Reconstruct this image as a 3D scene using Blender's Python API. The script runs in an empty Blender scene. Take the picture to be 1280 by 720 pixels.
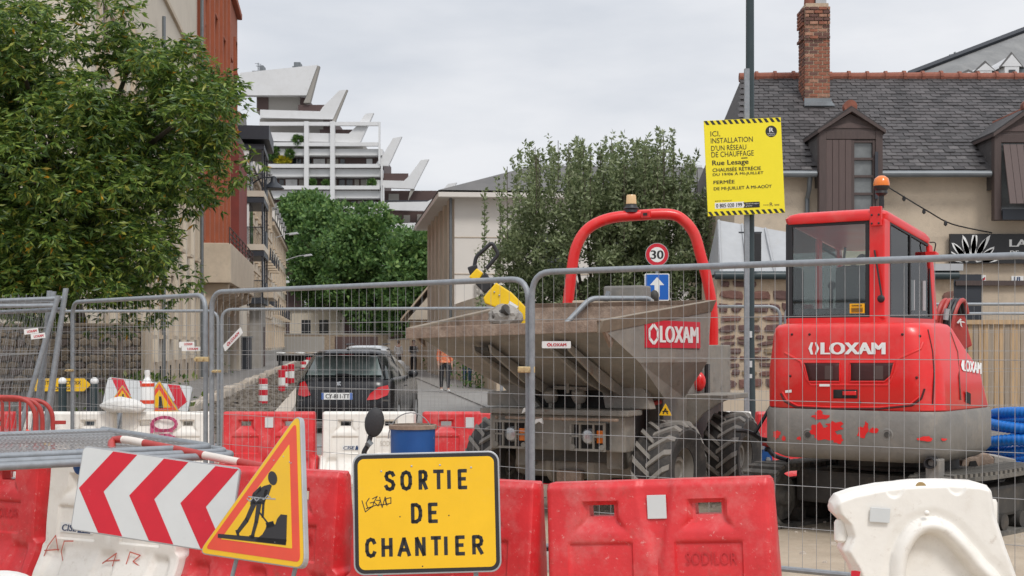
import bpy, bmesh, math, random
import numpy as np
from mathutils import Vector, Matrix, noise
random.seed(7)
R = math.radians
SC = bpy.context.scene
COL = SC.collection

# ---------------- camera, world, light, exposure ----------------
F = 1778.0           # focal length in photo pixels (1280 wide)
EYE = 1.56
cam_d = bpy.data.cameras.new('camera'); cam = bpy.data.objects.new('camera', cam_d); COL.objects.link(cam)
cam.location = (0, 0, EYE); cam.rotation_euler = (R(90), 0, 0)
cam_d.lens = 50.0; cam_d.sensor_width = 36.0; cam_d.shift_y = 70/1280.0
cam_d.clip_start = 0.1; cam_d.clip_end = 3000
cam_d.dof.use_dof = True; cam_d.dof.focus_distance = 10.0; cam_d.dof.aperture_fstop = 12.0
SC.camera = cam
SC.view_settings.view_transform = 'Standard'; SC.view_settings.look = 'None'
SC.cycles.transparent_max_bounces = 32
SC.view_settings.exposure = 0.12; SC.view_settings.gamma = 1.0

wd = bpy.data.worlds.new('World'); SC.world = wd; wd.use_nodes = True
nt = wd.node_tree; nt.nodes.clear()
N = nt.nodes.new; L = nt.links.new
SUN_EL, SUN_AZ = 52.0, 158.0          # azimuth clockwise from +Y: behind the camera, a little to the right
out = N('ShaderNodeOutputWorld'); bg = N('ShaderNodeBackground'); L(bg.outputs[0], out.inputs[0])
sky = N('ShaderNodeTexSky'); sky.sky_type = 'NISHITA'; sky.sun_disc = False
sky.sun_elevation = R(SUN_EL); sky.sun_rotation = R(SUN_AZ); sky.dust_density = 4.0; sky.air_density = 1.0
bg.inputs['Strength'].default_value = 0.10
# overcast: a cloud layer over the sky, brighter towards the zenith as real cloud decks are
tc = N('ShaderNodeTexCoord'); sep = N('ShaderNodeSeparateXYZ'); L(tc.outputs['Generated'], sep.inputs[0])
mp = N('ShaderNodeMapping'); mp.inputs['Scale'].default_value = (1.6, 1.0, 5.5); L(tc.outputs['Generated'], mp.inputs[0])
n1 = N('ShaderNodeTexNoise'); n1.inputs['Scale'].default_value = 2.3; n1.inputs['Detail'].default_value = 6; n1.inputs['Roughness'].default_value = .5
L(mp.outputs[0], n1.inputs['Vector'])
cr = N('ShaderNodeValToRGB'); cr.color_ramp.elements[0].position = .36; cr.color_ramp.elements[1].position = .66
cr.color_ramp.elements[0].color = (5.9, 6.25, 6.85, 1); cr.color_ramp.elements[1].color = (8.2, 8.3, 8.6, 1)
L(n1.outputs['Fac'], cr.inputs[0])
mr = N('ShaderNodeMapRange'); mr.inputs['From Min'].default_value = 0.22; mr.inputs['From Max'].default_value = 1.0
mr.inputs['To Min'].default_value = 1.0; mr.inputs['To Max'].default_value = 1.65; L(sep.outputs['Z'], mr.inputs['Value'])
vm = N('ShaderNodeVectorMath'); vm.operation = 'SCALE'; L(cr.outputs[0], vm.inputs[0]); L(mr.outputs[0], vm.inputs['Scale'])
mx = N('ShaderNodeMix'); mx.data_type = 'RGBA'; mx.inputs['Factor'].default_value = 0.92
L(sky.outputs[0], mx.inputs['A']); L(vm.outputs[0], mx.inputs['B']); L(mx.outputs['Result'], bg.inputs['Color'])

sun_d = bpy.data.lights.new('sun', 'SUN'); sun_d.energy = 1.5; sun_d.angle = R(13); sun_d.color = (1, .965, .92)
sun = bpy.data.objects.new('sun', sun_d); COL.objects.link(sun)
az, el = R(SUN_AZ), R(SUN_EL)
sv = Vector((math.sin(az)*math.cos(el), math.cos(az)*math.cos(el), math.sin(el)))
sun.rotation_euler = sv.to_track_quat('Z', 'Y').to_euler(); sun.location = sv*50

# ---------------- helpers ----------------
def W(px, py, Y):
    return Vector(((px-640)*Y/F, Y, EYE-(py-430)*Y/F))

def mat(name, col, rough=.6, metal=0.0, var=.12, scale=6, bump=0.0, bscale=60, dirt=None, spec=.5, coat=0, stretch=None):
    m = bpy.data.materials.new(name); m.use_nodes = True
    t = m.node_tree; b = t.nodes['Principled BSDF']; n = t.nodes.new; l = t.links.new
    b.inputs['Roughness'].default_value = rough; b.inputs['Metallic'].default_value = metal
    b.inputs['Specular IOR Level'].default_value = spec
    if coat: b.inputs['Coat Weight'].default_value = coat; b.inputs['Coat Roughness'].default_value = .15
    c = n('ShaderNodeTexCoord'); vec = c.outputs['Object']
    if stretch:
        q = n('ShaderNodeMapping'); q.inputs['Scale'].default_value = stretch; l(vec, q.inputs[0]); vec = q.outputs[0]
    z = n('ShaderNodeTexNoise'); z.inputs['Scale'].default_value = scale; z.inputs['Detail'].default_value = 7; z.inputs['Roughness'].default_value = .62
    l(vec, z.inputs['Vector'])
    r = n('ShaderNodeValToRGB'); r.color_ramp.elements[0].position = .3; r.color_ramp.elements[1].position = .72
    r.color_ramp.elements[0].color = tuple(max(0, x*(1-var)) for x in col)+(1,)
    r.color_ramp.elements[1].color = tuple(min(1, x*(1+var)) for x in col)+(1,)
    l(z.outputs['Fac'], r.inputs[0]); cur = r.outputs[0]
    if dirt:
        ds = dirt if isinstance(dirt, list) else [dirt]
        for k, (dc, lo, hi, s, amt) in enumerate(ds):
            w = n('ShaderNodeTexNoise'); w.inputs['Scale'].default_value = s; w.inputs['Detail'].default_value = 9; w.inputs['Roughness'].default_value = .7
            w.noise_dimensions = '4D'; w.inputs['W'].default_value = 3.1+k*7
            l(vec, w.inputs['Vector'])
            q = n('ShaderNodeMapRange'); q.inputs['From Min'].default_value = lo; q.inputs['From Max'].default_value = hi; q.inputs['To Max'].default_value = amt
            l(w.outputs['Fac'], q.inputs['Value'])
            x = n('ShaderNodeMix'); x.data_type = 'RGBA'; x.inputs['B'].default_value = tuple(dc)+(1,)
            l(q.outputs[0], x.inputs['Factor']); l(cur, x.inputs['A']); cur = x.outputs['Result']
    l(cur, b.inputs['Base Color'])
    rv = n('ShaderNodeMapRange'); rv.inputs['To Min'].default_value = max(.02, rough-.1); rv.inputs['To Max'].default_value = min(1, rough+.12)
    l(z.outputs['Fac'], rv.inputs['Value']); l(rv.outputs[0], b.inputs['Roughness'])
    if bump:
        w = n('ShaderNodeTexNoise'); w.inputs['Scale'].default_value = bscale; w.inputs['Detail'].default_value = 6
        l(vec, w.inputs['Vector'])
        k = n('ShaderNodeBump'); k.inputs['Strength'].default_value = bump; k.inputs['Distance'].default_value = .02
        l(w.outputs['Fac'], k.inputs['Height']); l(k.outputs[0], b.inputs['Normal'])
    return m

def leafmat(name, stops, trans=.25, rough=.5):
    m = bpy.data.materials.new(name); m.use_nodes = True
    t = m.node_tree; b = t.nodes['Principled BSDF']; n = t.nodes.new; l = t.links.new
    g = n('ShaderNodeNewGeometry'); r = n('ShaderNodeValToRGB')
    e = r.color_ramp.elements
    e[0].position = stops[0][0]; e[0].color = stops[0][1]+(1,); e[1].position = stops[-1][0]; e[1].color = stops[-1][1]+(1,)
    for p, c in stops[1:-1]:
        q = e.new(p); q.color = c+(1,)
    l(g.outputs['Random Per Island'], r.inputs[0]); l(r.outputs[0], b.inputs['Base Color'])
    b.inputs['Roughness'].default_value = rough
    tr = n('ShaderNodeBsdfTranslucent'); l(r.outputs[0], tr.inputs[0])
    x = n('ShaderNodeMixShader'); x.inputs[0].default_value = trans
    l(b.outputs[0], x.inputs[1]); l(tr.outputs[0], x.inputs[2]); l(x.outputs[0], t.nodes['Material Output'].inputs[0])
    return m

def glassmat(name, tint=(.6, .68, .64), gloss=.9, mixf=.12):
    m = bpy.data.materials.new(name); m.use_nodes = True
    t = m.node_tree; t.nodes.clear(); n = t.nodes.new; l = t.links.new
    o = n('ShaderNodeOutputMaterial'); tr = n('ShaderNodeBsdfTransparent'); tr.inputs[0].default_value = tint+(1,)
    g = n('ShaderNodeBsdfGlossy'); g.inputs['Roughness'].default_value = .03; g.inputs[0].default_value = (gloss, gloss, gloss, 1)
    f = n('ShaderNodeFresnel'); f.inputs[0].default_value = 1.5
    a = n('ShaderNodeMath'); a.operation = 'ADD'; a.inputs[1].default_value = mixf; l(f.outputs[0], a.inputs[0])
    x = n('ShaderNodeMixShader'); l(a.outputs[0], x.inputs[0]); l(tr.outputs[0], x.inputs[1]); l(g.outputs[0], x.inputs[2]); l(x.outputs[0], o.inputs[0])
    return m

def emitmat(name, col, s):
    m = mat(name, col); b = m.node_tree.nodes['Principled BSDF']
    b.inputs['Emission Color'].default_value = col+(1,); b.inputs['Emission Strength'].default_value = s
    return m

def root(name, label, cat, loc=(0, 0, 0), rotz=0.0, group=None, mtx=None):
    o = bpy.data.objects.new(name, None); COL.objects.link(o); o.empty_display_size = .2
    if mtx is not None: o.matrix_basis = mtx
    else: o.location = loc; o.rotation_euler = (0, 0, rotz)
    o['label'] = label; o['category'] = cat
    if group: o['group'] = group
    return o

def rootm(o):
    while o.parent: o = o.parent
    return o.matrix_basis.copy() if o.type == 'EMPTY' else Matrix.LocRotScale(o.location, o.rotation_euler, None)

def tag(o, label, cat, group=None):
    o['label'] = label; o['category'] = cat
    if group: o['group'] = group
    return o

def struct(o): o['kind'] = 'structure'; return o
def stuff(o): o['kind'] = 'stuff'; return o

def dup(r, loc=None, rotz=None, label=None, mtx=None):
    c = r.copy(); COL.objects.link(c)
    def rec(a, b):
        for ch in [x for x in a.children]:
            d = ch.copy(); COL.objects.link(d); d.parent = b; rec(ch, d)
    rec(r, c)
    if mtx is not None: c.matrix_basis = mtx
    elif loc is not None:
        c.location = loc
        if rotz is not None: c.rotation_euler = (0, 0, rotz)
    if label: c['label'] = label
    return c

class MB:
    def __init__(s): s.v = []; s.f = []
    def add(s, vs, fs):
        b = len(s.v); s.v += [Vector(p) for p in vs]; s.f += [[i+b for i in f] for f in fs]; return s
    def box(s, c, d, M=None, t=1.0, tx=None):
        x, y, z = d[0]/2, d[1]/2, d[2]/2; tx = t if tx is None else tx
        vs = [Vector((-x, -y, -z)), Vector((x, -y, -z)), Vector((x, y, -z)), Vector((-x, y, -z)),
              Vector((-x*tx, -y*t, z)), Vector((x*tx, -y*t, z)), Vector((x*tx, y*t, z)), Vector((-x*tx, y*t, z))]
        if M is not None: vs = [M @ p for p in vs]
        c = Vector(c)
        return s.add([p+c for p in vs], [(0, 3, 2, 1), (4, 5, 6, 7), (0, 1, 5, 4), (1, 2, 6, 5), (2, 3, 7, 6), (3, 0, 4, 7)])
    def bx(s, x0, x1, y0, y1, z0, z1):
        return s.box(((x0+x1)/2, (y0+y1)/2, (z0+z1)/2), (x1-x0, y1-y0, z1-z0))
    def tube(s, pts, r, n=8, closed=False, cap=True):
        pts = [Vector(p) for p in pts]; k = len(pts)
        rr = r if isinstance(r, (list, tuple)) else [r]*k
        rings = []; up = None
        for i, p in enumerate(pts):
            if closed: d = pts[(i+1) % k]-pts[i-1]
            else: d = (pts[min(i+1, k-1)]-pts[max(i-1, 0)])
            d.normalize()
            if up is None:
                up = Vector((0, 0, 1)) if abs(d.z) < .9 else Vector((1, 0, 0))
            a = d.cross(up)
            if a.length < 1e-5: a = d.orthogonal()
            a.normalize(); b = a.cross(d); b.normalize(); up = b
            rings.append([p+(a*math.cos(2*math.pi*j/n)+b*math.sin(2*math.pi*j/n))*rr[i] for j in range(n)])
        base = len(s.v); s.v += [q for g in rings for q in g]
        m = k if closed else k-1
        for i in range(m):
            for j in range(n):
                a0 = base+i*n+j; a1 = base+i*n+(j+1) % n; b0 = base+((i+1) % k)*n+j; b1 = base+((i+1) % k)*n+(j+1) % n
                s.f.append([a0, a1, b1, b0])
        if cap and not closed:
            s.f.append([base+j for j in range(n)][::-1]); s.f.append([base+(k-1)*n+j for j in range(n)])
        return s
    def lathe(s, prof, n=24, c=(0, 0, 0), M=None, cap=True):
        # prof: (r, z) list, axis z
        c = Vector(c); vs = []
        for r, z in prof:
            for j in range(n):
                p = Vector((r*math.cos(2*math.pi*j/n), r*math.sin(2*math.pi*j/n), z))
                if M is not None: p = M @ p
                vs.append(p+c)
        fs = []
        for i in range(len(prof)-1):
            for j in range(n): fs.append((i*n+j, i*n+(j+1) % n, (i+1)*n+(j+1) % n, (i+1)*n+j))
        if cap and prof[0][0] > 1e-4: fs.append(tuple(range(n))[::-1])
        if cap and prof[-1][0] > 1e-4: fs.append(tuple((len(prof)-1)*n+j for j in range(n)))
        return s.add(vs, fs)
    def prism(s, poly, ex):
        # poly: list of 3d points (planar), ex: extrusion vector
        n = len(poly); ex = Vector(ex); P = [Vector(p) for p in poly]
        return s.add(P+[p+ex for p in P], [tuple(range(n)), tuple(range(n, 2*n))[::-1]]+[(i, i+n, (i+1) % n+n, (i+1) % n) for i in range(n)])
    def loft(s, rings, cap=True):
        n = len(rings[0]); b = len(s.v); s.v += [Vector(p) for g in rings for p in g]
        for i in range(len(rings)-1):
            for j in range(n): s.f.append([b+i*n+j, b+i*n+(j+1) % n, b+(i+1)*n+(j+1) % n, b+(i+1)*n+j])
        if cap:
            s.f.append([b+j for j in range(n)][::-1]); s.f.append([b+(len(rings)-1)*n+j for j in range(n)])
        return s
    def sphere(s, c, r, n=12, sc=(1, 1, 1), M=None):
        prof = [(math.sin(math.pi*i/n)*1.0, -math.cos(math.pi*i/n)) for i in range(n+1)]
        c = Vector(c); vs = []; m = n*2
        for a, z in prof:
            for j in range(m):
                p = Vector((a*math.cos(2*math.pi*j/m)*r*sc[0], a*math.sin(2*math.pi*j/m)*r*sc[1], z*r*sc[2]))
                if M is not None: p = M @ p
                vs.append(p+c)
        return s.add(vs, [(i*m+j, i*m+(j+1) % m, (i+1)*m+(j+1) % m, (i+1)*m+j) for i in range(n) for j in range(m)])
    def mesh(s, name, material):
        me = bpy.data.meshes.new(name); me.from_pydata([tuple(v) for v in s.v], [], [tuple(f) for f in s.f])
        if material: me.materials.append(material)
        return me
    def build(s, name, material, parent=None, world=False, smooth=False, bevel=0, seg=2, weld=True, recalc=True, smooth_angle=None):
        me = s.mesh(name, material)
        if world and parent is not None: me.transform(rootm(parent).inverted())
        bm = bmesh.new(); bm.from_mesh(me)
        if weld: bmesh.ops.remove_doubles(bm, verts=bm.verts, dist=1e-5)
        if recalc: bmesh.ops.recalc_face_normals(bm, faces=bm.faces)
        if bevel: bmesh.ops.bevel(bm, geom=bm.edges[:], offset=bevel, segments=seg, affect='EDGES', profile=.6, clamp_overlap=True)
        if smooth or smooth_angle:
            an = R(smooth_angle or 40)
            for f in bm.faces: f.smooth = True
            for e in bm.edges:
                if len(e.link_faces) == 2 and e.calc_face_angle(0) > an: e.smooth = False
        bm.to_mesh(me); bm.free()
        o = bpy.data.objects.new(name, me); COL.objects.link(o)
        if parent is not None: o.parent = parent
        return o

def inst(name, me, parent=None, loc=(0, 0, 0), rot=(0, 0, 0), scale=(1, 1, 1), mtx=None):
    o = bpy.data.objects.new(name, me); COL.objects.link(o)
    if mtx is not None: o.matrix_basis = mtx
    else: o.location = loc; o.rotation_euler = rot; o.scale = scale
    if parent is not None: o.parent = parent
    return o

def frame(o, ux, uy):
    ux = Vector(ux).normalized(); n = ux.cross(Vector(uy)).normalized(); uy = n.cross(ux)
    return Matrix(((ux.x, uy.x, n.x, o[0]), (ux.y, uy.y, n.y, o[1]), (ux.z, uy.z, n.z, o[2]), (0, 0, 0, 1)))

_txt = {}
def text_mesh(s, bold):
    k = (s, bold)
    if k in _txt: return _txt[k]
    cu = bpy.data.curves.new('t', 'FONT'); cu.body = s; cu.size = 1; cu.resolution_u = 3; cu.offset = 0.0; cu.extrude = 0.0
    ob = bpy.data.objects.new('t', cu); COL.objects.link(ob)
    dg = bpy.context.evaluated_depsgraph_get(); dg.update()
    me = bpy.data.meshes.new_from_object(ob.evaluated_get(dg))
    bpy.data.objects.remove(ob); bpy.data.curves.remove(cu)
    vs = [tuple(v.co) for v in me.vertices]; fs = [tuple(p.vertices) for p in me.polygons]
    bpy.data.meshes.remove(me)
    if bold > .004:
        n = len(vs); V0, F0 = vs, fs; vs, fs = [], []
        for q, dx in enumerate((-bold, 0, bold)):
            vs += [(v[0]+dx, v[1], v[2]+q*.0006) for v in V0]; fs += [tuple(i+n*q for i in f) for f in F0]
    _txt[k] = (vs, fs)
    return vs, fs

def text(name, s, material, parent, M, x0, y0, x1, y1, bold=.0, depth=.0015, shear=0.0):
    """lettering fitted to the rectangle x0..x1, y0..y1 of the plane M (local x right, y up, z out of the plane)"""
    vs, fs = text_mesh(s, bold)
    ax = min(v[0] for v in vs); bxx = max(v[0] for v in vs); ay = min(v[1] for v in vs); by = max(v[1] for v in vs)
    sx = (x1-x0)/(bxx-ax); sy = (y1-y0)/(by-ay)
    P = [(x0+(v[0]-ax)*sx+shear*(v[1]-ay)*sy, y0+(v[1]-ay)*sy, depth+v[2]) for v in vs]
    me = bpy.data.meshes.new(name); me.from_pydata([tuple(M @ Vector(p)) for p in P], [], fs); me.materials.append(material)
    o = bpy.data.objects.new(name, me); COL.objects.link(o); o.parent = parent
    return o

def poly2(mb, pts, M, z0, z1):
    mb.prism([M @ Vector((x, y, z0)) for x, y in pts], (M.to_3x3() @ Vector((0, 0, z1-z0))))
    return mb

def strokes(mb, lines, M, w, z=.002):
    for ln in lines:
        for (a, b) in zip(ln[:-1], ln[1:]):
            a = Vector(a); b = Vector(b); d = (b-a)
            if d.length < 1e-6: continue
            d.normalize(); n = Vector((-d.y, d.x))*w/2; e = d*w*.3
            q = [a-n-e, b-n+e, b+n+e, a+n-e]
            mb.add([M @ Vector((p.x, p.y, z)) for p in q], [(0, 1, 2, 3)])
    return mb

def rrect(w, h, r, n=5, cx=0, cy=0):
    out = []
    for qx, qy, a0 in ((1, 1, 0), (-1, 1, 90), (-1, -1, 180), (1, -1, 270)):
        for i in range(n+1):
            a = R(a0+90*i/n); out.append((cx+qx*(w/2-r)+r*math.cos(a), cy+qy*(h/2-r)+r*math.sin(a)))
    return out

def arc_pts(pts, r, n=5):
    """polyline with rounded corners"""
    pts = [Vector(p) for p in pts]; o = [pts[0]]
    for i in range(1, len(pts)-1):
        a, b, c = pts[i-1], pts[i], pts[i+1]
        rr = min(r, (a-b).length*.49, (c-b).length*.49)
        p = b+(a-b).normalized()*rr; q = b+(c-b).normalized()*rr
        for k in range(n+1):
            t = k/n; o.append(p*(1-t)**2+b*2*t*(1-t)+q*t*t)
    o.append(pts[-1]); return o

def catmull(pts, n=6):
    pts = [Vector(p) for p in pts]; o = []
    for i in range(len(pts)-1):
        p0 = pts[max(i-1, 0)]; p1 = pts[i]; p2 = pts[i+1]; p3 = pts[min(i+2, len(pts)-1)]
        for k in range(n):
            t = k/n
            o.append(.5*((2*p1)+(p2-p0)*t+(2*p0-5*p1+4*p2-p3)*t*t+(3*p1-p0-3*p2+p3)*t**3))
    o.append(pts[-1]); return o

# ---------------- materials ----------------
MUD = (.16, .12, .085)
M = {}
M['red_pl'] = mat('red plastic', (.66, .032, .038), .42, var=.14, scale=5, bump=.12, bscale=30, dirt=[((.66, .40, .37), .50, .80, 4, .45), ((.20, .09, .06), .56, .76, 9, .55), ((.75, .5, .46), .60, .68, 38, .5)])
M['white_pl'] = mat('white plastic', (.83, .80, .745), .45, var=.05, scale=5, bump=.1, bscale=25, dirt=[((.50, .42, .31), .52, .78, 3.5, .5), ((.38, .29, .21), .58, .72, 20, .5)])
M['galv'] = mat('galvanised steel', (.27, .29, .31), .5, metal=.3, var=.16, scale=22, dirt=((.26, .24, .22), .55, .8, 9, .4))
M['wire'] = mat('galvanised wire', (.34, .34, .34), .5, metal=.35, var=.15, scale=9)
M['brass'] = mat('zinc coupler', (.62, .48, .26), .35, metal=.7, var=.2, scale=40)
M['y_sign'] = mat('yellow sign film', (.85, .50, .008), .38, var=.04, scale=6, dirt=[((.45, .3, .08), .62, .85, 14, .35), ((.7, .5, .2), .6, .8, 3, .2)])
M['y_poster'] = mat('yellow poster', (.90, .76, .02), .4, var=.02)
M['black'] = mat('black print', (.018, .018, .02), .45, var=.2)
M['white'] = mat('white paint', (.78, .78, .76), .4, var=.04, dirt=((.4, .38, .34), .62, .85, 18, .5))
M['red_refl'] = mat('red reflective film', (.58, .012, .03), .4, var=.07, dirt=((.55, .4, .4), .64, .8, 22, .5))
M['white_refl'] = mat('white reflective film', (.62, .64, .64), .4, var=.04, dirt=((.3, .3, .3), .63, .8, 25, .5))
M['or_red'] = mat('orange red film', (.78, .075, .035), .4, var=.07, dirt=((.6, .5, .4), .64, .8, 22, .4))
M['alu'] = mat('aluminium sheet', (.45, .46, .47), .4, metal=.6, var=.1)
M['exc_red'] = mat('excavator red paint', (.71, .014, .013), .34, var=.05, coat=.22, dirt=[((.52, .24, .19), .50, .80, 3.5, .38), ((.30, .12, .09), .62, .74, 26, .5)])
M['exc_grey'] = mat('grey counterweight', (.20, .19, .175), .5, var=.14, bump=.2, bscale=18, dirt=[((.33, .29, .24), .50, .74, 5, .6), ((.07, .065, .06), .60, .72, 24, .6)])
M['dumper'] = mat('dusty dumper steel', (.225, .21, .185), .65, var=.18, bump=.55, bscale=7, dirt=[((.31, .265, .21), .46, .70, 3.2, .75), ((.17, .08, .045), .58, .72, 11, .7), ((.07, .06, .05), .58, .7, 6, .5)])
M['rim_dust'] = mat('dusty tan steel', (.25, .205, .155), .75, var=.2, scale=8, bump=.2, dirt=((.16, .10, .06), .55, .75, 12, .6))
M['rusty'] = mat('rusty rim steel', (.25, .18, .135), .75, var=.3, scale=12, bump=.3, dirt=[((.42, .33, .26), .5, .7, 9, .8), ((.16, .06, .03), .6, .75, 22, .6)])
M['dark'] = mat('dark oily steel', (.045, .042, .038), .6, var=.3, dirt=((.15, .12, .09), .5, .75, 8, .6))
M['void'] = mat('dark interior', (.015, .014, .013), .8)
M['tyre'] = mat('tyre rubber', (.04, .038, .036), .75, var=.2, bump=.2, dirt=((.17, .145, .12), .45, .75, 7, .7))
M['lug'] = mat('dusty tyre lugs', (.27, .255, .23), .8, var=.25, scale=9, dirt=((.24, .215, .18), .45, .7, 9, .8))
M['track'] = mat('rubber track', (.07, .068, .062), .8, var=.2, bump=.2, dirt=((.26, .235, .2), .42, .7, 6, .85))
M['glass'] = glassmat('tinted cab glass', (.93, .975, .955), .9, .03)
M['glassdark'] = mat('dark window glass', (.03, .035, .04), .08, var=.2, spec=.8)
M['lamp'] = mat('lamp lens', (.45, .46, .47), .15, metal=.5, var=.3, scale=14, spec=1)
M['maroon'] = mat('dark red recess', (.05, .008, .008), .6, var=.3)
M['orange'] = mat('orange lens', (.75, .18, .01), .2, var=.05, coat=.5)
M['cream_lens'] = mat('pale beacon lens', (.72, .48, .24), .25, var=.1, coat=.5)
M['yellow_tool'] = mat('yellow paint', (.85, .55, .01), .35, var=.04, dirt=((.4, .3, .15), .62, .8, 12, .4))
M['asphalt'] = mat('asphalt', (.25, .24, .225), .85, var=.12, scale=1.2, bump=.3, bscale=90, dirt=((.24, .22, .19), .5, .75, .5, .6))
M['pave'] = mat('pavement asphalt', (.20, .19, .18), .85, var=.15, scale=2, bump=.3, bscale=70, dirt=((.20, .18, .15), .5, .75, .7, .6))
M['gravel'] = mat('dug up gravel', (.165, .14, .112), .95, var=.3, scale=4, bump=1, bscale=30, dirt=((.12, .10, .085), .5, .7, 3, .8))
M['sand'] = mat('sandy ground', (.45, .37, .275), .92, var=.12, scale=2, bump=.5, bscale=45, dirt=[((.32, .25, .18), .46, .66, 1.1, .75), ((.55, .48, .39), .54, .72, 7, .6), ((.22, .17, .13), .58, .72, 24, .6)])
M['kerb'] = mat('granite kerb', (.50, .44, .37), .8, var=.15, scale=5, bump=.3)
M['stucco'] = mat('cream stucco', (.56, .465, .355), .9, var=.09, scale=1.5, bump=.35, bscale=40, dirt=[((.34, .27, .20), .48, .74, .8, .5), ((.44, .37, .29), .52, .66, 7, .55), ((.25, .21, .17), .60, .72, 3, .35)])
M['stucco2'] = mat('pale render', (.62, .55, .45), .9, var=.07, scale=1.0, dirt=((.38, .32, .25), .52, .8, .5, .5))
M['stucco3'] = mat('warm beige render', (.54, .44, .33), .9, var=.1, scale=.8, dirt=((.28, .22, .16), .5, .8, .6, .5))
M['whitewall'] = mat('white wall', (.70, .66, .61), .9, var=.04, scale=.6, dirt=((.55, .5, .44), .55, .8, .5, .5))
M['concrete'] = mat('grey concrete', (.33, .31, .28), .9, var=.15, scale=2, bump=.3, dirt=((.2, .18, .16), .5, .8, 1.2, .5))
M['slate'] = mat('slate', (.055, .049, .049), .62, var=.35, scale=2.2, bump=.2, bscale=30, dirt=[((.24, .225, .21), .66, .78, 12, .5), ((.04, .037, .037), .5, .7, 1.5, .6)])
M['slate2'] = mat('slate lighter', (.078, .071, .070), .62, var=.3, scale=3, bump=.2, dirt=((.3, .29, .27), .58, .72, 12, .8))
M['slate3'] = mat('slate far', (.13, .125, .12), .7, var=.2, scale=.9, dirt=((.08, .08, .085), .5, .7, .5, .6), stretch=(1, 1, .3))
M['ridge'] = mat('terracotta', (.24, .085, .055), .8, var=.35, scale=6, bump=.3, dirt=((.14, .09, .07), .55, .75, 5, .7))
M['brick'] = mat('red brick', (.29, .11, .068), .9, var=.25, scale=9, bump=.4, dirt=((.5, .3, .2), .55, .75, 6, .5))
M['brick2'] = mat('dark brick', (.15, .075, .06), .9, var=.3, scale=9, bump=.4)
M['brick3'] = mat('pale brick', (.38, .20, .135), .9, var=.3, scale=9, bump=.4)
M['mortar'] = mat('mortar', (.46, .36, .26), .95, var=.15, scale=5, bump=.5, bscale=35, dirt=((.35, .25, .17), .5, .75, 4, .6))
M['stoneA'] = mat('red brown stone', (.17, .085, .068), .9, var=.3, scale=7, bump=.6, bscale=25)
M['stoneB'] = mat('purple brown stone', (.12, .068, .06), .9, var=.3, scale=7, bump=.6, bscale=25)
M['stoneC'] = mat('olive stone', (.21, .15, .09), .9, var=.3, scale=7, bump=.6, bscale=25)
M['gstone'] = mat('grey brown stone', (.30, .235, .17), .9, var=.3, scale=5, bump=.6, bscale=20)
M['gstone2'] = mat('mauve stone', (.21, .165, .14), .9, var=.3, scale=5, bump=.6, bscale=20)
M['glassgrey'] = mat('grey reflecting glass', (.16, .17, .17), .12, var=.3, scale=3, spec=.7)  # grey base colour paints the reflections into the panes
M['wood_br'] = mat('brown painted wood', (.075, .052, .047), .6, var=.18, scale=6, bump=.2, stretch=(8, 8, .6))
M['shutter'] = mat('mauve brown shutter', (.10, .068, .062), .6, var=.15, scale=6, stretch=(8, 8, .6))
M['planks'] = mat('raw timber', (.48, .33, .19), .75, var=.2, scale=3, bump=.15, stretch=(6, 6, .5))
M['planks2'] = mat('grey timber', (.36, .29, .22), .8, var=.2, scale=3, stretch=(6, 6, .5))
M['pole'] = mat('dark green pole', (.028, .045, .05), .4, var=.1, dirt=((.1, .11, .11), .6, .8, 10, .5))
M['zinc'] = mat('zinc', (.17, .185, .195), .45, metal=.4, var=.15, scale=3)
M['palemetal'] = mat('pale sheet metal', (.40, .41, .42), .5, var=.06, dirt=((.4, .38, .34), .55, .8, 3, .4))
M['blue_pipe'] = mat('blue corrugated pipe', (.006, .155, .55), .4, var=.07, dirt=((.25, .3, .36), .62, .8, 9, .4))
M['blue'] = mat('blue plastic', (.008, .075, .27), .45, var=.12, dirt=((.22, .2, .17), .58, .8, 7, .5))
M['blue_sign'] = mat('blue sign film', (.006, .12, .50), .35, var=.03)
M['car'] = mat('black car paint', (.010, .010, .012), .26, var=.1, spec=.4, coat=.12)
M['tail'] = mat('tail light', (.55, .01, .015), .15, var=.1, coat=.6)
M['skin'] = mat('skin', (.48, .28, .20), .6, var=.05)
M['hair'] = mat('brown hair', (.09, .05, .03), .7)
M['orange_br'] = mat('orange brick panels', (.34, .10, .048), .85, var=.12, scale=1.2, dirt=((.3, .09, .05), .5, .75, .8, .5))
M['red_br'] = mat('dark red brickwork', (.20, .045, .035), .85, var=.15, scale=1.2)
M['bronze'] = mat('brown cladding', (.085, .05, .045), .6, var=.12, scale=.5)
M['tallwhite'] = mat('white concrete facade', (.68, .68, .68), .7, var=.04, scale=.2, dirt=[((.50, .49, .47), .50, .76, .25, .45), ((.56, .55, .53), .5, .7, 1.2, .4)])
M['greywall'] = mat('grey beige facade', (.33, .31, .28), .8, var=.04, scale=.3)
M['iron'] = mat('dark ironwork', (.03, .035, .045), .5)
M['bark'] = mat('bark', (.07, .055, .04), .9, var=.3, scale=6, bump=.6)
M['paint_pink'] = mat('pink spray paint', (.55, .09, .2), .6, var=.2)
M['paint_red'] = mat('red marker', (.60, .16, .12), .6, var=.3)
M['navy'] = mat('navy print', (.02, .05, .14), .4, var=.1)
M['bag'] = mat('white woven sack', (.66, .65, .62), .75, var=.1, bump=.5, bscale=25)

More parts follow.
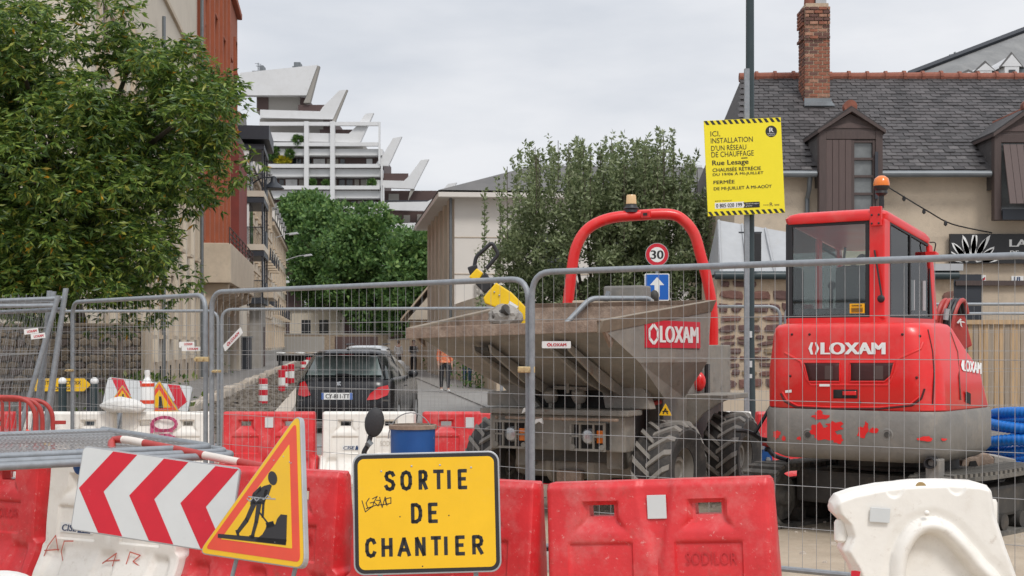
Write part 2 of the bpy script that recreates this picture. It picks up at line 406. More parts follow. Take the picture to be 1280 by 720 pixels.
for _n in ('slate', 'slate2'):
    _t = M[_n].node_tree; _b = _t.nodes['Principled BSDF']; _g = _t.nodes.new('ShaderNodeNewGeometry')
    for _l in [l for l in _t.links if l.from_node.type == 'TEX_COORD']: _s = _l.to_socket; _t.links.remove(_l); _t.links.new(_g.outputs['Position'], _s)
    _o = _t.nodes.new('ShaderNodeObjectInfo'); _x = _t.nodes.new('ShaderNodeMapRange'); _x.inputs['To Min'].default_value = .6; _x.inputs['To Max'].default_value = 1.45
    _m = _t.nodes.new('ShaderNodeVectorMath'); _m.operation = 'SCALE'; _s = _b.inputs['Base Color'].links[0].from_socket; _t.links.new(_s, _m.inputs[0]); _t.links.new(_o.outputs['Random'], _x.inputs['Value']); _t.links.new(_x.outputs[0], _m.inputs['Scale']); _t.links.new(_m.outputs[0], _b.inputs['Base Color'])
for _n in ('brick', 'brick2', 'brick3', 'stoneA', 'stoneB', 'stoneC', 'gstone', 'gstone2', 'planks', 'planks2'):
    _t = M[_n].node_tree; _g = _t.nodes.new('ShaderNodeNewGeometry')
    for _l in [l for l in _t.links if l.from_node.type == 'TEX_COORD']: _s = _l.to_socket; _t.links.remove(_l); _t.links.new(_g.outputs['Position'], _s)
# ---------------- ground ----------------
I4 = Matrix.Identity(4)
def sheet(name, pts, z, m, sub=0):
    mb = MB(); mb.add([(x, y, z) for x, y in pts], [tuple(range(len(pts)))]); return struct(mb.build(name, m, recalc=False))
sheet('ground', [(-900, -60), (900, -60), (900, 1600), (-900, 1600)], 0, M['pave'])
sheet('street', [(-3.25-.125*20+1.9, 20), (5.2-.125*20-1.6, 20), (5.2-.125*175-1.6, 175), (-3.25-.125*175+1.9, 175)], .008, M['asphalt'])
sheet('site_ground', [(-14, -2), (14, -2), (14, 20.5), (-14, 20.5)], .004, M['sand'])

def rough_strip(name, xl, xr, y0, y1, ny, nx, z, amp, m):
    mb = MB(); vs = []; 
    for j in range(ny+1):
        Y = y0+(y1-y0)*(j/ny)**1.5
        for i in range(nx+1):
            X = xl(Y)+(xr(Y)-xl(Y))*i/nx
            e = 1 if 0 < i < nx else 0
            vs.append((X, Y, z+e*amp*(noise.noise(Vector((X*1.7, Y*.9, 0)))+.6*noise.noise(Vector((X*5, Y*4, 3))))))
    fs = [(j*(nx+1)+i, j*(nx+1)+i+1, (j+1)*(nx+1)+i+1, (j+1)*(nx+1)+i) for j in range(ny) for i in range(nx)]
    mb.add(vs, fs); o = mb.build(name, m, smooth=True, recalc=False); o['kind'] = 'stuff'; return o
o = rough_strip('gravel_strip', lambda Y: -3.1-.125*Y, lambda Y: -1.25-.125*Y, 22, 150, 160, 14, .035, .03, M['gravel'])
rnd = random.Random(5)
mb = MB(); pb = MB()
for i in range(900):
    Y = 24+60*rnd.random()**1.6; X = -3.0-.125*Y+1.7*rnd.random()
    s = .02+.05*rnd.random()**2
    mb.box((X, Y, .07+s*.3), (s*2, s*1.6, s), Matrix.Rotation(rnd.random()*3, 3, 'Z') @ Matrix.Rotation(rnd.random()*.6, 3, 'X'), t=.7)
for i in range(700):
    X = rnd.uniform(-9, 9); Y = rnd.uniform(8, 18); s = .008+.018*rnd.random()**2
    pb.box((X, Y, .004+s*.4), (s*2, s*1.6, s), Matrix.Rotation(rnd.random()*3, 3, 'Z'), t=.7)
stuff(mb.build('gravel', M['gravel'])); stuff(pb.build('pebbles', M['kerb']))
# loose stones along the trench edge + pale edge strip
mb = MB()
pavement = MB(); 
pavement.prism([(-3.42-.125*22, 22, 0), (-3.42-.125*175, 175, 0), (-5.66-.125*175, 175, 0), (-5.66-.125*22, 22, 0)], (0, 0, .13))
struct(pavement.build('pavement', M['pave']))
kerb = MB(); kerb.prism([(-3.40-.125*90, 90, 0), (-3.40-.125*175, 175, 0), (-3.12-.125*175, 175, 0), (-3.12-.125*90, 90, 0)], (0, 0, .15))
kerb = struct(kerb.build('kerb', M['kerb']))
ks = MB(); ks.box((0, 0, 0), (.30, 1.16, .26), t=.94)
kst = ks.mesh('kerb_stone', M['kerb'])
b = bmesh.new(); b.from_mesh(kst); bmesh.ops.bevel(b, geom=b.edges[:], offset=.025, segments=2, affect='EDGES'); b.to_mesh(kst); b.free()
for i in range(54):
    Y = 25+i*1.2
    inst('kerb_stone', kst, kerb, (-3.27-.125*Y+rnd.uniform(-.07, .07), Y, .07+rnd.uniform(-.03, .05)), (rnd.uniform(-.03, .03), rnd.uniform(-.12, .12), .125+rnd.uniform(-.05, .05)))
# pale concrete channel between trench and street
ch = MB(); ch.prism([(-1.30-.125*22, 22, 0), (-.95-.125*22, 22, 0), (-.95-.125*120, 120, 0), (-1.30-.125*120, 120, 0)], (0, 0, .09))
struct(ch.build('gutter', M['kerb']))
# right footway and its kerb
rp = MB(); rp.prism([(5.2-.125*20-1.5, 20, 0), (5.2-.125*20+.3, 20, 0), (5.2-.125*175+.3, 175, 0), (5.2-.125*175-1.5, 175, 0)], (0, 0, .03))
struct(rp.build('footway', M['asphalt']))

# ---------------- vegetation ----------------
def leaf_arrays(base, dirs, length, width, fold=.25, rs=None):
    n = len(base); up = rs.normal(size=(n, 3)); side = np.cross(dirs, up); side /= np.linalg.norm(side, axis=1)[:, None]+1e-9
    nrm = np.cross(side, dirs)
    L_ = length[:, None]; Wd = width[:, None]
    p0 = base; p3 = base+dirs*L_; m_ = base+dirs*L_*.45
    p1 = m_+side*Wd*.5+nrm*Wd*fold; p2 = m_-side*Wd*.5+nrm*Wd*fold; 
    mid = m_
    V = np.stack([p0, p1, p3, p2], axis=1).reshape(-1, 3)
    idx = np.arange(n)*4
    Fc = np.concatenate([np.stack([idx, idx+1, idx+2], 1), np.stack([idx, idx+2, idx+3], 1)])
    return V, Fc
def np_mesh(name, V, Fc, m):
    me = bpy.data.meshes.new(name); me.vertices.add(len(V)); me.vertices.foreach_set('co', V.astype(np.float32).ravel())
    k = Fc.shape[1]; me.loops.add(len(Fc)*k); me.loops.foreach_set('vertex_index', Fc.astype(np.int32).ravel())
    me.polygons.add(len(Fc)); me.polygons.foreach_set('loop_start', np.arange(0, len(Fc)*k, k, dtype=np.int32))
    me.polygons.foreach_set('loop_total', np.full(len(Fc), k, dtype=np.int32)); me.update(calc_edges=True); me.validate()
    me.materials.append(m); return me
def nrmz(a): return a/(np.linalg.norm(a, axis=1)[:, None]+1e-9)

def ell_points(rs, ells, n, inner=.0):
    vol = np.array([e[3]*e[4]*e[5] for e in ells]); vol = vol/vol.sum()
    w = rs.choice(len(ells), n, p=vol); E = np.array(ells)[w]
    d = nrmz(rs.normal(size=(n, 3))); r = (inner**3+(1-inner**3)*rs.random(n))**(1/3)
    return E[:, :3]+d*E[:, 3:6]*r[:, None], d

def tree(label, cat, loc, ells, nclump, crad, per, lf, m, seed, trunk_r=.2, whorl=0, ratio=.3, droop=.4, inner=.55, group=None, limbs=14, trunk_top=None, shoots=None, name='tree'):
    rs = np.random.RandomState(seed); t = root(name, label, cat, loc, group=group)
    loc = np.array(loc)
    C, D = ell_points(rs, ells, nclump, inner)
    sel = C[:, 2] > .2; C = C[sel]; D = D[sel]
    nC = len(C)
    # leaves in each clump lie towards its outer shell
    cr_ = crad*(.6+.8*rs.random(nC))
    k = np.repeat(np.arange(nC), per)
    d = nrmz(rs.normal(size=(len(k), 3))+D[k]*.55); r = .45+.6*rs.random(len(k))
    P = C[k]+d*(cr_[k]*r)[:, None]*np.array([1, 1, .75])
    if shoots is not None:
        S = []
        for (x, y, z0, z1, dens) in shoots:
            q = int(dens*(z1-z0)); tt = rs.random(q); bend = rs.normal(size=2)*.12
            S.append(np.stack([x+bend[0]*tt*(z1-z0)+rs.normal(size=q)*.045*(1.3-tt), y+bend[1]*tt+rs.normal(size=q)*.045, z0+tt*(z1-z0)], 1))
        S = np.concatenate(S); P = np.concatenate([P, S]); dS = nrmz(rs.normal(size=S.shape)+[0, 0, .8]); d = np.concatenate([d, dS])
    P = P-loc
    if whorl:
        q = np.repeat(np.arange(len(P)), whorl); ang = rs.random(len(q))*2*math.pi
        el_ = rs.normal(size=len(q))*.35-droop
        ax = np.stack([np.cos(ang)*np.cos(el_), np.sin(ang)*np.cos(el_), np.sin(el_)], 1)
        dr = nrmz(ax+d[q]*.45); B = P[q]
    else:
        B = P; dr = nrmz(d*.6+rs.normal(size=P.shape)*.7+[0, 0, .25-droop])
    Ln = lf*(.6+.7*rs.random(len(B)))
    V, Fc = leaf_arrays(B, dr, Ln, Ln*ratio, .18, rs)
    o = inst('crown', np_mesh('crown', V, Fc, m), t); o['kind'] = 'stuff'
    mb = MB(); tt = trunk_top or max(1.2, float(np.percentile(C[:, 2], 30)))
    c0 = C.mean(0)-loc
    tp = Vector((c0[0]*.5, c0[1]*.5, tt))
    mb.tube(catmull([(0, 0, -.1), (0.05, 0.03, tt*.5), tp], 5), [trunk_r*(1-.4*i/10) for i in range(11)], 9)
    tr = mb.build('trunk', M['bark'], t, smooth=True)
    mb = MB()
    for i in rs.choice(nC, min(limbs, nC), replace=False):
        e = Vector(C[i]-loc); a = tp*(.75+.25*rs.random()); mid = a.lerp(e, .5)+Vector((0, 0, .1*(e-a).length))
        mb.tube(catmull([a, mid, e], 4), [trunk_r*.45*(1-.09*q) for q in range(9)], 5)
    if shoots is not None:
        for (x, y, z0, z1, dens) in shoots[::2]:
            mb.tube([(x-loc[0], y-loc[1], z0-loc[2]), (x-loc[0], y-loc[1], z1-loc[2]-.1)], .008, 3)
    mb.build('limbs', M['bark'], tr, smooth=True)
    return t

M['leaf_a'] = leafmat('glossy leaves', [(0, (.035, .08, .022)), (.30, (.08, .15, .03)), (.65, (.165, .26, .045)), (.90, (.28, .36, .07)), (.985, (.38, .38, .06)), (.994, (.55, .22, .02)), (1, (.6, .36, .02))], .30, .38)
M['leaf_b'] = leafmat('shrub leaves', [(0, (.10, .14, .06)), (.5, (.20, .245, .11)), (.9, (.31, .36, .19)), (1, (.42, .45, .29))], .35, .5)
M['leaf_c'] = leafmat('far leaves', [(0, (.055, .12, .035)), (.6, (.11, .215, .055)), (1, (.22, .33, .09))], .3, .6)
def pe(px, py, Y, rx, ry, rd):
    c = W(px, py, Y); s = Y/F; return (c.x, c.y, c.z, rx*s, rd, ry*s)
big = [pe(60, 180, 25, 160, 175, 2.4), pe(190, 130, 25, 105, 105, 2.0), pe(90, 305, 25, 120, 85, 2.2), pe(235, 185, 25, 72, 80, 1.5), pe(20, 345, 25, 140, 45, 2.2), pe(95, 362, 25, 105, 40, 1.8),
       pe(-90, 200, 25, 140, 190, 2.2), pe(40, 60, 25, 80, 62, 1.6), pe(185, 325, 24.5, 40, 50, 1.0), pe(250, 100, 25, 36, 62, 1.0), pe(262, 215, 25, 42, 45, 1.0), pe(150, 40, 25, 75, 40, 1.2)]
tree('large broadleaf tree with glossy drooping leaves, a few orange, overhanging the stone wall', 'tree', (-9.6, 31.6, 0), big, 470, .48, 46, .148, M['leaf_a'], 3, .24, whorl=7, ratio=.26, droop=.45, inner=.30, limbs=46, trunk_top=3.2, name='broadleaf_tree')
rs_ = random.Random(11)
def bush_top(px):
    pts = [(592, 300), (610, 215), (640, 215), (662, 195), (690, 190), (730, 192), (765, 185), (800, 190), (830, 178), (855, 200), (890, 240), (905, 300)]
    for (a, b_) in zip(pts[:-1], pts[1:]):
        if a[0] <= px <= b_[0]: return a[1]+(b_[1]-a[1])*(px-a[0])/(b_[0]-a[0])
    return 300
sh = []
for i in range(190):
    px = rs_.triangular(600, 903, 800); ty = bush_top(px)+rs_.uniform(-22, 45)*(1 if rs_.random() < .85 else -.3); Y = rs_.uniform(29.5, 32.5)
    a = W(px, ty+rs_.uniform(50, 110), Y); b_ = W(px, ty, Y); sh.append((a.x, a.y, a.z, b_.z, 75))
tree('tall loose grey green shrub with upright shoots behind the red roll hoop', 'shrub', (1.6, 31.2, 0),
     [pe(735, 320, 31, 125, 85, 1.5), pe(820, 300, 31, 80, 85, 1.4), pe(765, 250, 31, 85, 42, 1.2), pe(668, 325, 31, 42, 65, 1.0), pe(690, 400, 31, 100, 60, 1.3), pe(840, 370, 31, 62, 90, 1.3)],
     600, .27, 95, .105, M['leaf_b'], 8, .12, ratio=.45, droop=0, inner=.2, limbs=30, shoots=sh, trunk_top=1.2, name='tall_shrub')
# trees at the far end of the street
for i, (px, py, Y, rx, ry, lab) in enumerate([
        (414, 318, 172, 54, 62, 'dense green tree at the far end of the street, nearest the left house fronts'),
        (462, 330, 166, 60, 72, 'dense green tree in the middle of the row closing the street'),
        (520, 350, 160, 42, 66, 'dense green tree of the street end, beside the white hipped building'),
        (385, 276, 178, 34, 34, 'pale green tree top under the terraced white tower')]):
    ep = [pe(px, py, Y, rx, ry, 4), pe(px-rx*.4, py+ry*.35, Y, rx*.6, ry*.6, 3.4), pe(px+rx*.4, py-ry*.05, Y, rx*.55, ry*.62, 3.4), pe(px, py-ry*.5, Y, rx*.5, ry*.42, 3), pe(px+rx*.1, py+ry*.7, Y, rx*.85, ry*.6, 3)]
    c = W(px, 430, Y)
    tree(lab, 'tree', (c.x, Y, 0), ep, 230, 1.25, 75, .55, M['leaf_c'], 20+i, .35, ratio=.6, droop=.1, inner=.35, limbs=10, group='trees closing the street', name='street_tree')
def weeds(label, X, Y, n, h, seed, m=None):
    rs = np.random.RandomState(seed); B = np.stack([X+rs.normal(size=n)*h*.5, Y+rs.normal(size=n)*h*.5, rs.random(n)*h], 1)
    d = nrmz(rs.normal(size=(n, 3))+[0, 0, .8]); Ln = min(.13, h*.22)*(.6+rs.random(n)); V, Fc = leaf_arrays(B, d, Ln, Ln*.45, .1, rs)
    o = inst('weeds', np_mesh('weeds', V-np.array([X, Y, 0]), Fc, m or M['leaf_c']), None, (X, Y, 0)); tag(o, label, 'plant'); return o
weeds('weeds growing at the foot of the pale house front by the kerb', -14.2, 64, 260, 1.5, 1)
c = W(604, 478, 50); weeds('green weeds along the right wall beyond the dumper skip', c.x, c.y, 420, 1.0, 2)
c = W(590, 462, 58); weeds('lower green weeds farther along the right wall', c.x+.4, c.y, 300, .9, 4)
c = W(540, 470, 80); weeds('small tuft of weeds at the foot of the far right wall', c.x+.1, c.y, 160, .8, 5)
weeds('leafy tuft at the end of the stone wall', W(186, 400, 29.4).x, 29.4, 500, .9, 6, M['leaf_a'])

# ---------------- left stone wall ----------------
def stone_lib(m, seed, n=5):
    out_ = []
    for k in range(n):
        r = random.Random(seed+k); mb = MB()
        ring = []
        for j in range(8):
            a = 2*math.pi*j/8; q = .5*(.70+.5*r.random()); x = math.cos(a)*q*1.18; z = math.sin(a)*q*1.1
            ring.append((max(-.5, min(.5, x)), max(-.5, min(.5, z))))
        mb.loft([[(x, .5, z) for x, z in ring], [(x, -.3, z) for x, z in ring], [(x*.72, -.5+.1*r.random(), z*.72) for x, z in ring]])
        me = mb.build('stone', m, smooth=False); d_ = me.data; bpy.data.objects.remove(me); out_.append(d_)
    return out_
SA, SB, SCC = stone_lib(M['stoneA'], 1), stone_lib(M['stoneB'], 20), stone_lib(M['stoneC'], 40)
GA, GB = stone_lib(M['gstone'], 60), stone_lib(M['gstone2'], 80)
wl = root('stone_wall', 'old rough rubble stone wall under the large tree at the left', 'wall', (W(-60, 430, 30).x, 30, 0))
wx0, wx1 = W(-60, 430, 30).x, W(176, 430, 30).x; wlen = wx1-wx0; wtop = W(0, 408, 30).z
MB().bx(0, wlen, .06, .55, 0, wtop).build('mortar', M['concrete'], wl)
mb = MB(); mb.bx(wlen, wlen+.10, .0, .6, 0, wtop+.02); mb.build('end_pier', M['stucco3'], wl, bevel=.02)
mb = MB(); mb.bx(-.05, wlen+.12, -.04, .62, wtop, wtop+.07); mb.build('coping', M['gstone'], wl, bevel=.02)
rnd = random.Random(3); z = .02
while z < wtop-.05:
    h = rnd.uniform(.11, .18); h = min(h, wtop-z); x = rnd.uniform(-.1, 0)
    while x < wlen-.05:
        w_ = rnd.uniform(.14, .34); w_ = min(w_, wlen-x)
        if z > .45: inst('stone', rnd.choice(GA+GA+GB), wl, (x+w_/2, .04+rnd.uniform(-.02, .02), z+h/2+rnd.uniform(-.02, .02)), (0, rnd.uniform(-.12, .12), 0), (w_*rnd.uniform(.9, 1.05), .12, h*rnd.uniform(.85, 1.1)))
        x += w_
    z += h

# ---------------- houses along the left of the street ----------------
ANG = math.atan2(1, -.125)      # facade direction
def fpos(Y, off=0.0): return (-5.65-.125*Y+off, Y, 0)
def fhouse(name, label, Y0, Y1, H, wallm, floors, first=.9, winw=1.0, winh=1.9, surround='stucco', winm='glassdark', nwin=None, roof=None, plinth='concrete', shutters=False, balc=None, depth=9, skip=()):
    L_ = (Y1-Y0)*math.hypot(1, .125)
    t = root(name, label, 'house', fpos(Y0), ANG)
    # local x runs away along the street, local -y faces the street
    MB().bx(0, L_-.02, 0, depth, 0, H).build('wall', M[wallm], t)
    MB().bx(0, L_-.02, -.07, -.002, 0, 1.0).build('plinth', M[plinth], t)
    fh = (H-.6)/floors; nw = nwin or max(1, int(L_/3.0))
    for f in range(floors):
        z0 = first+f*fh
        if z0+winh > H: break
        if f: 
            MB().bx(0, L_-.02, -.10, -.002, f*fh+.35, f*fh+.5).build('string_course', M[surround], t)
        for k in range(nw):
            if (f, k) in skip: continue
            xc = L_*(k+.5)/nw; fr = MB()
            for (a, b_, c_, d_) in ((xc-winw/2-.16, xc-winw/2, z0-.05, z0+winh+.16), (xc+winw/2, xc+winw/2+.16, z0-.05, z0+winh+.16), (xc-winw/2, xc+winw/2, z0+winh, z0+winh+.16)):
                fr.bx(a, b_, -.12, -.002, c_, d_)
            w_ = fr.build('window', M[surround], t)
            MB().bx(xc-winw/2, xc+winw/2, -.02, -.003, z0, z0+winh).build('pane', M[winm], w_)
            MB().bx(xc-winw/2-.22, xc+winw/2+.22, -.22, -.002, z0-.18, z0-.06).build('sill', M[surround], w_)
            MB().bx(xc-.03, xc+.03, -.05, -.021, z0, z0+winh).build('mullion', M['white'], w_)
            if shutters:
                MB().bx(xc-winw/2-.6, xc-winw/2-.17, -.09, -.003, z0, z0+winh).build('shutter', M['white'], w_)
                MB().bx(xc+winw/2+.17, xc+winw/2+.6, -.09, -.003, z0, z0+winh).build('shutter', M['white'], w_)
            if balc and f in balc:
                b1 = MB(); b1.bx(xc-winw/2-.3, xc+winw/2+.3, -.75, -.002, z0-.35, z0-.2); bo = b1.build('balcony', M[surround], t)
                b2 = MB()
                for q in range(9): b2.tube([(xc-winw/2-.28+q*(winw+.56)/8, -.72, z0-.2), (xc-winw/2-.28+q*(winw+.56)/8, -.72, z0+.75)], .018, 4)
                b2.tube([(xc-winw/2-.3, -.72, z0+.75), (xc+winw/2+.3, -.72, z0+.75)], .03, 4)
                for q in range(4): b2.tube([(xc-winw/2-.28, -.72+q*.2, z0-.2), (xc-winw/2-.28, -.72+q*.2, z0+.75)], .018, 4)
                b2.build('railing', M['iron'], bo)
    MB().bx(-.02, L_, -.28, -.002, H-.35, H).build('cornice', M[surround], t, bevel=.05)
    if roof:
        rh = roof; mb = MB(); mb.prism([(0, -.4, H+.002), (0, 1.6, H+rh), (0, depth-2, H+rh+.5), (0, depth, H+.002)], (L_-.02, 0, 0)); ro = mb.build('roof', M['slate3'], t)
        for k in range(max(1, nw-1)):
            xc = L_*(k+1)/nw
            d_ = MB(); d_.bx(xc-.6, xc+.6, -.1, 1.2, H+.1, H+1.6); d2 = d_.build('dormer', M['whitewall'], ro)
            MB().bx(xc-.4, xc+.4, -.13, -.102, H+.3, H+1.4).build('pane', M['glassdark'], d2)
            p_ = MB(); p_.prism([(xc-.75, -.25, H+1.6), (xc+.75, -.25, H+1.6), (xc, -.25, H+2.2)], (0, 1.6, 0)); p_.build('dormer_roof', M['slate3'], d2)
    return t, L_
t1, L1 = fhouse('tall_house', 'tall cream rendered house front with pilasters rising behind the large tree', 33, 58.6, 19.5, 'stucco2', 6, first=1.9, winw=.9, winh=2.0, nwin=9, surround='stucco', plinth='stucco3', skip=[(f, k) for f in (3, 4, 5) for k in range(9)])
MB().bx(L1-5, L1-.05, -.03, -.004, 18.3, 18.6).build('blue_band', M['zinc'], t1)
mb = MB()
for k in range(10): mb = MB(); mb.bx(k*L1/9-.18, k*L1/9+.18, -.16, -.003, 1.0, 7.2); mb.build('pilaster', M['stucco2'], t1)
MB().tube([(L1-.25, -.22, .2), (L1-.25, -.22, 19)], .07, 8).build('downpipe', M['zinc'], t1, smooth=True)
MB().tube([(L1-13.4, -.22, .2), (L1-13.4, -.22, 12)], .06, 8).build('downpipe', M['zinc'], t1, smooth=True)
for k in range(9): MB().bx(k*L1/9+1.1, k*L1/9+1.3, -.09, -.071, .35, .85).build('cellar_vent', M['void'], t1)
# orange brick house with the projecting cream balcony
t2, L2 = fhouse('brick_house', 'orange and red brick house with a projecting cream balcony', 58.7, 83, 20.8, 'orange_br', 6, first=3.4, winw=1.1, winh=1.8, nwin=5, surround='orange_br', winm='glassdark', plinth='concrete', skip=[(1, k) for k in range(5)]+[(0, k) for k in range(5)])
for k in range(7): MB().bx(.3+k*2.45, .3+k*2.45+.5, -.26, -.003, 5.9, 20.4).build('brick_pier', M['orange_br'], t2)
MB().bx(17.5, L2-.03, -.55, -.004, 5.6, 12.3).build('brick_tower', M['red_br'], t2)
MB().bx(17.6, L2-.03, -.55, -.004, 0.1, 5.55).build('ground_floor', M['stucco2'], t2)
bb = MB(); bb.bx(.1, 17.2, -1.35, -.005, 4.1, 5.75); bal = bb.build('balcony', M['stucco'], t2, bevel=.03)
mb = MB()
for z_ in (5.95, 6.15, 6.4): mb.tube([(.1, -1.3, z_), (17.2, -1.3, z_)], .03, 5)
for k in range(9): mb.tube([(.12+k*2.13, -1.3, 5.7), (.12+k*2.13, -1.3, 6.4)], .03, 5)
mb.build('railing', M['bronze'], bal)
for k in range(6):
    mb = MB(); prof = [(0, 3.0), (-.35, 3.05), (-.5, 3.5), (-1.2, 3.75), (-1.25, 4.09), (0, 4.09)]
    mb.prism([(.6+k*3.2, y_, z_) for y_, z_ in prof], (.55, 0, 0)); mb.build('bracket', M['stucco3'], t2, bevel=.03)
for k in range(6): MB().bx(1.4+k*3.2, 3.2+k*3.2, -.05, -.006, 1.0, 3.0).build('shop_window', M['glassdark'], t2)
for k in range(4): MB().bx(.2+k*4.2, .65+k*4.2, -.30, -.006, .1, 3.7).build('pilaster', M['stucco2'], t2)
# cream house with stacked dark bay windows
t3, L3 = fhouse('bay_window_house', 'cream house with stacked dark framed bay windows and slate mansard roof', 83.1, 108, 13.2, 'stucco', 4, first=1.2, winw=1.2, winh=2.0, nwin=6, surround='stucco3', roof=3.6, balc=None, skip=[(1, 0), (2, 0), (3, 0), (1, 1), (2, 1), (3, 1)])
for f in range(3):
    z0 = 4.3+f*3.15
    mb = MB(); mb.bx(.6, 6.4, -1.5, -.006, z0-.35, z0); sl = mb.build('bay_floor', M['stucco2'] if f else M['iron'], t3)
    mb = MB()
    for x_ in (.65, 3.4, 6.25):
        for y_ in (-1.45, -.1): mb.bx(x_, x_+.14, y_, y_+.1, z0+.003, z0+2.7)
    mb.bx(.6, 6.4, -1.5, -.006, z0+2.45, z0+2.75); mb.build('bay_frame', M['iron'], t3)
    MB().bx(.8, 3.38, -.7, -.66, z0+.02, z0+2.4).build('pane', M['glassdark'], t3)
    MB().bx(.7, .74, -.62, -.2, z0+.02, z0+2.4).build('curtain', M['white'], t3)
    mb = MB()
    for q in range(22): mb.tube([(.62, -1.45+q*.065, z0), (.62, -1.45+q*.065, z0+1.0)], .012, 3)
    mb.tube([(.62, -1.47, z0+1.0), (.62, -.1, z0+1.0)], .03, 4); mb.build('railing', M['iron'], t3)
    MB().bx(3.6, 6.2, -1.47, -1.43, z0+.02, z0+1.0).build('railing_panel', M['iron'], t3)
MB().bx(.3, 6.8, -1.8, .5, 13.6, 14.4).build('bay_roof', M['iron'], t3)
MB().tube([(L3-.3, -.25, .2), (L3-.3, -.25, 13)], .1, 8).build('downpipe', M['palemetal'], t3, smooth=True)
mb = MB(); mb.bx(-1.6, 1.0, 1.2, 3.4, 13.4, 21); mb.build('chimney_block', M['brick2'], t3)
t4, L4 = fhouse('mansard_house', 'narrow beige house with iron balconies and steep slate mansard', 108.1, 128, 14.2, 'stucco3', 4, first=1.4, nwin=5, surround='stucco', roof=3.2, balc=(1, 2))
MB().bx(1, 3.4, 1.5, 3.2, 17, 19.3).build('chimney', M['brick'], t4, bevel=.05)
t5, L5 = fhouse('end_house', 'last cream house of the left row with stone cornice', 128.1, 165, 12.6, 'stucco2', 4, first=1.4, nwin=7, surround='stucco3', roof=2.4, balc=(1,))
MB().bx(2, 6, 1.0, 3.6, 13, 17.5).build('chimney', M['whitewall'], t5, bevel=.05)
# small porch with mural between brick house and bays
pc = root('porch', 'grey painted porch block with flat canopy against the brick house', 'porch', fpos(84.5), ANG)
MB().bx(0, 5, -1.3, -.6, 0, 4.3).build('wall', M['concrete'], pc)
MB().bx(-.2, 6.5, -2.0, -.6, 4.3, 4.7).build('canopy', M['stucco'], pc, bevel=.04)
MB().bx(2.6, 3.9, -1.34, -1.302, .2, 2.6).build('door', M['bronze'], pc)
el = root('utility_cabinet', 'dark street cabinet standing against the pale house front', 'cabinet', fpos(78, .5), ANG)
MB().bx(0, 2.2, -.5, 0, .13, 1.9).build('body', M['iron'], el, bevel=.03); MB().bx(-.05, 2.25, -.55, .05, 1.9, 1.98).build('lid', M['zinc'], el)

# street lamps
lp = root('street_lamp', 'bell shaped dark wall lamp on a curved bracket over the street', 'street lamp', W(300, 246, 88))
lo = W(300, 246, 88)
mb = MB(); mb.tube(catmull([W(300, 246, 88)-lo, W(312, 233, 88)-lo, W(326, 223, 88)-lo, W(342, 222, 88)-lo], 5), .05, 6); mb.build('bracket', M['iron'], lp, smooth=True)
mb = MB(); mb.lathe([(.05, .45), (.16, .4), (.2, .1), (.42, -.1), (.66, -.32), (.62, -.36), (0, -.3)], 18, W(342, 229, 88)-lo); mb.build('shade', M['iron'], lp, smooth=True)
for i, (px, py, Y, ax, ay, lab) in enumerate([(367, 292, 105, 345, 297, 'pale street light head on a wall bracket, upper of the two'), (385, 319, 118, 357, 325, 'pale street light head on a wall bracket, lower and farther one')]):
    o0 = W(ax, ay, Y); q = root('street_light', lab, 'street lamp', o0, group='bracket street lights on the left house fronts')
    MB().tube([(0, 0, 0), (W(px, py, Y)-o0)*.6+Vector((0, 0, .1)), W(px-4, py, Y)-o0], .035, 5).build('arm', M['palemetal'], q, smooth=True)
    MB().box(W(px, py, Y)-o0, (.75, .3, .16), Matrix.Rotation(-.15, 3, 'Y'), t=.7).build('lamp_head', M['palemetal'], q, bevel=.03)

# closing buildings at the street end
e1 = root('end_cottage', 'small pale house under the trees where the street ends', 'house', W(362, 430, 168).xy.to_3d())
sx = 168/F
MB().bx(0, 60*sx, 0, 6, 0, 5.6).build('wall', M['stucco2'], e1)
for k in range(2):
    w_ = MB().bx(1.4+k*2.1, 2.5+k*2.1, -.04, -.003, 2.6, 4.4).build('window', M['glassdark'], e1)
MB().bx(-.1, 60*sx+.1, -.3, 6, 5.6, 5.9).build('roof', M['slate3'], e1)
e2 = root('garden_wall', 'long dark wall with railings closing the end of the street', 'wall', W(330, 430, 160).xy.to_3d())
MB().bx(0, 19, 0, .5, 0, 2.6).build('wall', M['gstone'], e2); MB().bx(-.1, 19.1, -.05, .55, 2.6, 2.75).build('coping', M['concrete'], e2)
for k in range(3): MB().bx(2+k*6, 6.8+k*6, -.08, -.004, .2, 2.4).build('panel', M['greywall'] if k == 0 else M['bronze'], e2)
e3 = root('back_building', 'shadowed brown brick building seen beneath the far trees', 'building', W(400, 430, 180).xy.to_3d())
MB().bx(0, 17, 0, 8, 0, 8.5).build('wall', M['bronze'], e3)
for k in range(5): MB().bx(1+k*3.2, 2.6+k*3.2, -.05, -.004, 2.8, 6).build('window', M['glassdark'], e3)
sc = root('scaffold_deck', 'plank deck with striped edge laid over the trench near the street end', 'deck', W(345, 430, 92).xy.to_3d())
for k in range(9):
    MB().box((.35+k*.62, .6+.0*k, .98), (.5, 2.4, .06), Matrix.Rotation(.1, 3, 'Y')).build('plank', M['planks2'] if k % 2 else M['white'], sc)
MB().bx(0, 5.6, .3, .5, .45, .86).build('beam', M['void'], sc)
for k in range(4): MB().bx(.1+k*1.75, .2+k*1.75, .2, 1.4, .1, .9).build('post', M['iron'], sc)

